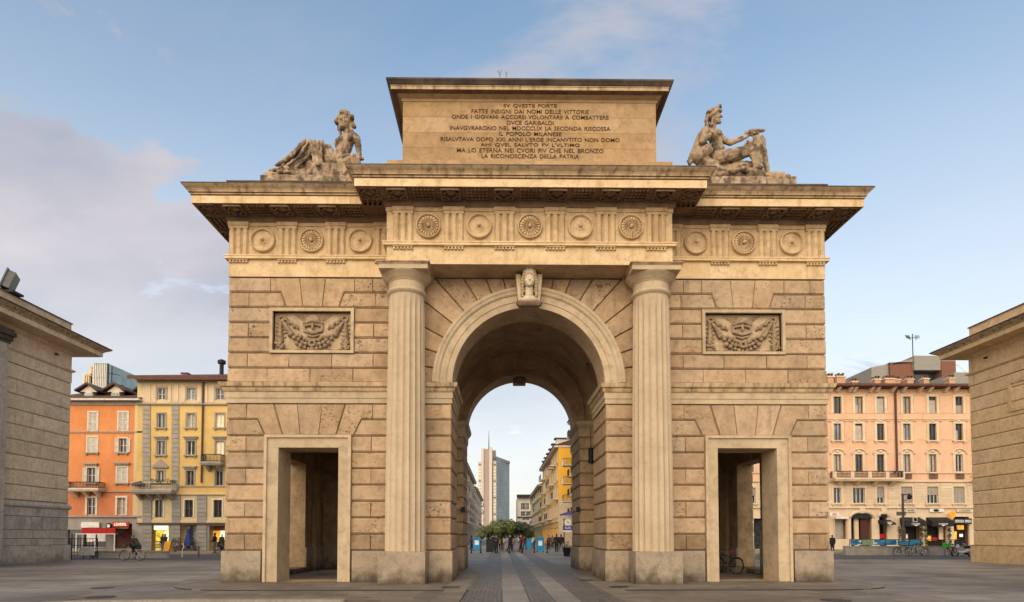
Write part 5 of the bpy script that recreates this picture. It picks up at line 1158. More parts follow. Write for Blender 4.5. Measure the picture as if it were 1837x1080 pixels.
for x0, x1 in ((256.5, 270), (308.5, 321.5), (360, 372) if False else (411, 424)):
    n = 18
    for k in range(n): y0 = 728 + k * 8.4; f.strip(x0, y0 + .35, x1, y0 + 8.05, .09, greytrim, 'quoin')
    for k in range(13): y0 = 889 + k * 7.6; f.strip(x0 - (0 if x0 < 300 else -.5), y0 + .35, x1 + 2.5, y0 + 7.3, .12, stone_g, 'quoin')
for x0, x1 in ((354, 371),):
    for k in range(13): y0 = 889 + k * 7.6; f.strip(x0, y0 + .35, x1, y0 + 7.3, .12, stone_g, 'quoin')
for x0, x1 in ((258, 270), (275, 280.5), (302, 307), (312, 320), (325, 332), (354, 361), (368, 372), (376, 384)): f.strip(x0, 690, x1, 722, .05, pinkt, 'panel')
f.strip(247, 724, 470, 726.8, .22, greytrim, 'string_course'); f.strip(247, 871.5, 470, 873.5, .1, greytrim, 'string_course'); f.strip(247, 885, 470, 887.5, .2, yellow_c, 'string_course'); f.strip(247, 683, 470, 686.5, .2, greytrim, 'frieze')
f.strip(246, 678.5, 471, 682.8, .95, pinkt, 'gutter'); f.strip(247, 933, 470, 938, .1, yellow_c, 'shop_frieze'); f.strip(247, 937.8, 470, 939.8, .3, brown_f, 'shop_cornice')
a, b, c, d = f.r(247, 664, 470, 679); mb = MB(); mb.mesh_([(a - .4, OY - 1.2, c), (b, OY - 1.2, c), (b, OY + 7, d + 1.6), (a + 9, OY + 7, d + 1.6), (a - .4, OY + 14, c), (b, OY + 14, c), (a - .4, OY - 1.2, c - .35), (b, OY - 1.2, c - .35)], [(0, 1, 2, 3), (0, 3, 4), (3, 2, 5, 4), (0, 1, 7, 6)], roof_t); rf = mb.build('roof', None, hs)
for (x, y0, y1, w) in ((291, 659, 668, .28), (384, 662, 667, .35), (399, 660, 667, .4)): q = f.r(x - 2, y0, x + 2, y1); m = (q[0] + q[1]) / 2; mb = MB(); mb.box(m - w, m + w, OY + 4.2, OY + 4.8, q[2] - 1.5, q[3] + .5, chim); mb.box(m - w - .12, m + w + .12, OY + 4.1, OY + 4.9, q[3] + .5, q[3] + .65, roof_d); mb.build('chimney', None, rf)
q = f.r(366, 645, 370, 667); m = (q[0] + q[1]) / 2; mb = MB(); mb.lathe([(.22, q[2] - 2), (.22, q[3]), (.42, q[3] + .02), (.42, q[3] + .35), (.1, q[3] + .5)], (m, OY + 3.5, .6), 10, dark); mb.build('flue', None, rf)
body(hs, a, b, OY + .3, OY + 13, c, yellow)
mb = MB(); q = f.r(366, 686, 367, 866); mb.tube([(q[0], OY - .25, q[3]), (q[0], OY - .25, q[2])], .09, 6, pipe_m); mb.build('downpipe', None, hs)
bl = f.balcony(246, 319, 867, 885, 1.2, greytrim, cream, 4); f.balcony(368, 405, 817.5, 834, 1.1, greytrim, iron_r, 2)
def foliage(name, boxes, n, size, mat, parent=None, rr=None, flat=False):
    rr = rr or R; vs = []; fs = []
    for (cx, cy, cz, rx, ry, rz) in boxes:
        for k in range(n):
            while True:
                p = Vector((rr.uniform(-1, 1), rr.uniform(-1, 1), rr.uniform(-1, 1)))
                if .25 < p.length < 1: break
            c_ = Vector((cx + p.x * rx, cy + p.y * ry, cz + p.z * rz)); nrm = (p + Vector((rr.uniform(-.7, .7), rr.uniform(-.7, .7), rr.uniform(-.2, .9)))).normalized(); u = nrm.orthogonal().normalized(); w = nrm.cross(u); a_ = rr.uniform(0, 6.28); u2 = u * math.cos(a_) + w * math.sin(a_); w2 = nrm.cross(u2)
            l = size * rr.uniform(.6, 1.3); b_ = len(vs); vs += [c_ - u2 * l, c_ + w2 * l * .4, c_ + u2 * l, c_ - w2 * l * .4]; fs.append((b_, b_ + 1, b_ + 2, b_ + 3))
    me = bpy.data.meshes.new(name); me.from_pydata([tuple(v) for v in vs], [], fs); me.materials.append(mat); return link(name, me, parent)
q = f.r(246, 862, 319, 870); plb = thing('balcony_plants', 'row of green plants along the balcony of the yellow house', 'plants', ((q[0] + q[1]) / 2, OY - 1.2, q[2])); mb = MB(); mb.box(q[0] + 2.0, q[1] - .1, OY - 1.24, OY - 1.0, q[2] - .1, q[2] + .1, brown_f); mb.build('planter_box', None, plb)
foliage('foliage', [(q[0] + 2.2 + .5 * k, OY - 1.1, q[2] + .25 + R.uniform(-.05, .12), .35, .25, .28) for k in range(5)], 60, .09, leafy, plb)
pr = thing('parasol', 'folded dark parasol leaning on the left end of the plant balcony', 'parasol', (q[0] + .7, OY - .9, q[2])); mb = MB(); mb.lathe([(.9, .0), (.7, .25), (.05, .45)], (q[0] + .8, OY - .8, q[2] - .1), 12, brown_f); mb.build('canopy', None, pr); mb = MB(); mb.tube([(q[0] + .8, OY - .8, q[2] - 1.3), (q[0] + .8, OY - .8, q[2] + .3)], .03, 5, dark); mb.build('pole', None, pr)
f.ops = [f.r(270.5, 943, 302, 988), f.r(322, 942, 354, 988), f.r(375, 943, 405, 988), f.r(426, 943, 456, 988)]; f.wall(247, 939, 470, 988.8, stone_g, 'shop_front')
for (x0, x1, m) in ((270.5, 302, lit_y), (322, 354, poster), (375, 405, plain('shop_brown', (.20, .08, .03), .6)), (426, 456, glass)): f.strip(x0, 943, x1, 988, -.9, m, 'shop_interior', -1.0)
f.ops = []
lit = MB(); f.box(lit, f.r(276, 941, 300, 950.5), -.12, -.02, lit_w); lit.build('lit_panel', None, hs)
for q_, m in (((289, 953, 295, 968), lit_w), ((391, 952, 397, 968), lit_w), ((377, 952, 390, 985), lit_o)): mb = MB(); f.box(mb, f.r(*q_), -.85, -.6, m); mb.build('lit_shelf', None, hs)
mb = MB()
for k in range(6): f.box(mb, f.r(275, 971 + 2.6 * k, 283 + (k % 3) * 1.5, 972.5 + 2.6 * k), -.8, -.35, (brown_f, white, red, dark)[k % 4])
f.box(mb, f.r(322.5, 941, 323.5, 988), -.1, 0, brown_f); f.box(mb, f.r(342, 941, 343.3, 988), -.15, -.05, black); f.box(mb, f.r(322, 985, 354, 988.5), -.2, .02, brown_f); mb.build('shop_fitting', None, hs)
put('lettering', strokes(1.1, .16, 9), dark, hs, ((lambda q: (q[0] + q[1]) / 2)(f.r(276, 941, 300, 950)), OY - .02, f.r(276, 944, 300, 947)[2]))
blue_d = plain('blue_dress', (.035, .05, .22), .8); dr = thing('dress_display', 'blue dress on a stand in the pale shop window', 'dress'); x_, z_ = at(338, 986, OY + .35); mb = MB(); mb.lathe([(.5, .35), (.42, .8), (.3, 1.3), (.2, 1.7), (.24, 1.9), (.15, 2.1), (.06, 2.15)], (x_, OY + .4, z_), 12, blue_d); mb.build('dress', None, dr); mb = MB(); mb.tube([(x_, OY + .4, z_), (x_, OY + .4, z_ + .36)], .04, 6, dark); mb.ball((x_, OY + .4, z_ + 2.26), (.1, .1, .13), 8, white); mb.build('stand', None, dr)
# ---- peach house on the right
QY = 46.0; hs = thing('peach_house', 'peach coloured five storey house with brown shutters, right of the gate', 'house', (40, QY, .12)); f = Fac(hs, QY)
colx = [1345, 1384, 1424, 1463, 1502, 1540.6, 1579.5, 1626.5, 1673, 1720.4, 1768, 1812]
rr = random.Random(4)
for i, x in enumerate(colx):
    P_ = [glass, curtain, glass, brown_f][rr.randrange(4)]
    if i % 3 != 1: f.strip(x - 6.2, 714 + rr.uniform(0, 14), x - 6.2 + rr.choice([5, 6, 12.4]), 741, -.11, rr.choice([shutter_g, curtain, shutter_g]), 'shutter', o0=-.135)
    if i % 2: f.strip(x - 6, 761 + rr.uniform(0, 12), x - 6 + rr.choice([5, 12]), 789, -.11, rr.choice([shutter_g, curtain]), 'shutter', o0=-.135)
    f.window(x - 7.3, 711.5, x + 7.3, 742, pinkt, fmat=brown_f, pane=[shutter_g, shutter_g, glass, glass, glass, shutter_g][i % 6], trans=0, tw=.3)
    f.window(x - 7, 760, x + 7, 790, pinkt, fmat=brown_f, pane=[curtain, glass, brown_f, glass_l, curtain, glass][(i * 2 + 1) % 6], trans=0, sill=pinkt, hood='wave', tw=.28)
    f.window(x - 7, 815, x + 7, 846.5, pinkt, fmat=brown_f if i != 9 else white_f, pane=[curtain, curtain, glass, glass][(i + 1) % 4], trans=0, hood='arch', tw=.3)
    w = 7 if i in (4, 6) else (11 if i == 5 else 10.5); bl_ = {4: 0, 5: 0, 6: .65, 7: 1, 8: .5, 9: 1}.get(i, .5)
    f.window(x - w, 875 if i < 6 else 873, x + w, 903, pinkt, fmat=white_f, pane=glass, mull=2 if w > 8 else 1, trans=0, sill=pinkt, blind=bl_, tw=.2)
f.wall(1330, 697, 1835, 864, pink); f.wall(1330, 864, 1835, 912, pinkt, 'lower_wall')
for k in range(9):
    y = 866.5 + k * 5.0
    for i in range(len(colx) - 1): f.strip(colx[i] + 13.5, y, colx[i + 1] - 13.5, y + 4.4, .06, pinkt, 'band_stone', o0=-.01)
for i, x in enumerate(colx[:-1]): m = (x + colx[i + 1]) / 2; h_ = (colx[i + 1] - x) / 2 - 12; f.strip(m - h_, 712, m + h_, 741, .045, pink, 'panel'); f.strip(m - h_ + .8, 765, m + h_ - .8, 789, .045, pink, 'panel')
f.strip(1330, 751.5, 1835, 753, .1, pinkt, 'string_course'); f.strip(1330, 847.5, 1835, 849.5, .12, pinkt, 'string_course'); f.strip(1330, 862.5, 1835, 865, .2, pinkt, 'string_course'); f.strip(1330, 909, 1835, 912, .18, pinkt, 'string_course'); f.strip(1330, 707, 1835, 709, .08, pinkt, 'string_course')
f.strip(1330, 693.5, 1835, 697, 1.1, white_f, 'gutter')
for x in (1487, 1500, 1521.5, 1529.5, 1559.5, 1570, 1598, 1617, 1646, 1664, 1692.5, 1710, 1739, 1757, 1785): q = f.r(x - 2.6, 697.5, x + 2.6, 703); mb = MB(); mb.prism([(QY - .95, q[3]), (QY, q[3]), (QY, q[2] - .15), (QY - .3, q[2] - .1)], q[0], q[1], pinkt, Matrix(((0, 1, 0, 0), (1, 0, 0, 0), (0, 0, 1, 0), (0, 0, 0, 1)))); mb.build('eaves_bracket', None, hs)
a, b, c, d = f.r(1330, 682, 1835, 693.5); mb = MB(); mb.prism([(QY - 1.3, c), (QY + 5, d + 1.0), (QY + 11, c), (QY + 11, c - .3), (QY - 1.3, c - .25)], a, b, roof_t, Matrix(((0, 1, 0, 0), (1, 0, 0, 0), (0, 0, 1, 0), (0, 0, 0, 1)))); rf = mb.build('roof', None, hs)
for (x0, x1, yt) in ((1481.5, 1490.5, 666), (1513, 1525, 663), (1526.5, 1543, 664.5), (1558, 1568, 673), (1600, 1610.5, 669), (1618, 1637, 668.5), (1638, 1655, 667), (1657, 1669, 670), (1690.5, 1701, 668), (1735, 1746, 668)):
    q = f.r(x0, yt, x1, 686); mb = MB(); y = QY + 2.5 + rr.uniform(0, 1.2); mb.box(q[0], q[1], y, y + .8, q[2] - .3, q[3], chim); mb.box(q[0] - .08, q[1] + .08, y - .08, y + .88, q[3], q[3] + .12, pinkt); n = max(2, int((q[1] - q[0]) / .35))
    for k in range(n): u = q[0] + (q[1] - q[0]) * (k + .5) / n; mb.prism([(u - .17, q[3] + .38), (u, q[3] + .52), (u + .17, q[3] + .38), (u, q[3] + .43)], y, y + .8, roof_d); mb.box(u - .13, u - .09, y + .1, y + .7, q[3] + .12, q[3] + .39, chim); mb.box(u + .09, u + .13, y + .1, y + .7, q[3] + .12, q[3] + .39, chim)
    mb.build('chimney', None, rf)
mb = MB(); q = f.r(1604, 697, 1605, 844); mb.tube([(q[0], QY - .7, q[3] + .2), (q[0], QY - .2, q[3] - .6), (q[0], QY - .2, q[2]), (q[0] - .35, QY - .2, q[2] - .3)], .11, 6, pipe_m); mb.build('downpipe', None, hs)
body(hs, a, b, QY + .3, QY + 10.5, c, pink)
bl = f.balcony(1488, 1612, 847, 862, 1.1, pinkt, iron_r, 4)
mb = MB(); qq = f.r(1488, 850, 1612, 859)
for k in range(5): mb.box(qq[0] + (qq[1] - qq[0]) * k / 4 - .2, qq[0] + (qq[1] - qq[0]) * k / 4 + .2 if k < 4 else qq[1], QY - 1.12, QY - .95, qq[2], qq[3] + .15, pinkt)
mb.build('balcony_pier', None, bl)
for x in (1626.5, 1673, 1720.4): # little iron guards below the piano nobile windows
    q = f.r(x - 7.5, 850, x + 7.5, 858.5); mb = MB()
    for k in range(9): u = q[0] + (q[1] - q[0]) * k / 8; mb.tube([(u, QY - .16, q[2]), (u, QY - .16, q[3])], .03, 4, iron_r)
    for z in (q[2], q[3]): mb.tube([(q[0], QY - .16, z), (q[1], QY - .16, z)], .035, 4, iron_r)
    mb.build('window_guard', None, hs)
ar = [(1526.5, 921, 1565, 968), (1577, 922, 1592.5, 967)]; ops = [f.r(1497, 931, 1519, 967), f.r(1526.5, 930, 1565, 985), f.r(1577, 928, 1592.5, 985), f.r(1616, 928, 1652.5, 985), f.r(1662, 928, 1699, 985), f.r(1710.5, 927, 1740, 985), f.r(1352, 930, 1380, 985), f.r(1400, 930, 1430, 985), f.r(1445, 930, 1475, 985)]
f.ops = ops; f.wall(1330, 912, 1835, 985.5, pinkt, 'shop_front'); f.ops = []
for (x0, y0, x1, y1) in ((1526.5, 920, 1565, 930.2), (1577, 921.5, 1592.5, 928.2)):           # arched heads over the gateway and the narrow window
    q = f.r(x0, y0, x1, y1); m = (q[0] + q[1]) / 2; r_ = (q[1] - q[0]) / 2; mb = MB(); n = 14
    pts = [(m + r_ * math.cos(math.pi * k / n), q[2] + (q[3] - q[2]) * math.sin(math.pi * k / n)) for k in range(n + 1)]
    mb.prism(pts, QY - .012, QY + .3, black); mb.tube([(p[0] * 1.0 + (p[0] - m) * .12, QY - .06, p[1] + .14) for p in pts], .15, 6, pinkt); mb.prism([(m - .25, q[3] - .05), (m + .25, q[3] - .05), (m + .35, q[3] + .75), (m - .35, q[3] + .75)], QY - .16, QY, pinkt); mb.build('arch_head', None, hs)
dk = plain('dark_interior', (.02, .016, .014), .8); wood = plain('red_brown_door', (.07, .02, .012), .6)
for q, m in zip(ops, (curtain, dk, dk, dk, dk, dk, glass, lit_y, glass)): mb = MB(); mb.box(q[0], q[1], QY + .7, QY + .75, q[2], q[3], m); mb.build('shop_interior', None, hs)
mb = MB(); f.box(mb, f.r(1536, 930, 1545, 985), -.6, -.4, pinkt); f.box(mb, f.r(1546, 930, 1562, 985), -.5, -.3, wood); mb.build('gateway_door', None, hs)
mb = MB(); f.box(mb, f.r(1578, 958, 1592, 966), -.6, -.3, red); f.box(mb, f.r(1664, 961, 1674, 970), -.6, -.3, lit_o); f.box(mb, f.r(1676, 964, 1685, 970), -.6, -.3, red); f.box(mb, f.r(1711, 953, 1720, 968), -.5, -.3, lit_o); f.box(mb, f.r(1722, 942, 1733, 950), -.5, -.3, lit_o); f.box(mb, f.r(1727, 958, 1731, 963), -.5, -.3, lit_w); f.box(mb, f.r(1688, 945, 1696, 968), -.5, -.3, pinkt); f.box(mb, f.r(1628, 958, 1633, 966), -.5, -.4, win_glow); mb.build('shop_display', None, hs)
f.strip(1497, 927.5, 1520, 931, .3, white, 'door_hood'); f.strip(1495, 931, 1497, 967, .1, pinkt, 'door_jamb'); f.strip(1519, 931, 1521, 967, .1, pinkt, 'door_jamb')
for (x0, x1, y0, y1, tx) in ((1575, 1597, 935, 942, ''), (1614, 1650, 931, 944.5, ''), (1661, 1700, 931, 944.5, '')):
    q = f.r(x0, y0, x1, y1); aw = thing('shop_awning', {1575: 'narrow black awning on the arched shop window of the peach house', 1614: 'wide black awning behind the lamp post, peach house', 1661: 'wide black awning right of the lamp post, peach house'}[x0], 'awning', ((q[0] + q[1]) / 2, QY - .5, q[2])); mb = MB()
    mb.mesh_([(q[0], QY - .03, q[3] + .15), (q[1], QY - .03, q[3] + .15), (q[1], QY - 1.0, q[3] - .25), (q[0], QY - 1.0, q[3] - .25), (q[0], QY - 1.0, q[2]), (q[1], QY - 1.0, q[2]), (q[0], QY - .03, q[2] + .2), (q[1], QY - .03, q[2] + .2)], [(0, 1, 2, 3), (3, 2, 5, 4), (0, 3, 4, 6), (1, 7, 5, 2)], black); mb.build('canopy', None, aw)
    put('lettering', strokes((q[1] - q[0]) * .42, .16, 8), white, aw, ((q[0] + q[1]) / 2, QY - 1.002, q[2] + .28)); mb = MB(); m = (q[0] + q[1]) / 2; mb.prism([(m - .3, q[2] + .17), (m + .3, q[2] + .17), (m, q[2] + .03)], QY - 1.02, QY - 1.001, white); mb.build('emblem', None, aw)
    for xx in (q[0] - .1, q[1] + .1) if x0 > 1600 else ():
        g_ = tag(foliage('garland', [(xx, QY - .15, q[2] - .3 - .7 * k, .22, .18, .4) for k in range(4)], 40, .12, leafy), 'dark green garland hanging at the %s side of the %s black awning' % ('left' if xx < m else 'right', 'lamp post' if x0 == 1614 else 'right hand'), 'garland')
sign(1710.5, 930, 1742, 940, QY - .1, black, 'DISPENSA EMILIA', white, 'black sign reading DISPENSA EMILIA over the right hand shop door', tw=.95, tH=.5)
sign(1667, 912.8, 1692, 918.5, QY - .05, white, None, None, 'cream name board with a dark oval emblem, peach house'); x_, z_ = at(1679.5, 915.6, QY - .18); mb = MB(); mb.lathe([(.001, 0), (.2, 0)], n=16, mat=dark, M=Matrix.Translation((x_, QY - .185, z_)) @ Matrix.Rotation(rad(90), 4, 'X') @ Matrix.Diagonal((1.7, .75, 1, 1)), cap=False); o = mb.build('emblem'); o.parent = [q for q in C.objects if q.name.startswith('shop_sign')][-1]; o.matrix_parent_inverse = Matrix.Translation(o.parent.location).inverted()
sign(1715, 914, 1744, 919, QY - .05, cream, '~8', brown_f, 'cream board with dark lettering above the right hand shop', tH=.5, tw=.7)
sign(1624, 913, 1642, 918.5, QY - .05, cream, '~6', brown_f, 'small cream board with dark letters behind the lamp post', tH=.5, tw=.7)
sign(1608, 918, 1624, 925, QY - 1.2, brown_f, None, None, 'brown projecting panel left of the lamp post')
sign(1488, 919.5, 1505, 925.5, QY - 1.0, white, '~3', red, 'white projecting sign with red mark beside the gate edge', tw=.5, tH=.6)
mb = MB(); x_, z_ = at(1708, 923.5, QY - .7); om = plain('orange_sign', (.85, .27, .02), .6, emit=.25); mb.lathe([(.001, -.06), (.38, -.06), (.40, 0), (.38, .06), (.001, .06)], n=20, mat=om, M=Matrix.Translation((x_, QY - .7, z_)) @ Matrix.Rotation(rad(90), 4, 'X'), cap=False); mb.tube([(x_, QY - .7, z_), (x_, QY, z_)], .03, 5, dark); tag(mb.build('round_sign'), 'round orange sign projecting beside the right hand shop', 'sign')
mb = MB(); x_, z_ = at(1748, 859, QY - .6); mb.lathe([(.25, -.3), (.1, .1), (.04, .2)], (x_, QY - .6, z_), 10, dark); mb.tube([(x_, QY - .6, z_ + .2), (x_, QY, z_ + .3)], .03, 5, dark); tag(mb.build('wall_lantern'), 'dark bell shaped wall lantern on the peach house by the right lodge', 'lantern')
# ---- brown modern block behind the peach house
BY = 92.0; mo = thing('modern_block', 'modern flat roofed block of grey and red brown panels behind the peach house', 'building', (74, BY, 0)); conc = plain('grey_panel', (.27, .25, .215), .9, var=.1); rb = plain('red_brown_panel', (.20, .085, .055), .85, var=.12)
def bbox(px0, py0, px1, py1, Y, dep, mat, name, root, zb=None): a, t_ = at(px0, py0, Y); b, u = at(px1, py1, Y); mb = MB(); mb.box(a, b, Y, Y + dep, u if zb is None else zb, t_, mat); return mb.build(name, None, root)
bbox(1597, 650, 1640, 700, BY, 14, rb, 'red_panel', mo, 0); bbox(1640, 638, 1689, 664, BY - .6, 14, conc, 'fascia', mo); bbox(1640, 664, 1689, 700, BY + 1, 13, glass, 'glazing', mo, 0); bbox(1689, 648, 1716, 700, BY - .8, 14, rb, 'red_panel', mo, 0); bbox(1689, 637.5, 1714, 648, BY - .3, 14, conc, 'fascia', mo)
a, t_ = at(1561, 660, BY + 1); b, _ = at(1597, 648, BY + 1); mb = MB(); mb.prism([(a, 0), (b, 0), (b, at(0, 648, BY + 1)[1]), (a, t_)], BY + .6, BY + 14, conc); mb.build('end_wall', None, mo)
a, t_ = at(1597, 650, BY); b, _ = at(1640, 638, BY); mb = MB(); mb.prism([(a, t_ - .01), (b, t_ - .01), (b, at(0, 638, BY)[1]), (a, at(0, 648, BY)[1])], BY - .2, BY + 14, conc); mb.build('fascia', None, mo)
a, t_ = at(1637, 606, BY + 4); _, u = at(1637, 640, BY + 4); mb = MB(); mb.tube([(a, BY + 4, u - 2), (a, BY + 4, t_ + .8)], .09, 5, dark)
for s in (-1, 1):
    mb.tube([(a, BY + 4, t_), (a + s * 1.1, BY + 4, t_ + .2)], .06, 4, dark)
    for k in range(5): mb.tube([(a + s * (.5 + .2 * k), BY + 3.8, t_ - .5 + .1 * k), (a + s * (.6 + .2 * k), BY + 4.2, t_ + .6)], .05, 4, dark)
tag(mb.build('antenna'), 'rooftop aerial mast with bristling arms on the brown modern block', 'antenna')
gs = thing('skylight_house', 'blue grey slanted glass roof seen between the modern block and right lodge', 'building', (84, 80, 0)); bbox(1712, 668, 1750, 700, 80, 8, conc, 'wall', gs, 0)
a, t_ = at(1717, 655, 84); b, u = at(1752, 683, 80); mb = MB(); mb.face([(a, 80, u), (b, 80, u), (b, 84, t_), (a, 84, t_)], glass_l); mb.build('glazing', None, gs); mb = MB()
for k in range(7): x = a + (b - a) * k / 6; mb.tube([(x, 80, u + .04), (x - .0, 84, t_ + .04)], .06, 4, white_f)
mb.tube([(a, 84, t_), (b, 84, t_)], .12, 4, dark); mb.build('glazing_bar', None, gs)
# ---- glass tower behind the orange house
GY = 135.0; gt = thing('glass_building', 'stepped blue glass office building rising behind the orange house', 'building', (-96, GY, 0)); teal = plain('teal_glazing', (.10, .30, .36), .3, .0, spec=.5, var=.4, scale=.25); paleg = plain('pale_facade', (.62, .50, .34), .7, var=.15, scale=.3); milky = plain('milky_glazing', (.27, .37, .37), .35, 0, spec=.5, var=.25, scale=.3)
bbox(149, 669, 161, 712, GY + 2, 20, paleg, 'wing', gt, 0); bbox(161, 655, 169.5, 712, GY + 1, 20, paleg, 'wing', gt, 0); bbox(169.5, 653, 195, 712, GY, 22, milky, 'front_glazing', gt, 0)
A_ = at(195, 653, GY); B_ = at(249, 669.5, GY + 40); mb = MB(); zt = A_[1]; mb.face([(A_[0], GY, 0), (B_[0], GY + 40, 0), (B_[0], GY + 40, zt), (A_[0], GY, zt)], teal); mb.face([(A_[0], GY, zt), (B_[0], GY + 40, zt), (at(169.5, 653, GY)[0], GY + 22, zt)], conc); mb.build('side_glazing', None, gt)
mb = MB(); q0 = at(169.5, 653, GY)[0]
for k in range(9): x = q0 + (A_[0] - q0) * k / 8; mb.box(x - .12, x + .12, GY - .25, GY, 20, zt, white_f)
for k in range(9):
    t_ = k / 8; x = A_[0] + (B_[0] - A_[0]) * t_; y = GY + 40 * t_; mb.box(x - .15, x + .15, y - .45, y - .02, 20, zt, iron_r)
for z in [zt - 3.7 * k for k in range(5)]: mb.tube([(A_[0], GY - .2, z), (B_[0], GY + 39.8, z)], .16, 4, iron_r); mb.box(q0, A_[0], GY - .2, GY, z - .1, z + .1, iron_r)
for px0, px1 in ((149, 161), (161, 169.5)):
    a, _ = at(px0, 660, GY); b, _ = at(px1, 660, GY)
    for k in range(7): z = at(0, 669 if px0 < 160 else 655, GY)[1] - .4 - 2.2 * k; mb.box(a, b, GY + .6, GY + 1.0, z - .12, z + .12, pinkt)
    for k in range(4): mb.box(a + (b - a) * k / 3 - .08, a + (b - a) * k / 3 + .08, GY + .6, GY + 1.01, 15, at(0, 669 if px0 < 160 else 655, GY)[1], pinkt)
mb.build('mullion', None, gt)
mb = MB(); x_, zt_ = at(142, 641, OY - 2); _, zb_ = at(142, 692, OY - 2)
mb.tube([(x_, OY + 3, zb_ - 1), (x_, OY + 3, zt_ + .5)], .05, 5, dark)
for k, (dz_, w_) in enumerate(((.3, .9), (1.4, 1.3), (1.9, .7), (2.7, .5))): mb.tube([(x_ - w_ * .4, OY + 3, zt_ - dz_ + .1), (x_ + w_, OY + 3, zt_ - dz_ - .15)], .03, 4, dark)
tag(mb.build('antenna'), 'television aerial on the roof of the orange house by the left lodge', 'antenna')
# ------------------------------------------------------------------ the street beyond the arch
def street_house(label, s, xf, y0, y1, zt, wall, trim, nw, nf, depth=9.0, roof=True, balc=0, low=None, seed=1, dorm=0, gable=None):
    """house along the street with its windowed front on the plane x = xf facing the street (s = side)"""
    rr = random.Random(seed); root = thing('street_house', label, 'house', (xf + s * depth / 2, (y0 + y1) / 2, 0)); MX = frame_x(xf, -s); ops = []; fh = (zt - 4.2) / nf; L = y1 - y0
    for i in range(nw):
        for j in range(nf): yc_ = y0 + L * (i + .5) / nw; z = 4.6 + j * fh; ops.append((yc_ - .6, yc_ + .6, z + .3, z + min(fh - .6, 2.3)))
        yc_ = y0 + L * (i + .5) / nw; ops.append((yc_ - 1.2, yc_ + 1.2, .1, 3.1))
    mb = MB(); wall_open(mb, MX, y0, y1, 0, zt, ops, .3, wall); mb.build('wall', None, root)
    mb = MB(); xb = xf + s * depth
    for Y in (y0, y1): mb.face([(xf, Y, 0), (xb, Y, 0), (xb, Y, zt), (xf, Y, zt)], gable or wall)
    mb.face([(xb, y0, 0), (xb, y1, 0), (xb, y1, zt), (xb, y0, zt)], wall); mb.build('side_walls', None, root)
    for (a, b, c, d) in ops:
        mb = MB(); g = (.12 if c > 1 else .05)
        if c > 1:
            for (u0, u1, v0, v1) in ((a - g, a, c, d), (b, b + g, c, d), (a - g, b + g, d, d + g), (a - .2, b + .2, c - .14, c)): q0, q1 = sorted((xf, xf - s * .09)); mb.box(q0, q1, u0, u1, v0 + .001, v1 - .001, trim)
        q0, q1 = sorted((xf + s * .2, xf + s * .26)); m = (a + b) / 2; mb.box(q0, q1, m - .05, m + .05, c, d, trim); mb.box(q0, q1, a, a + .07, c, d, trim); mb.box(q0, q1, b - .07, b, c, d, trim)
        o = mb.build('window', None, root); mb = MB(); q0, q1 = sorted((xf + s * .27, xf + s * .3)); mb.box(q0, q1, a, b, c, d, rr.choice([glass, glass, curtain, dk])); mb.build('pane', None, o)
        if c > 1 and rr.random() < balc:
            mb = MB(); q0, q1 = sorted((xf, xf - s * .95)); mb.box(q0, q1, a - .6, b + .6, c - .2, c - .02, trim); fx = xf - s * .9
            for k in range(9): yk = a - .55 + (b - a + 1.1) * k / 8; mb.tube([(fx, yk, c), (fx, yk, c + 1.0)], .03, 4, iron_r)
            mb.tube([(fx, a - .55, c + 1.0), (fx, b + .55, c + 1.0)], .04, 4, iron_r); mb.build('balcony', None, root)
    mb = MB(); q0, q1 = sorted((xf - s * .7, xb)); mb.box(q0, q1, y0 - .15, y1 + .15, zt, zt + .3, trim); mb.box(*sorted((xf, xf - s * .15)), y0, y1, 4.0, 4.3, trim); mb.build('cornice', None, root)
    if roof:
        mb = MB(); mb.prism([(xf - s * .9, zt + .305), (xf + s * depth / 2, zt + 2.0), (xb, zt + .305)], y0 - .2, y1 + .2, roof_d); rf = mb.build('roof', None, root)
        for k in range(dorm): y = y0 + (y1 - y0) * (k + .5) / dorm; mb = MB(); q0, q1 = sorted((xf - s * .1, xf + s * 3)); mb.box(q0, q1, y - .7, y + .7, zt + .31, zt + 1.8, trim); mb.box(min(q0, q1) - .3, max(q0, q1) + .2, y - .95, y + .95, zt + 1.8, zt + 1.98, roof_d); mb.box(*sorted((xf - s * .12, xf - s * .101)), y - .4, y + .4, zt + .5, zt + 1.6, glass); mb.build('dormer', None, rf)
    return root
golden = plain('golden_render', (.80, .42, .05), .9, var=.05, scale=.3); beige = plain('beige_render', (.58, .46, .32), .9); greyr = plain('grey_render', (.42, .37, .31), .9); whiter = plain('white_render', (.64, .58, .50), .9); olive_r = plain('olive_render', (.34, .28, .14), .9); light_b = plain('light_trim', (.62, .54, .44), .9)
XR = 8.6                                        # right hand street front (world x)
gold = street_house('bright golden yellow house with a blank side wall, right of the far street', 1, XR, 77, 114, 16.4, plain('golden_front', (.74, .44, .14), .9), light_b, 9, 4, balc=.5, dorm=6, seed=3, gable=golden)
q_ = (XR + .0, XR + 9.0); mb = MB(); mb.box(q_[0], q_[1], 76.9, 76.99, 0, 7.6, beige); mb.build('lower_gable', None, gold)
street_house('lower olive and brown house beyond the golden one', 1, XR - .2, 115, 160, 13.2, olive_r, light_b, 9, 3, balc=.35, seed=5)
street_house('pale narrow house with many balconies nearest the arch on the right', 1, XR + 1.9, 40, 73.5, 19.5, whiter, light_b, 8, 5, balc=.9, seed=6)
street_house('grey house with ornate balconies on the left of the far street', -1, -8.7, 78, 150, 16.6, greyr, light_b, 13, 4, balc=.6, seed=8)
street_house('second grey house farther down the left of the street', -1, -8.6, 151, 215, 15.5, greyr, light_b, 12, 4, balc=.4, seed=9)
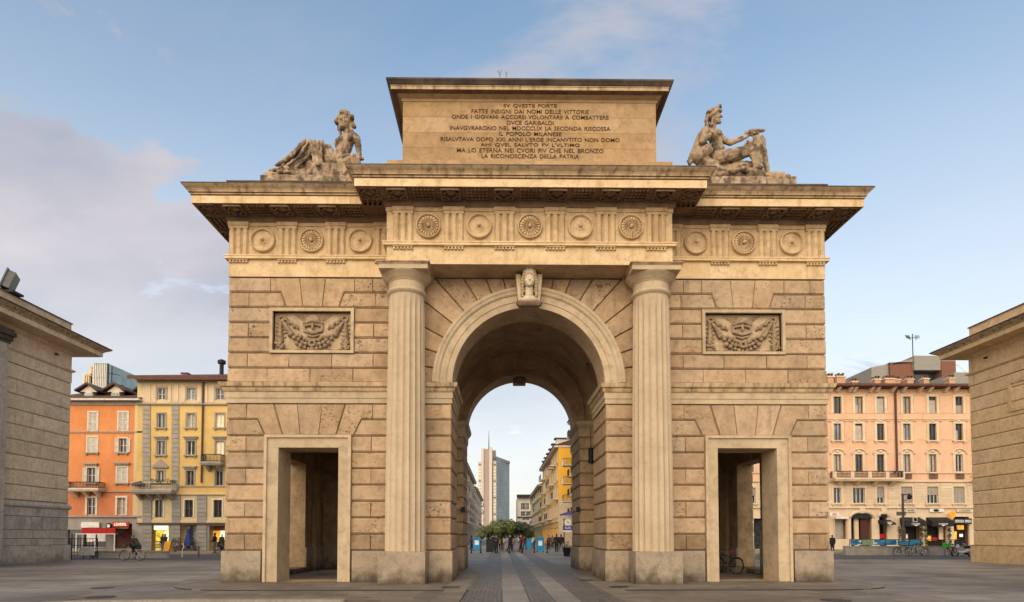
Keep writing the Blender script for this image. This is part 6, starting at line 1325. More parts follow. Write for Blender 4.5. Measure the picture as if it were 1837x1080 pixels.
# balconies on the flank beside the golden wall, with a violet awning
for k, py_ in enumerate((835, 868, 900)):
    a, t_ = at(1010, py_, 70); mb = MB(); b_ = at(1026, py_, 70)[0]; mb.box(a, b_ + 1, 69, 71.5, t_ - .1, t_, light_b); Lr = [(a, 69), (b_ + 1, 69)]
    for i in range(13): x = a + (b_ + 1 - a) * i / 12; mb.tube([(x, 69, t_), (x, 69, t_ + 1.0)], .03, 4, iron_r)
    mb.tube([(a, 69, t_ + 1), (b_ + 1, 69, t_ + 1)], .04, 4, iron_r); mb.tube([(a, 69, t_ + 1), (a, 71.4, t_ + 1)], .04, 4, iron_r); mb.box(a, a + .04, 69.1, 71.4, t_ + .05, t_ + .95, glass_l)
    o = mb.build('balcony'); nb = [q for q in C.objects if q.name.startswith('street_house')][2]; o.parent = nb; o.matrix_parent_inverse = Matrix.Translation(nb.location).inverted()
violet = plain('violet_awning', (.09, .07, .28), .8); a, t_ = at(1007, 912, 66); b, u = at(1020, 925, 66); aw = thing('shop_awning', 'violet blue awning below the balconies, right of the far street', 'awning', (b, 66, u)); mb = MB(); mb.mesh_([(b + 1.5, 64, t_), (b + 1.5, 68, t_), (a, 68, u + .25), (a, 64, u + .25), (a, 68, u), (a, 64, u), (b + 1.5, 64, u)], [(0, 1, 2, 3), (3, 2, 4, 5), (0, 3, 5, 6)], violet); mb.build('canopy', None, aw); mb = MB(); [mb.tube([(a, y, u + .2), (b + 1.5, y, u - .3)], .03, 4, white) for y in (64.2, 67.8)]; mb.build('arm', None, aw)
# grey block closing the view, at the bend
FY = 190.0; fb = thing('far_block', 'pale grey block with a dark flat roof and large windows, closing the far street', 'building', (10, FY, 0)); f = Fac(fb, FY)
for (x0, y0, x1, y1) in ((934, 902, 942, 914), (944, 902, 949, 914), (934, 917, 942, 926), (944, 917, 951, 926), (936, 930, 950, 933)): f.window(x0, y0, x1, y1, light_b, fmat=white_f, pane=[glass, curtain][int(x0) % 2], tw=.3)
f.wall(928, 893, 966, 950, greyr); f.strip(927, 887.5, 967, 893, 1.2, dark, 'roof_slab'); f.strip(928, 927, 966, 929, .4, dark, 'band'); a, b, c, d = f.r(928, 893, 966, 950); mb = MB(); mb.box(a, b, FY + .5, FY + 16, 0, d, greyr); mb.build('body', None, fb)
# ---- office tower with its mast
TY = 470.0; tw_ = thing('office_tower', 'tall office tower of pale slabs and blue glass with a mast, seen through the arch', 'tower', (-30, TY, 0)); pinkb = plain('tower_brick_panel', (.40, .31, .27), .8, var=.06, scale=.02); creamt = plain('tower_cream', (.56, .50, .43), .8, var=.06, scale=.02); glz = plain('tower_glass', (.10, .19, .23), .25, .1, spec=.9, var=.45, scale=.06)  # slab colours paled to stand in for distance haze
def X(px_): return at(px_, 900, TY)[0]
def Zt(py_): return at(890, py_, TY)[1]
for (p0, p1, py_, dy_, m, nm) in ((857.5, 863, 827, 4, creamt, 'stair_slab'), (863, 867.5, 803.5, 0, creamt, 'pale_slab'), (867.5, 877.5, 804.5, 2, pinkb, 'brick_slab'), (877.5, 883, 802.5, -2, creamt, 'pale_slab'), (883, 889.5, 806, 6, conc, 'core'), (884.5, 890.5, 826, 1, creamt, 'window_bay')):
    mb = MB(); mb.box(X(p0), X(p1), TY + dy_, TY + 22, 0, Zt(py_), m); mb.build(nm, None, tw_)
mb = MB(); x0, x1 = X(890.5), X(914.5); z0, z1 = Zt(819), Zt(828); mb.mesh_([(x0, TY, 0), (x1, TY + 26, 0), (x1, TY + 26, z0 - 1), (x0, TY, z0), (x0, TY + 30, 0), (x0, TY + 30, z0)], [(0, 1, 2, 3), (3, 2, 5), (1, 4, 5, 2), (4, 0, 3, 5)], glz); g_ = mb.build('glass_front', None, tw_)
mb = MB(); n = 26
for k in range(n + 1): z = 8 + (z0 - 8) * k / n; mb.tube([(x0, TY - .15, z), (x1, TY + 25.85, z - (z / z0))], .16, 4, conc)
for k in range(13): t_ = k / 12; x = x0 + (x1 - x0) * t_; mb.tube([(x, TY + 26 * t_ - .1, 0), (x, TY + 26 * t_ - .1, z0 - t_)], .12, 4, conc)
mb.build('glazing_bar', None, g_)
mb = MB(); mb.mesh_([(x0 - 1, TY - 1, z0 - 2.2), (x1 + .6, TY + 25, z0 - 3.2), (x1 + .6, TY + 25, z0 - .8), (x0 - 1, TY - 1, z0 + .3), (x0, TY + 30, z0 + .3), (x0, TY + 30, z0 - 2.2)], [(0, 1, 2, 3), (3, 2, 4), (1, 5, 4, 2), (0, 5, 1)], conc); mb.build('roof_band', None, tw_)
for p0, p1, py_, dy_ in ((857.5, 863, 827, 4), (884.8, 890, 828, 1)):
    mb = MB()
    for k in range(26): z = Zt(py_) - 2 - 2.75 * k; mb.box(X(p0) + .25, X(p1) - .25, TY + dy_ - .15, TY + dy_ + .05, z - 1.0, z, win_glow if k % 5 else glass)
    mb.build('window_band', None, tw_)
mb = MB(); mb.tube([(X(876.5), TY + 8, Zt(803)), (X(876.5), TY + 8, Zt(770))], [.5, .12], 6, iron_r); mb.build('mast', None, tw_)
# ---- trees closing the foot of the street
bark = stone('tree_bark', (.10, .075, .05), (.06, .045, .03), bump=.4); leafm = []
for i, (c1, c2) in enumerate((((.20, .205, .06), (.085, .105, .03)), ((.085, .11, .04), (.045, .062, .022)))):
    m_, t, b = newmat('foliage_green_%s' % ('light' if i == 0 else 'deep')); tcn = N(t, 'ShaderNodeTexCoord'); gi = N(t, 'ShaderNodeNewGeometry')
    col = mixc(t, gi.outputs['Random Per Island'], c1, c2); t.links.new(col, b.inputs['Base Color']); b.inputs['Roughness'].default_value = .6; leafm.append(m_)
def tree(label, px_, Y, rx, zlo, zhi, mat, seed):
    rr = random.Random(seed); x = at(px_, 950, Y)[0]; root = thing('broad_tree', label, 'tree', (x, Y, 0), 'low broad trees in the far street'); mb = MB(); mb.tube([(x, Y, 0), (x + .08, Y, .7), (x - .05, Y, 1.5)], [.20, .15, .12], 8, bark); tr = mb.build('trunk', None, root)
    bx_ = []
    for k in range(9):
        a = 2 * math.pi * k / 9 + rr.uniform(-.3, .3); e = Vector((x + math.cos(a) * rx * .62, Y + math.sin(a) * rx * .55, rr.uniform(zlo + .55, zhi - .5))); mb = MB(); mb.tube([(x, Y, 1.3), (x + (e.x - x) * .5, Y + (e.y - Y) * .5, 1.3 + (e.z - 1.3) * .7), tuple(e)], [.08, .05, .02], 5, bark); mb.build('limb', None, tr)
        bx_.append((e.x, e.y, e.z, rx * rr.uniform(.3, .48), rx * rr.uniform(.3, .45), (zhi - zlo) * rr.uniform(.22, .36)))
    bx_.append((x, Y, zhi - .55, rx * .6, rx * .5, (zhi - zlo) * .25)); foliage('crown', bx_, 420, .13, mat, root, rr)
tree('pale olive green tree, leftmost of the clump in the far street', 877, 47, 1.6, 1.15, 3.0, leafm[0], 1); tree('tallest olive green tree, middle of the clump in the far street', 900, 48, 1.8, 1.2, 3.5, leafm[0], 2)
tree('darker green tree, right of the clump in the far street', 934, 50, 1.7, 1.2, 3.4, leafm[1], 3); tree('small bright green tree behind the yellow jacket', 917, 53, 1.6, 1.6, 3.5, leafm[0], 4)
# ---- blue bins, bollards, planter, sign
blue = plain('bin_blue', (.015, .21, .42), .45, var=.08)
def ground_at(px_, py_, z=0.0): d = (1.6 - z) * F / (py_ - 962.0); return CAM.x + (px_ - 898) * d / F, CAM.y + d
def blue_box(px_, py_, w, h, label, sheet=True):
    x, y = ground_at(px_, py_); root = thing('blue_bin', label, 'bin', (x, y, 0)); mb = MB(); mb.box(x - w / 2, x + w / 2, y - .3, y + .3, .12, h, blue); mb.build('body', None, root); mb = MB(); mb.prism([(x - w / 2 - .04, h), (x + w / 2 + .04, h), (x + w / 2 - .05, h + .12), (x - w / 2 + .05, h + .12)], y - .34, y + .34, blue); mb.build('lid', None, root)
    mb = MB(); [mb.box(x + sx_ * (w / 2 - .06) - .04, x + sx_ * (w / 2 - .06) + .04, y - .25, y + .25, 0, .121, dark) for sx_ in (-1, 1)]; mb.build('foot', None, root)
    if sheet: mb = MB(); mb.box(x - w * .26, x + w * .26, y - .312, y - .301, h * .48, h * .86, white); mb.build('notice', None, root)
blue_box(855.5, 987.5, .86, 1.32, 'blue bin with a white notice beside the left pier'); blue_box(969, 990.5, .74, 1.35, 'blue bin in front of the trees, right of the middle'); blue_box(949, 986, .62, 1.15, 'smaller blue bin partly behind the walkers, right of the trees', False)
bol = None
for i, (px_, lab) in enumerate(((845.7, 'dark bollard leftmost of the row, beside the left pier'), (862.6, 'dark bollard just right of the blue bin with the notice'), (889, 'dark bollard in front of the yellow jacket'), (913.5, 'dark bollard in the middle of the row at the end of the setts'), (936, 'dark bollard below the darker tree'), (958.5, 'dark bollard just left of the larger blue bin'), (981.5, 'dark bollard just right of the larger blue bin'))):
    x, y = ground_at(px_, 992.0)
    if bol is None:
        bol = thing('bollard', '', 'bollard', (0, 0, 0), 'bollards across the street beyond the arch'); bol['_local'] = 1; mb = MB(); mb.lathe([(.09, 0), (.09, .12), (.05, .16), (.045, 1.0), (.06, 1.02), (.06, 1.06), (.03, 1.1)], n=10, mat=dark); mb.build('post', None, bol); mb = MB(); mb.ball((0, 0, 1.14), .075, 10, dark); mb.build('knob', None, bol); o = bol
    else: o = copy_tree(bol)
    o.location = (x, y, 0); o['label'] = lab
x, y = ground_at(1017, 998); pl = thing('planter', 'dark round planter with a small leafless shrub beside the right pier', 'planter', (x, y, 0)); mb = MB(); mb.lathe([(.24, 0), (.33, .62), (.37, .64), (.37, .70), (.31, .70), (.30, .62), (.001, .62)], (x, y, 0), 18, dark, cap=False); mb.build('pot', None, pl); foliage('shrub', [(x, y, .95, .28, .28, .3)], 70, .07, plain('dry_leaf', (.10, .05, .03), .8), pl)
x, y = ground_at(1019, 996); y += 3; sg = thing('street_sign', 'blue street sign with a round white clock above, by the right pier', 'sign', (x, y, 0)); mb = MB(); mb.tube([(x, y, 0), (x, y, 3.2)], .05, 8, dark); mb.build('post', None, sg)
a, t_ = at(1010, 943, y - .06); b, u = at(1028, 951, y - .06); _, u2 = at(1028, 954.5, y - .06); navy = plain('navy_sign', (.025, .04, .20), .5); mb = MB(); mb.box(a, b, y - .1, y - .02, u, t_, navy); bo = mb.build('board', None, sg); put('lettering', text_mesh('MOSCOVA' if False else 'METRO', (b - a) * .66, (t_ - u) * .5, .01, .01) if False else strokes((b - a) * .66, (t_ - u) * .5, 6), white, bo, ((a + b) / 2, y - .101, (t_ + u) / 2))
mb = MB(); mb.box(a, b, y - .1, y - .02, u2, u - .01, white); mb.build('lower_board', None, sg); x2, z2 = at(1018.5, 937.5, y - .1); mb = MB(); mb.lathe([(.001, -.06), (.26, -.06), (.30, -.04), (.30, .04), (.26, .06), (.001, .06)], n=24, mat=white, M=Matrix.Translation((x2, y - .06, z2)) @ Matrix.Rotation(rad(90), 4, 'X'), cap=False); dsc = mb.build('clock', None, sg); mb = MB(); mb.box(x2 - .015, x2 + .015, y - .135, y - .125, z2, z2 + .2, dark); mb.box(x2, x2 + .13, y - .135, y - .125, z2 - .015, z2 + .015, dark); mb.build('clock_hand', None, dsc)
# black advertising pillar among the walkers
x, y = ground_at(879, 990); mb = MB(); mb.box(x - .38, x + .38, y - .3, y + .3, 0, 1.25, black); mb.box(x - .42, x + .42, y - .34, y + .34, 1.25, 1.32, black); tag(mb.build('black_cabinet'), 'black street cabinet among the walkers left of the yellow jacket', 'cabinet')
# ------------------------------------------------------------------ people
skin_m = plain('skin', (.46, .27, .18), .6)
CLOTH = {}
def cloth(n, c):
    if n not in CLOTH: CLOTH[n] = plain('cloth_' + n, c, .9, var=.2, scale=12)
    return CLOTH[n]
DK = cloth('black', (.016, .016, .018)); NV = cloth('navy', (.02, .025, .05)); GR = cloth('grey', (.12, .12, .125)); YL = cloth('yellow', (.75, .50, .03)); WH = cloth('white', (.62, .60, .57)); BR = cloth('maroon', (.10, .03, .03)); OL = cloth('olive', (.045, .045, .028)); DN = cloth('denim', (.05, .065, .11)); TN = cloth('tan', (.30, .20, .12)); hair_d = cloth('dark_hair', (.02, .013, .01)); hair_l = cloth('light_hair', (.28, .19, .10))
def person(label, loc, rz, top, legs, hair=None, pose='walk', h=1.72, group=None, long_hair=False, seed=0, cap=None):
    rr = random.Random(seed); k = h / 1.75; s = rr.uniform(.8, 1.2); L = []                # faces -y in local space
    if pose == 'ride':
        hip = (0, .12, .98); chest = (0, -.16, 1.36); neck = (0, -.24, 1.47); head = (0, -.30, 1.62)
        feet = {-1: ((-.1, -.22, .78), (-.1, -.08, .40), (-.1, -.20, .36)), 1: ((.1, -.30, .98), (.1, -.16, .62), (.1, -.28, .58))}; hands = {q: ((q * .22, -.38, 1.14), (q * .24, -.66, 1.06)) for q in (-1, 1)}
    else:
        hip = (0, 0, .93); chest = (0, -.01, 1.32); neck = (0, -.01, 1.46); head = (0, -.03, 1.62); st = .24 * s if pose == 'walk' else .03
        feet = {q: ((q * .10, -q * st * .55 - .04, .50), (q * .10, -q * st + .04, .09), (q * .10, -q * st - .14, .05)) for q in (-1, 1)}
        hands = {q: ((q * .25, q * st * .3 + .05, 1.10), (q * .25, q * st * .8 - .08, .86)) for q in (-1, 1)}
        if pose == 'push': hands = {q: ((q * .24, -.02, 1.12), (q * .18, -.36, 1.02)) for q in (-1, 1)}
        if pose == 'hold': hands = {q: ((q * .25, -.02, 1.10), (q * .10, -.26, 1.16)) for q in (-1, 1)}
    it = []; lab = []
    def c(p0, r0, p1, r1, m): it.append(('c', tuple(v * k for v in p0), r0 * k, tuple(v * k for v in p1), r1 * k)); lab.append((Vector(p0) * k, Vector(p1) * k, m, max(r0, r1) * k))
    c((-.09, hip[1], hip[2]), .115, (.09, hip[1], hip[2]), .115, legs); mid = tuple((hip[i] + chest[i]) / 2 for i in range(3)); c(hip, .165, mid, .165, top); c(mid, .165, chest, .18, top); c((-.16, chest[1], chest[2] + .06), .095, (.16, chest[1], chest[2] + .06), .095, top); c((-.07, hip[1], hip[2] - .1), .135, (.07, hip[1], hip[2] - .1), .135, top)
    c(chest, .09, neck, .055, top); c(neck, .05, (head[0], head[1] + .01, head[2] - .06), .05, skin_m); it.append(('e', tuple(v * k for v in head), (.076 * k, .092 * k, .115 * k))); lab.append((Vector(head) * k, Vector(head) * k, skin_m, .1 * k)); c((0, head[1] - .085, head[2]), .014, (0, head[1] - .1, head[2] - .03), .016, skin_m)
    for q in (-1, 1):
        kn, an, toe = feet[q]; c((q * .095, hip[1], hip[2] - .04), .115, kn, .085, legs); c(kn, .085, an, .062, legs); c((an[0], an[1] + .03, an[2] - .035), .045, toe, .036, DK)
        el, ha = hands[q]; c((q * .20, chest[1], chest[2] + .05), .078, el, .062, top); c(el, .062, ha, .045, top)
    me = fuse(it, .026, 2); ms = [top, legs, skin_m, DK]; ms2 = []
    for m in ms:
        if m not in ms2: ms2.append(m); me.materials.append(m)
    for p in me.polygons:
        cc = p.center; best = None
        for a, b, m, r in lab:
            ab = b - a; t = 0 if ab.length < 1e-6 else max(0, min(1, (cc - a).dot(ab) / ab.length_squared)); d_ = (cc - (a + ab * t)).length / r
            if best is None or d_ < best[0]: best = (d_, m)
        p.material_index = ms2.index(best[1])
    o = link('person', me); o['_local'] = 1; tag(o, label, 'person', group); o.location = loc; o.rotation_euler = (0, 0, rz)
    mb = MB()
    for q in (-1, 1):                                   # hands: palm, four fingers, thumb
        el, ha = [Vector(v) * k for v in hands[q]]; d = (ha - el).normalized(); p = ha + d * .06 * k; sd = Vector((-d.y, d.x, 0)); sd = sd.normalized() if sd.length > .1 else Vector((0, 1, 0)); up = d.cross(sd)
        mb.tube([ha, ha + d * .04 * k, p + d * .03 * k], [.026 * k, .034 * k, .03 * k], 6, skin_m)
        for f_ in range(4): b0 = p + d * .03 * k + sd * (.012 * (f_ - 1.5) * 1.5) * k; l = (.06, .072, .068, .05)[f_] * k; mb.tube([b0, b0 + d * l * .5 + up * .008, b0 + d * l + up * .028 * k], [.009 * k, .008 * k, .006 * k], 5, skin_m)
        b0 = ha + d * .045 * k + sd * .03 * k; mb.tube([b0, b0 + (d + sd).normalized() * .045 * k, b0 + (d * 1.6 + sd).normalized() * .07 * k], [.011 * k, .01 * k, .007 * k], 5, skin_m)
    mb.build('hands', None, o, smooth=True)
    hm = cap or hair or hair_d; hd = [v * k for v in head]; its = [('e', (hd[0], hd[1] + .02 * k, hd[2] + .035 * k), (.086 * k, .098 * k, .10 * k))]
    if cap: its.append(('e', (hd[0], hd[1] - .09 * k, hd[2] + .05 * k), (.07 * k, .07 * k, .015 * k)))
    else: its.append(('e', (hd[0], hd[1] + .05 * k, hd[2] - .03 * k), (.08 * k, .06 * k, .10 * k)))
    if long_hair: its.append(('c', (hd[0], hd[1] + .07 * k, hd[2]), .07 * k, (hd[0], hd[1] + .09 * k, hd[2] - .26 * k), .055 * k))
    put('cap' if cap else 'hair', fuse(its, .018, 1), hm, o); return o
def gp(px_, py_, z=0.0): x, y = ground_at(px_, py_, z); return (x, y, z)
G = 'people walking in the street beyond the arch'
walk = [(846, 985, BR, DK, 'person in dark maroon coat partly hidden by the left pier', 2.2, 'walk', 1.7, None), (885, 989, DK, DK, 'person in black beside the black cabinet, seen from the front', .2, 'walk', 1.75, None), (890.5, 992, NV, DK, 'person in a navy jacket carrying something pale, left of the yellow jacket', -.3, 'hold', 1.72, None),
        (897.5, 986, YL, DK, 'person in a bright yellow jacket under the trees', .1, 'walk', 1.7, None), (903, 984, WH, TN, 'person in a white top just right of the yellow jacket', 3.0, 'walk', 1.65, hair_l), (914.5, 989, DK, DK, 'person in black walking right in the middle of the street', 1.4, 'walk', 1.74, hair_l),
        (921, 983, TN, GR, 'person in a tan coat far back below the middle tree', 3.1, 'walk', 1.7, None), (934.5, 989.5, BR, DK, 'person in a maroon jacket below the darker tree', -1.2, 'walk', 1.72, hair_l), (941, 986, BR, DN, 'person in maroon and denim right of the maroon jacket, farther off', .3, 'walk', 1.7, None),
        (955, 984, WH, DN, 'person in a white top beside the smaller blue bin', .0, 'walk', 1.7, None), (985, 986, BR, DK, 'person in a dark red coat right of the larger blue bin', .2, 'hold', 1.72, None), (991, 983, GR, DK, 'person in grey behind the dark red coat', 3.0, 'walk', 1.74, None),
        (998.5, 991, DK, DK, 'tall person in black, left of the pair by the sign', 3.0, 'walk', 1.84, None), (1006.5, 990, DK, GR, 'tall person in black with grey trousers, right of the pair by the sign', 3.2, 'walk', 1.82, None)]
for i, (px_, py_, tp, lg, lab_, rz, ps, h_, hr) in enumerate(walk): person(lab_, gp(px_, py_), rz, tp, lg, hr, ps, h_, G, seed=i, long_hair=i % 3 == 0)
gl = 'people on the pavement by the yellow house'
person('person in black standing at the lit yellow shop, nearer the parapet', gp(296, 989, .12), -.4, DK, GR, None, 'stand', 1.7, gl, seed=31); person('person in dark olive walking past the lit yellow shop', gp(300.5, 989.5, .12), 1.3, OL, DN, None, 'walk', 1.72, gl, seed=32, long_hair=True)
person('person in black coat and grey trousers by the orange lit shop', gp(388.5, 993, .12), -1.4, DK, GR, None, 'push', 1.76, gl, seed=33); person('person with pale cap and dark floral coat at the edge of the gate', gp(401, 990, .12), 1.2, OL, DK, None, 'stand', 1.7, gl, seed=34, cap=WH)
person('person in dark clothes by the white projecting sign, right of the gate', gp(1496, 990.5), 2.9, DK, NV, None, 'stand', 1.74, None, seed=35)
# ------------------------------------------------------------------ bicycles and a moped (local x = forward)
rubber = plain('tyre_rubber', (.018, .018, .018), .8); steel = plain('bare_steel', (.38, .37, .35), .35, .8)
def wheel(root, x, r=.34, name='wheel', fat=.022):
    mb = MB(); mb.tube([(x + r * math.cos(a), 0, r + r * math.sin(a)) for a in [2 * math.pi * k / 28 for k in range(28)]], fat, 6, rubber, True); w = mb.build(name, None, root); mb = MB(); mb.tube([(x + (r - .03) * math.cos(a), 0, r + (r - .03) * math.sin(a)) for a in [2 * math.pi * k / 28 for k in range(28)]], .011, 4, steel, True); mb.build('rim', None, w)
    mb = MB(); mb.tube([(x, -.05, r), (x, .05, r)], .025, 6, steel)
    for k in range(14): a = 2 * math.pi * k / 14; mb.tube([(x, 0, r), (x + (r - .03) * math.cos(a), 0, r + (r - .03) * math.sin(a))], .004, 3, steel)
    mb.build('spokes', None, w); return w
def bicycle(label, loc, rz, fm, saddle=None, basket=None, group=None, lean=0.0, bars=.56):
    root = thing('bicycle', label, 'bicycle', (0, 0, 0), group); root['_local'] = 1; wheel(root, .54); wheel(root, -.52); mb = MB()
    for p in ([(-.08, 0, .30), (-.20, 0, .82)], [(-.08, 0, .30), (.36, 0, .70)], [(-.17, 0, .72), (.33, 0, .82)], [(.30, 0, .92), (.40, 0, .66), (.54, 0, .34)], [(-.52, .05, .34), (-.08, .03, .30)], [(-.52, -.05, .34), (-.08, -.03, .30)], [(-.52, .05, .34), (-.18, .03, .74)], [(-.52, -.05, .34), (-.18, -.03, .74)]): mb.tube(p, .018, 6, fm)
    mb.build('frame', None, root); mb = MB(); mb.tube([(.28, 0, .90), (.26, 0, 1.0)], .016, 6, steel); mb.tube([(.16, -bars / 2, 1.04), (.27, -bars / 4, 1.03), (.28, 0, 1.0), (.27, bars / 4, 1.03), (.16, bars / 2, 1.04)], .014, 6, dark); mb.build('handlebar', None, root)
    mb = MB(); mb.tube([(-.19, 0, .80), (-.22, 0, .93)], .015, 6, steel); mb.mesh_([(-.38, -.09, .95), (-.38, .09, .95), (-.05, .02, .96), (-.05, -.02, .96), (-.36, -.1, .91), (-.36, .1, .91), (-.06, .02, .92), (-.06, -.02, .92), (-.25, 0, .99)], [(0, 1, 8), (1, 2, 8), (2, 3, 8), (3, 0, 8), (0, 4, 5, 1), (1, 5, 6, 2), (2, 6, 7, 3), (3, 7, 4, 0), (4, 7, 6, 5)], saddle or rubber); mb.build('saddle', None, root)
    for sd, dz_ in ((-1, -.16), (1, .16)): mb = MB(); mb.tube([(-.08, sd * .03, .30), (-.08 + .02, sd * .09, .30 + dz_)], .011, 5, steel); mb.box(-.11, .0, sd * .09, sd * .18, .29 + dz_, .315 + dz_, rubber); mb.build('pedal', None, root)
    mb = MB(); mb.lathe([(.09, -.005), (.09, .005)], n=16, mat=steel, M=Matrix.Translation((-.08, -.05, .30)) @ Matrix.Rotation(rad(90), 4, 'X')); mb.build('chainring', None, root); mb = MB()
    for cx in (.54, -.52): mb.tube([(cx + .375 * math.cos(a), 0, .34 + .375 * math.sin(a)) for a in [rad(20 + 14 * k) for k in range(10)]], .016, 4, fm)
    mb.build('mudguard', None, root)
    if basket:
        mb = MB(); mb.box(.42, .78, -.17, .17, .78, .80, basket)
        for k in range(8): [mb.tube([(.42 + .36 * k / 7, s_ * .17, .79), (.41 + .39 * k / 7, s_ * .19, 1.06)], .012, 4, basket) for s_ in (-1, 1)]; [mb.tube([(x_, -.17 + .34 * k / 7, .79), (x_ + (.03 if x_ > .5 else -.01), -.19 + .38 * k / 7, 1.06)], .012, 4, basket) for x_ in (.42, .78)]
        mb.tube([(.41, -.19, 1.06), (.81, -.19, 1.06), (.81, .19, 1.06), (.41, .19, 1.06)], .018, 5, basket, True); mb.build('basket', None, root)
    root.location = loc; root.rotation_euler = (lean, 0, rz); return root
cycl = gp(243.5, 1004.0); cy_ = (cycl[0], cycl[1], GZ + .006); bicycle('bicycle ridden across the square by the man in the dark green jacket', cy_, math.pi, plain('pale_pink_frame', (.45, .36, .36), .5))
person('man in a dark green jacket riding a bicycle on the left of the square', (cy_[0] + .28, cy_[1], cy_[2] - .02), -math.pi / 2, OL, DK, None, 'ride', 1.76, seed=40, cap=GR)
dkg = plain('dark_bike_paint', (.03, .035, .032), .5); pg = plain('pale_bike_paint', (.42, .40, .34), .5); gb = 'bicycles parked against the right parapet'
p = gp(1652.5, 997.5); bicycle('pale bicycle parked against the right parapet, below the lamp post', (p[0], p[1], GZ), math.pi - .05, pg, group=gb); bicycle('dark bicycle parked behind the pale one, by the right parapet', (p[0] + .55, p[1] + .9, GZ), .05, dkg, group=gb)
bicycle('dark bicycle leaning left of the pale one, by the right parapet', (p[0] - .95, p[1] + .55, GZ), .1, dkg, group=gb)
green = plain('hire_green', (.05, .52, .03), .45); p = gp(1711, 998); bicycle('hire bicycle with a bright green basket near the right lodge', (p[0], p[1], GZ), math.pi + .45, plain('hire_frame', (.10, .03, .04), .5), basket=green)
mb = MB(); mb.box(.46, .77, -.155, .155, .8, 1.04, green); o = mb.build('basket_liner', None, [q for q in C.objects if q.name.startswith('bicycle') and q.parent is None][-1])
def moped(label, loc, rz, pm):
    root = thing('moped', label, 'moped', (0, 0, 0)); root['_local'] = 1; wheel(root, .62, .27, 'wheel', .05); wheel(root, -.60, .27, 'wheel', .055)
    put('fairing', fuse([('c', (.46, 0, .36), .07, (.40, 0, .92), .07), ('c', (.46, 0, .36), .08, (.05, 0, .30), .10), ('c', (.05, 0, .30), .10, (-.35, 0, .42), .13), ('c', (-.35, 0, .45), .15, (-.72, 0, .62), .09), ('e', (.42, 0, .78), (.10, .17, .2)), ('e', (.64, 0, .50), (.2, .07, .07))], .03, 2), pm, root)
    put('seat', fuse([('c', (-.10, 0, .74), .09, (-.72, 0, .80), .10), ('e', (-.4, 0, .74), (.36, .13, .08))], .03, 2), rubber, root); mb = MB(); mb.tube([(.40, 0, .92), (.36, 0, 1.05)], .03, 6, dark); mb.tube([(.26, -.34, 1.08), (.36, -.15, 1.06), (.36, .15, 1.06), (.26, .34, 1.08)], .018, 6, dark); mb.build('handlebar', None, root)
    mb = MB(); [mb.tube([(.36, s_ * .2, 1.06), (.40, s_ * .32, 1.24)], .008, 4, dark) for s_ in (-1, 1)]; [mb.ball((.40, s_ * .33, 1.27), (.02, .07, .045), 8, dark) for s_ in (-1, 1)]; mb.build('mirror', None, root); mb = MB(); mb.ball((.50, 0, .93), (.06, .09, .07), 10, glass_l); mb.build('headlight', None, root)
    mb = MB(); mb.tube([(.62, .07, .27), (.44, .06, .85)], .022, 6, steel); mb.tube([(.62, -.07, .27), (.44, -.06, .85)], .022, 6, steel); mb.build('fork', None, root); mb = MB(); mb.box(-.35, -.05, -.14, .14, .16, .32, dark); mb.tube([(-.2, -.15, .24), (-.75, -.17, .30)], .045, 8, steel); mb.tube([(-.1, .1, .2), (-.18, .25, .0)], .014, 5, steel); mb.build('engine', None, root)
    root.location = loc; root.rotation_euler = (rad(-5), 0, rz); return root
p = gp(1733, 997.5); moped('white moped with a black seat parked near the right lodge', (p[0], p[1], GZ), math.pi - .15, plain('moped_white', (.62, .62, .60), .35)); p = gp(1745, 993); moped('dark grey moped half hidden behind the white one and the right lodge', (p[0], p[1], GZ), math.pi - .4, plain('moped_grey', (.10, .10, .11), .35))
# bicycle in the right passage
bicycle('bicycle with a red and white saddle parked inside the right passage', (8.75, 4.55, 0.0), rad(118), dkg, saddle=plain('red_saddle', (.55, .06, .05), .6), lean=rad(6))
mb = MB(); mb.box(8.9, 9.96, 4.9, 6.6, 0, .26, ceppo_low); mb.box(8.95, 9.4, 5.0, 6.5, .262, .30, ceppo_low); tag(mb.build('stone_ledge'), 'low brown stone ledge on the floor of the right passage', 'ledge')
mb = MB(); mb.box(9.83, 9.96, 8.3, 8.8, 2.05, 2.62, dark); mb.box(9.815, 9.829, 8.36, 8.74, 2.12, 2.55, glass); tag(mb.build('meter_box'), 'small dark meter box on the inner wall of the right passage', 'box')
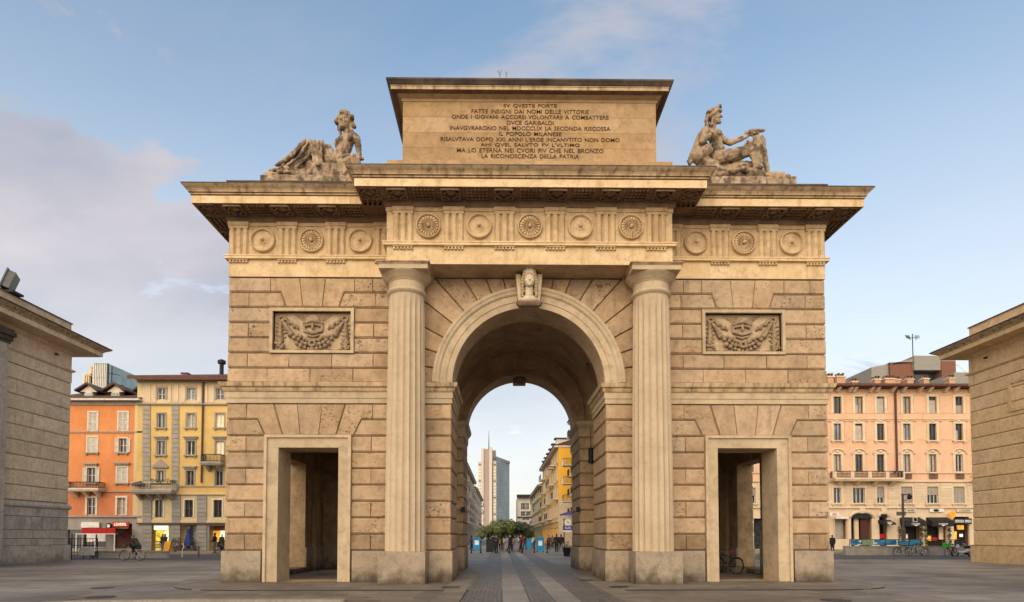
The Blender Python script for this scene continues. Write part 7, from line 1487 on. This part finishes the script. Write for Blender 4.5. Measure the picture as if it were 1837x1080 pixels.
# ------------------------------------------------------------------ parapets, railings, posts
def parapet(label, px0, px1, py_, h, th, seg=2.0):
    d = 1.6 * F / (py_ - 962.0); y = CAM.y + d; x0, x1 = CAM.x + (px0 - 898) * d / F, CAM.x + (px1 - 898) * d / F; root = thing('parapet', label, 'parapet', ((x0 + x1) / 2, y, 0)); n = max(1, round((x1 - x0) / seg))
    for k in range(n):
        a, b = x0 + (x1 - x0) * k / n, x0 + (x1 - x0) * (k + 1) / n; mb = MB(); mb.box(a + .006, b - .006, y, y + th, GZ - .1, h - .09, concrete); mb.box(a + .004, b - .004, y - .03, y + th + .03, h - .088, h, kerb_m); mb.build('block', None, root)
    return root, x0, x1, y
def railing(label, x0, x1, y, z0, z1, mat, nr=2, post=1.6, bars=0, y1=None):
    root = thing('railing', label, 'railing', ((x0 + x1) / 2, y, z0)); n = max(1, round((x1 - x0) / post))
    for k in range(n + 1): x = x0 + (x1 - x0) * k / n; mb = MB(); mb.tube([(x, y, z0), (x, y, z1)], .03, 6, mat); mb.build('post', None, root)
    for k in range(nr): z = z0 + (z1 - z0) * (1 - k / max(1, nr)) - .02; mb = MB(); mb.tube([(x0, y, z), (x1, y, z)], .024, 6, mat); mb.build('rail', None, root)
    if bars:
        for k in range(bars): x = x0 + (x1 - x0) * (k + .5) / bars; mb = MB(); mb.tube([(x, y, z0 + .1), (x, y, z1 - .04)], .014, 5, mat); mb.build('bar', None, root)
    return root
pr_, x0, x1, y = parapet('low grey stone parapet behind the cyclist, left of the square', 168, 305, 1000.5, .50, .35); railing('grey metal railing on the parapet behind the cyclist', x0 + .1, x1 - 4.6, y + .17, .48, 1.22, iron_r if False else plain('galvanised', (.36, .355, .34), .45, .5), 3, 1.3)
gx = ground_at(127, 1001)[0]; gy = ground_at(127, 1001)[1]; railing('black barred railing by the corner of the left lodge', gx, gx + 2.0, gy + .3, GZ, 1.45, dark, 3, 1.0, 9); mb = MB(); mb.box(gx + .75, gx + 1.85, gy + .22, gy + .26, .2, .78, white); o = tag(mb.build('poster_board'), 'torn pale poster board tied to the black railing by the left lodge', 'poster')
x, y = ground_at(135.5, 1002.5); mb = MB(); mb.tube([(x, y, GZ), (x, y, 1.75)], .035, 8, dark); tag(mb.build('post'), 'thin black post in front of the black railing, left lodge', 'post')
pr_, x0, x1, y = parapet('long grey stone parapet in front of the peach house', 1519, 1757, 995.5, .76, .35); xa = x0 + .5; xb = x0 + (x1 - x0) * .585
rl = railing('metal railing carrying a blue banner on the right parapet', xa, xb, y + .17, .76, 1.34, iron_r, 2, 1.55); bl_m = newmat('blue_banner')[0]; t = bl_m.node_tree; b = [n_ for n_ in t.nodes if n_.type == 'BSDF_PRINCIPLED'][0]; tcn = N(t, 'ShaderNodeTexCoord'); v = scaled(t, tcn.outputs['Object'], (.55, 1, 1.6)); c_ = mixc(t, rng(t, noi(t, v, 1.0, 2), .45, .55), (.02, .12, .27), (.05, .27, .42)); c_ = mixc(t, rng(t, noi(t, v, 2.2, 2), .6, .64), c_, (.55, .65, .70)); t.links.new(c_, b.inputs['Base Color']); b.inputs['Roughness'].default_value = .5
for k in range(6):
    a, b_ = xa + (xb - xa) * k / 6 + .04, xa + (xb - xa) * (k + 1) / 6 - .04; mb = MB(); n = 6; vs = []
    for i in range(n + 1): u = a + (b_ - a) * i / n; dy_ = .012 * math.sin(i * 1.7 + k); vs += [(u, y + .12 + dy_, .84), (u, y + .12 + dy_, 1.30)]
    mb.mesh_(vs, [(2 * i, 2 * i + 2, 2 * i + 3, 2 * i + 1) for i in range(n)], bl_m if k != 1 else plain('green_banner', (.20, .30, .16), .6)); o = mb.build('banner_panel'); o.parent = rl; o.matrix_parent_inverse = Matrix.Translation(rl.location).inverted()
railing('bare metal railing on the parapet before the right hand shops', xb + .5, xb + 3.6, y + .17, .76, 1.32, iron_r, 3, 1.3)
# lamp post on the right
x, _ = ground_at(1643, 996); y = ground_at(1643, 996)[1] + 1.2; lp = thing('lamp_post', 'dark iron lamp post with a side bracket before the peach house', 'lamp post', (x, y, 0)); _, zt = at(1643, 886, y); mb = MB(); mb.lathe([(.22, 0), (.22, .3), (.17, .4), (.17, 2.2), (.10, 2.35), (.09, zt - .1), (.13, zt - .08), (.13, zt)], (x, y, 0), 12, brown_f); mb.build('column', None, lp)
mb = MB(); mb.tube([(x, y, zt - .1), (x + .75, y, zt + .02)], .045, 6, brown_f); mb.tube([(x + .1, y, zt - .6), (x + .35, y, zt - .55), (x + .5, y, zt - .3), (x + .45, y, zt - .05)], .03, 5, brown_f); mb.build('bracket', None, lp); mb = MB(); mb.lathe([(.05, .0), (.16, -.06), (.20, -.3), (.08, -.42)], (x + .62, y, zt - .05), 10, dark); mb.build('lantern', None, lp)
mb = MB(); xx, zz2 = at(1641, 932, y - .2); mb.box(xx - .2, xx + .2, y - .26, y - .22, zz2 - .22, zz2 + .22, white); mb.box(xx - .12, xx + .12, y - .275, y - .261, zz2 - .14, zz2 + .14, dark); mb.build('notice', None, lp)
# A-board, flower pots, posts before the yellow house
p = gp(306, 991, .12); ab = thing('sandwich_board', 'orange yellow sandwich board on the pavement by the lit shop', 'sign board', p); mb = MB(); ym = plain('board_yellow', (.72, .36, .03), .6)
for s_ in (-1, 1): mb.mesh_([(p[0] - .28 + .1 * s_, p[1] + s_ * .28, .13), (p[0] + .28 + .1 * s_, p[1] + s_ * .28, .13), (p[0] + .28, p[1] + s_ * .03, 1.12), (p[0] - .28, p[1] + s_ * .03, 1.12)], [(0, 1, 2, 3)], ym)
mb.build('panel', None, ab); mb = MB(); [mb.tube([(p[0] + q * .28, p[1] - .29, .12), (p[0] + q * .28, p[1], 1.15), (p[0] + q * .28, p[1] + .29, .12)], .02, 4, brown_f) for q in (-1, 1)]; mb.build('frame', None, ab)
for px_, lab in ((316.5, 'grey pot with a dark clipped shrub beside the sandwich board'), (326, 'brown pot with a reddish plant before the poster window'), (350, 'dark pot with a green plant at the right of the poster window')):
    p = gp(px_, 990 if px_ < 320 else 988, .12); pt = thing('plant_pot', lab, 'plant pot', p, 'pots before the poster window'); mb = MB(); mb.lathe([(.2, 0), (.3, .55), (.32, .56), (.28, .56), (.27, .5), (.001, .5)], p, 14, GR if px_ < 320 else brown_f, cap=False); mb.build('pot', None, pt); foliage('shrub', [(p[0], p[1], .12 + .95, .3, .3, .42)], 130, .08, leafy if px_ != 326 else plain('reddish_leaf', (.16, .07, .03), .8), pt)
x, y = ground_at(360, 999.5); mb = MB(); mb.lathe([(.07, 0), (.06, .75), (.08, .78), (.05, .9)], (x, y, GZ), 10, brown_f); tag(mb.build('bollard'), 'short brown bollard at the kerb before the yellow house', 'bollard')
x, y = ground_at(331, 998.5); mb = MB(); mb.tube([(x, y, GZ), (x, y, .5), (x + .12, y, .8), (x + .05, y, 1.05)], .03, 6, white); tag(mb.build('white_stake'), 'thin white bent stake at the kerb before the poster window', 'stake')
p = gp(397, 992, .12); stl = thing('pushchair', 'dark pushchair being pushed before the orange lit shop', 'pushchair', p); mb = MB()
for q in (-1, 1):
    for xx in (-.3, .28): mb.tube([(p[0] + xx + .12 * math.cos(a), p[1] + q * .22, .24 + .12 * math.sin(a)) for a in [2 * math.pi * k / 12 for k in range(12)]], .02, 5, rubber, True)
mb.build('wheels', None, stl); mb = MB()
for q in (-1, 1): mb.tube([(p[0] - .3, p[1] + q * .2, .26), (p[0] + .3, p[1] + q * .2, .75), (p[0] - .1 - .35, p[1] + q * .2, 1.12)], .018, 5, steel); mb.tube([(p[0] + .28, p[1] + q * .2, .26), (p[0] - .2, p[1] + q * .2, .8)], .018, 5, steel)
mb.tube([(p[0] - .45, p[1] - .2, 1.12), (p[0] - .45, p[1] + .2, 1.12)], .02, 5, rubber); mb.build('frame', None, stl); put('seat', fuse([('c', (p[0] - .1, p[1], .62), .15, (p[0] + .15, p[1], .58), .16), ('c', (p[0] - .15, p[1], .65), .15, (p[0] - .05, p[1], 1.0), .16)], .03, 2), DK, stl)

bpy.data.scenes.remove(_ts)
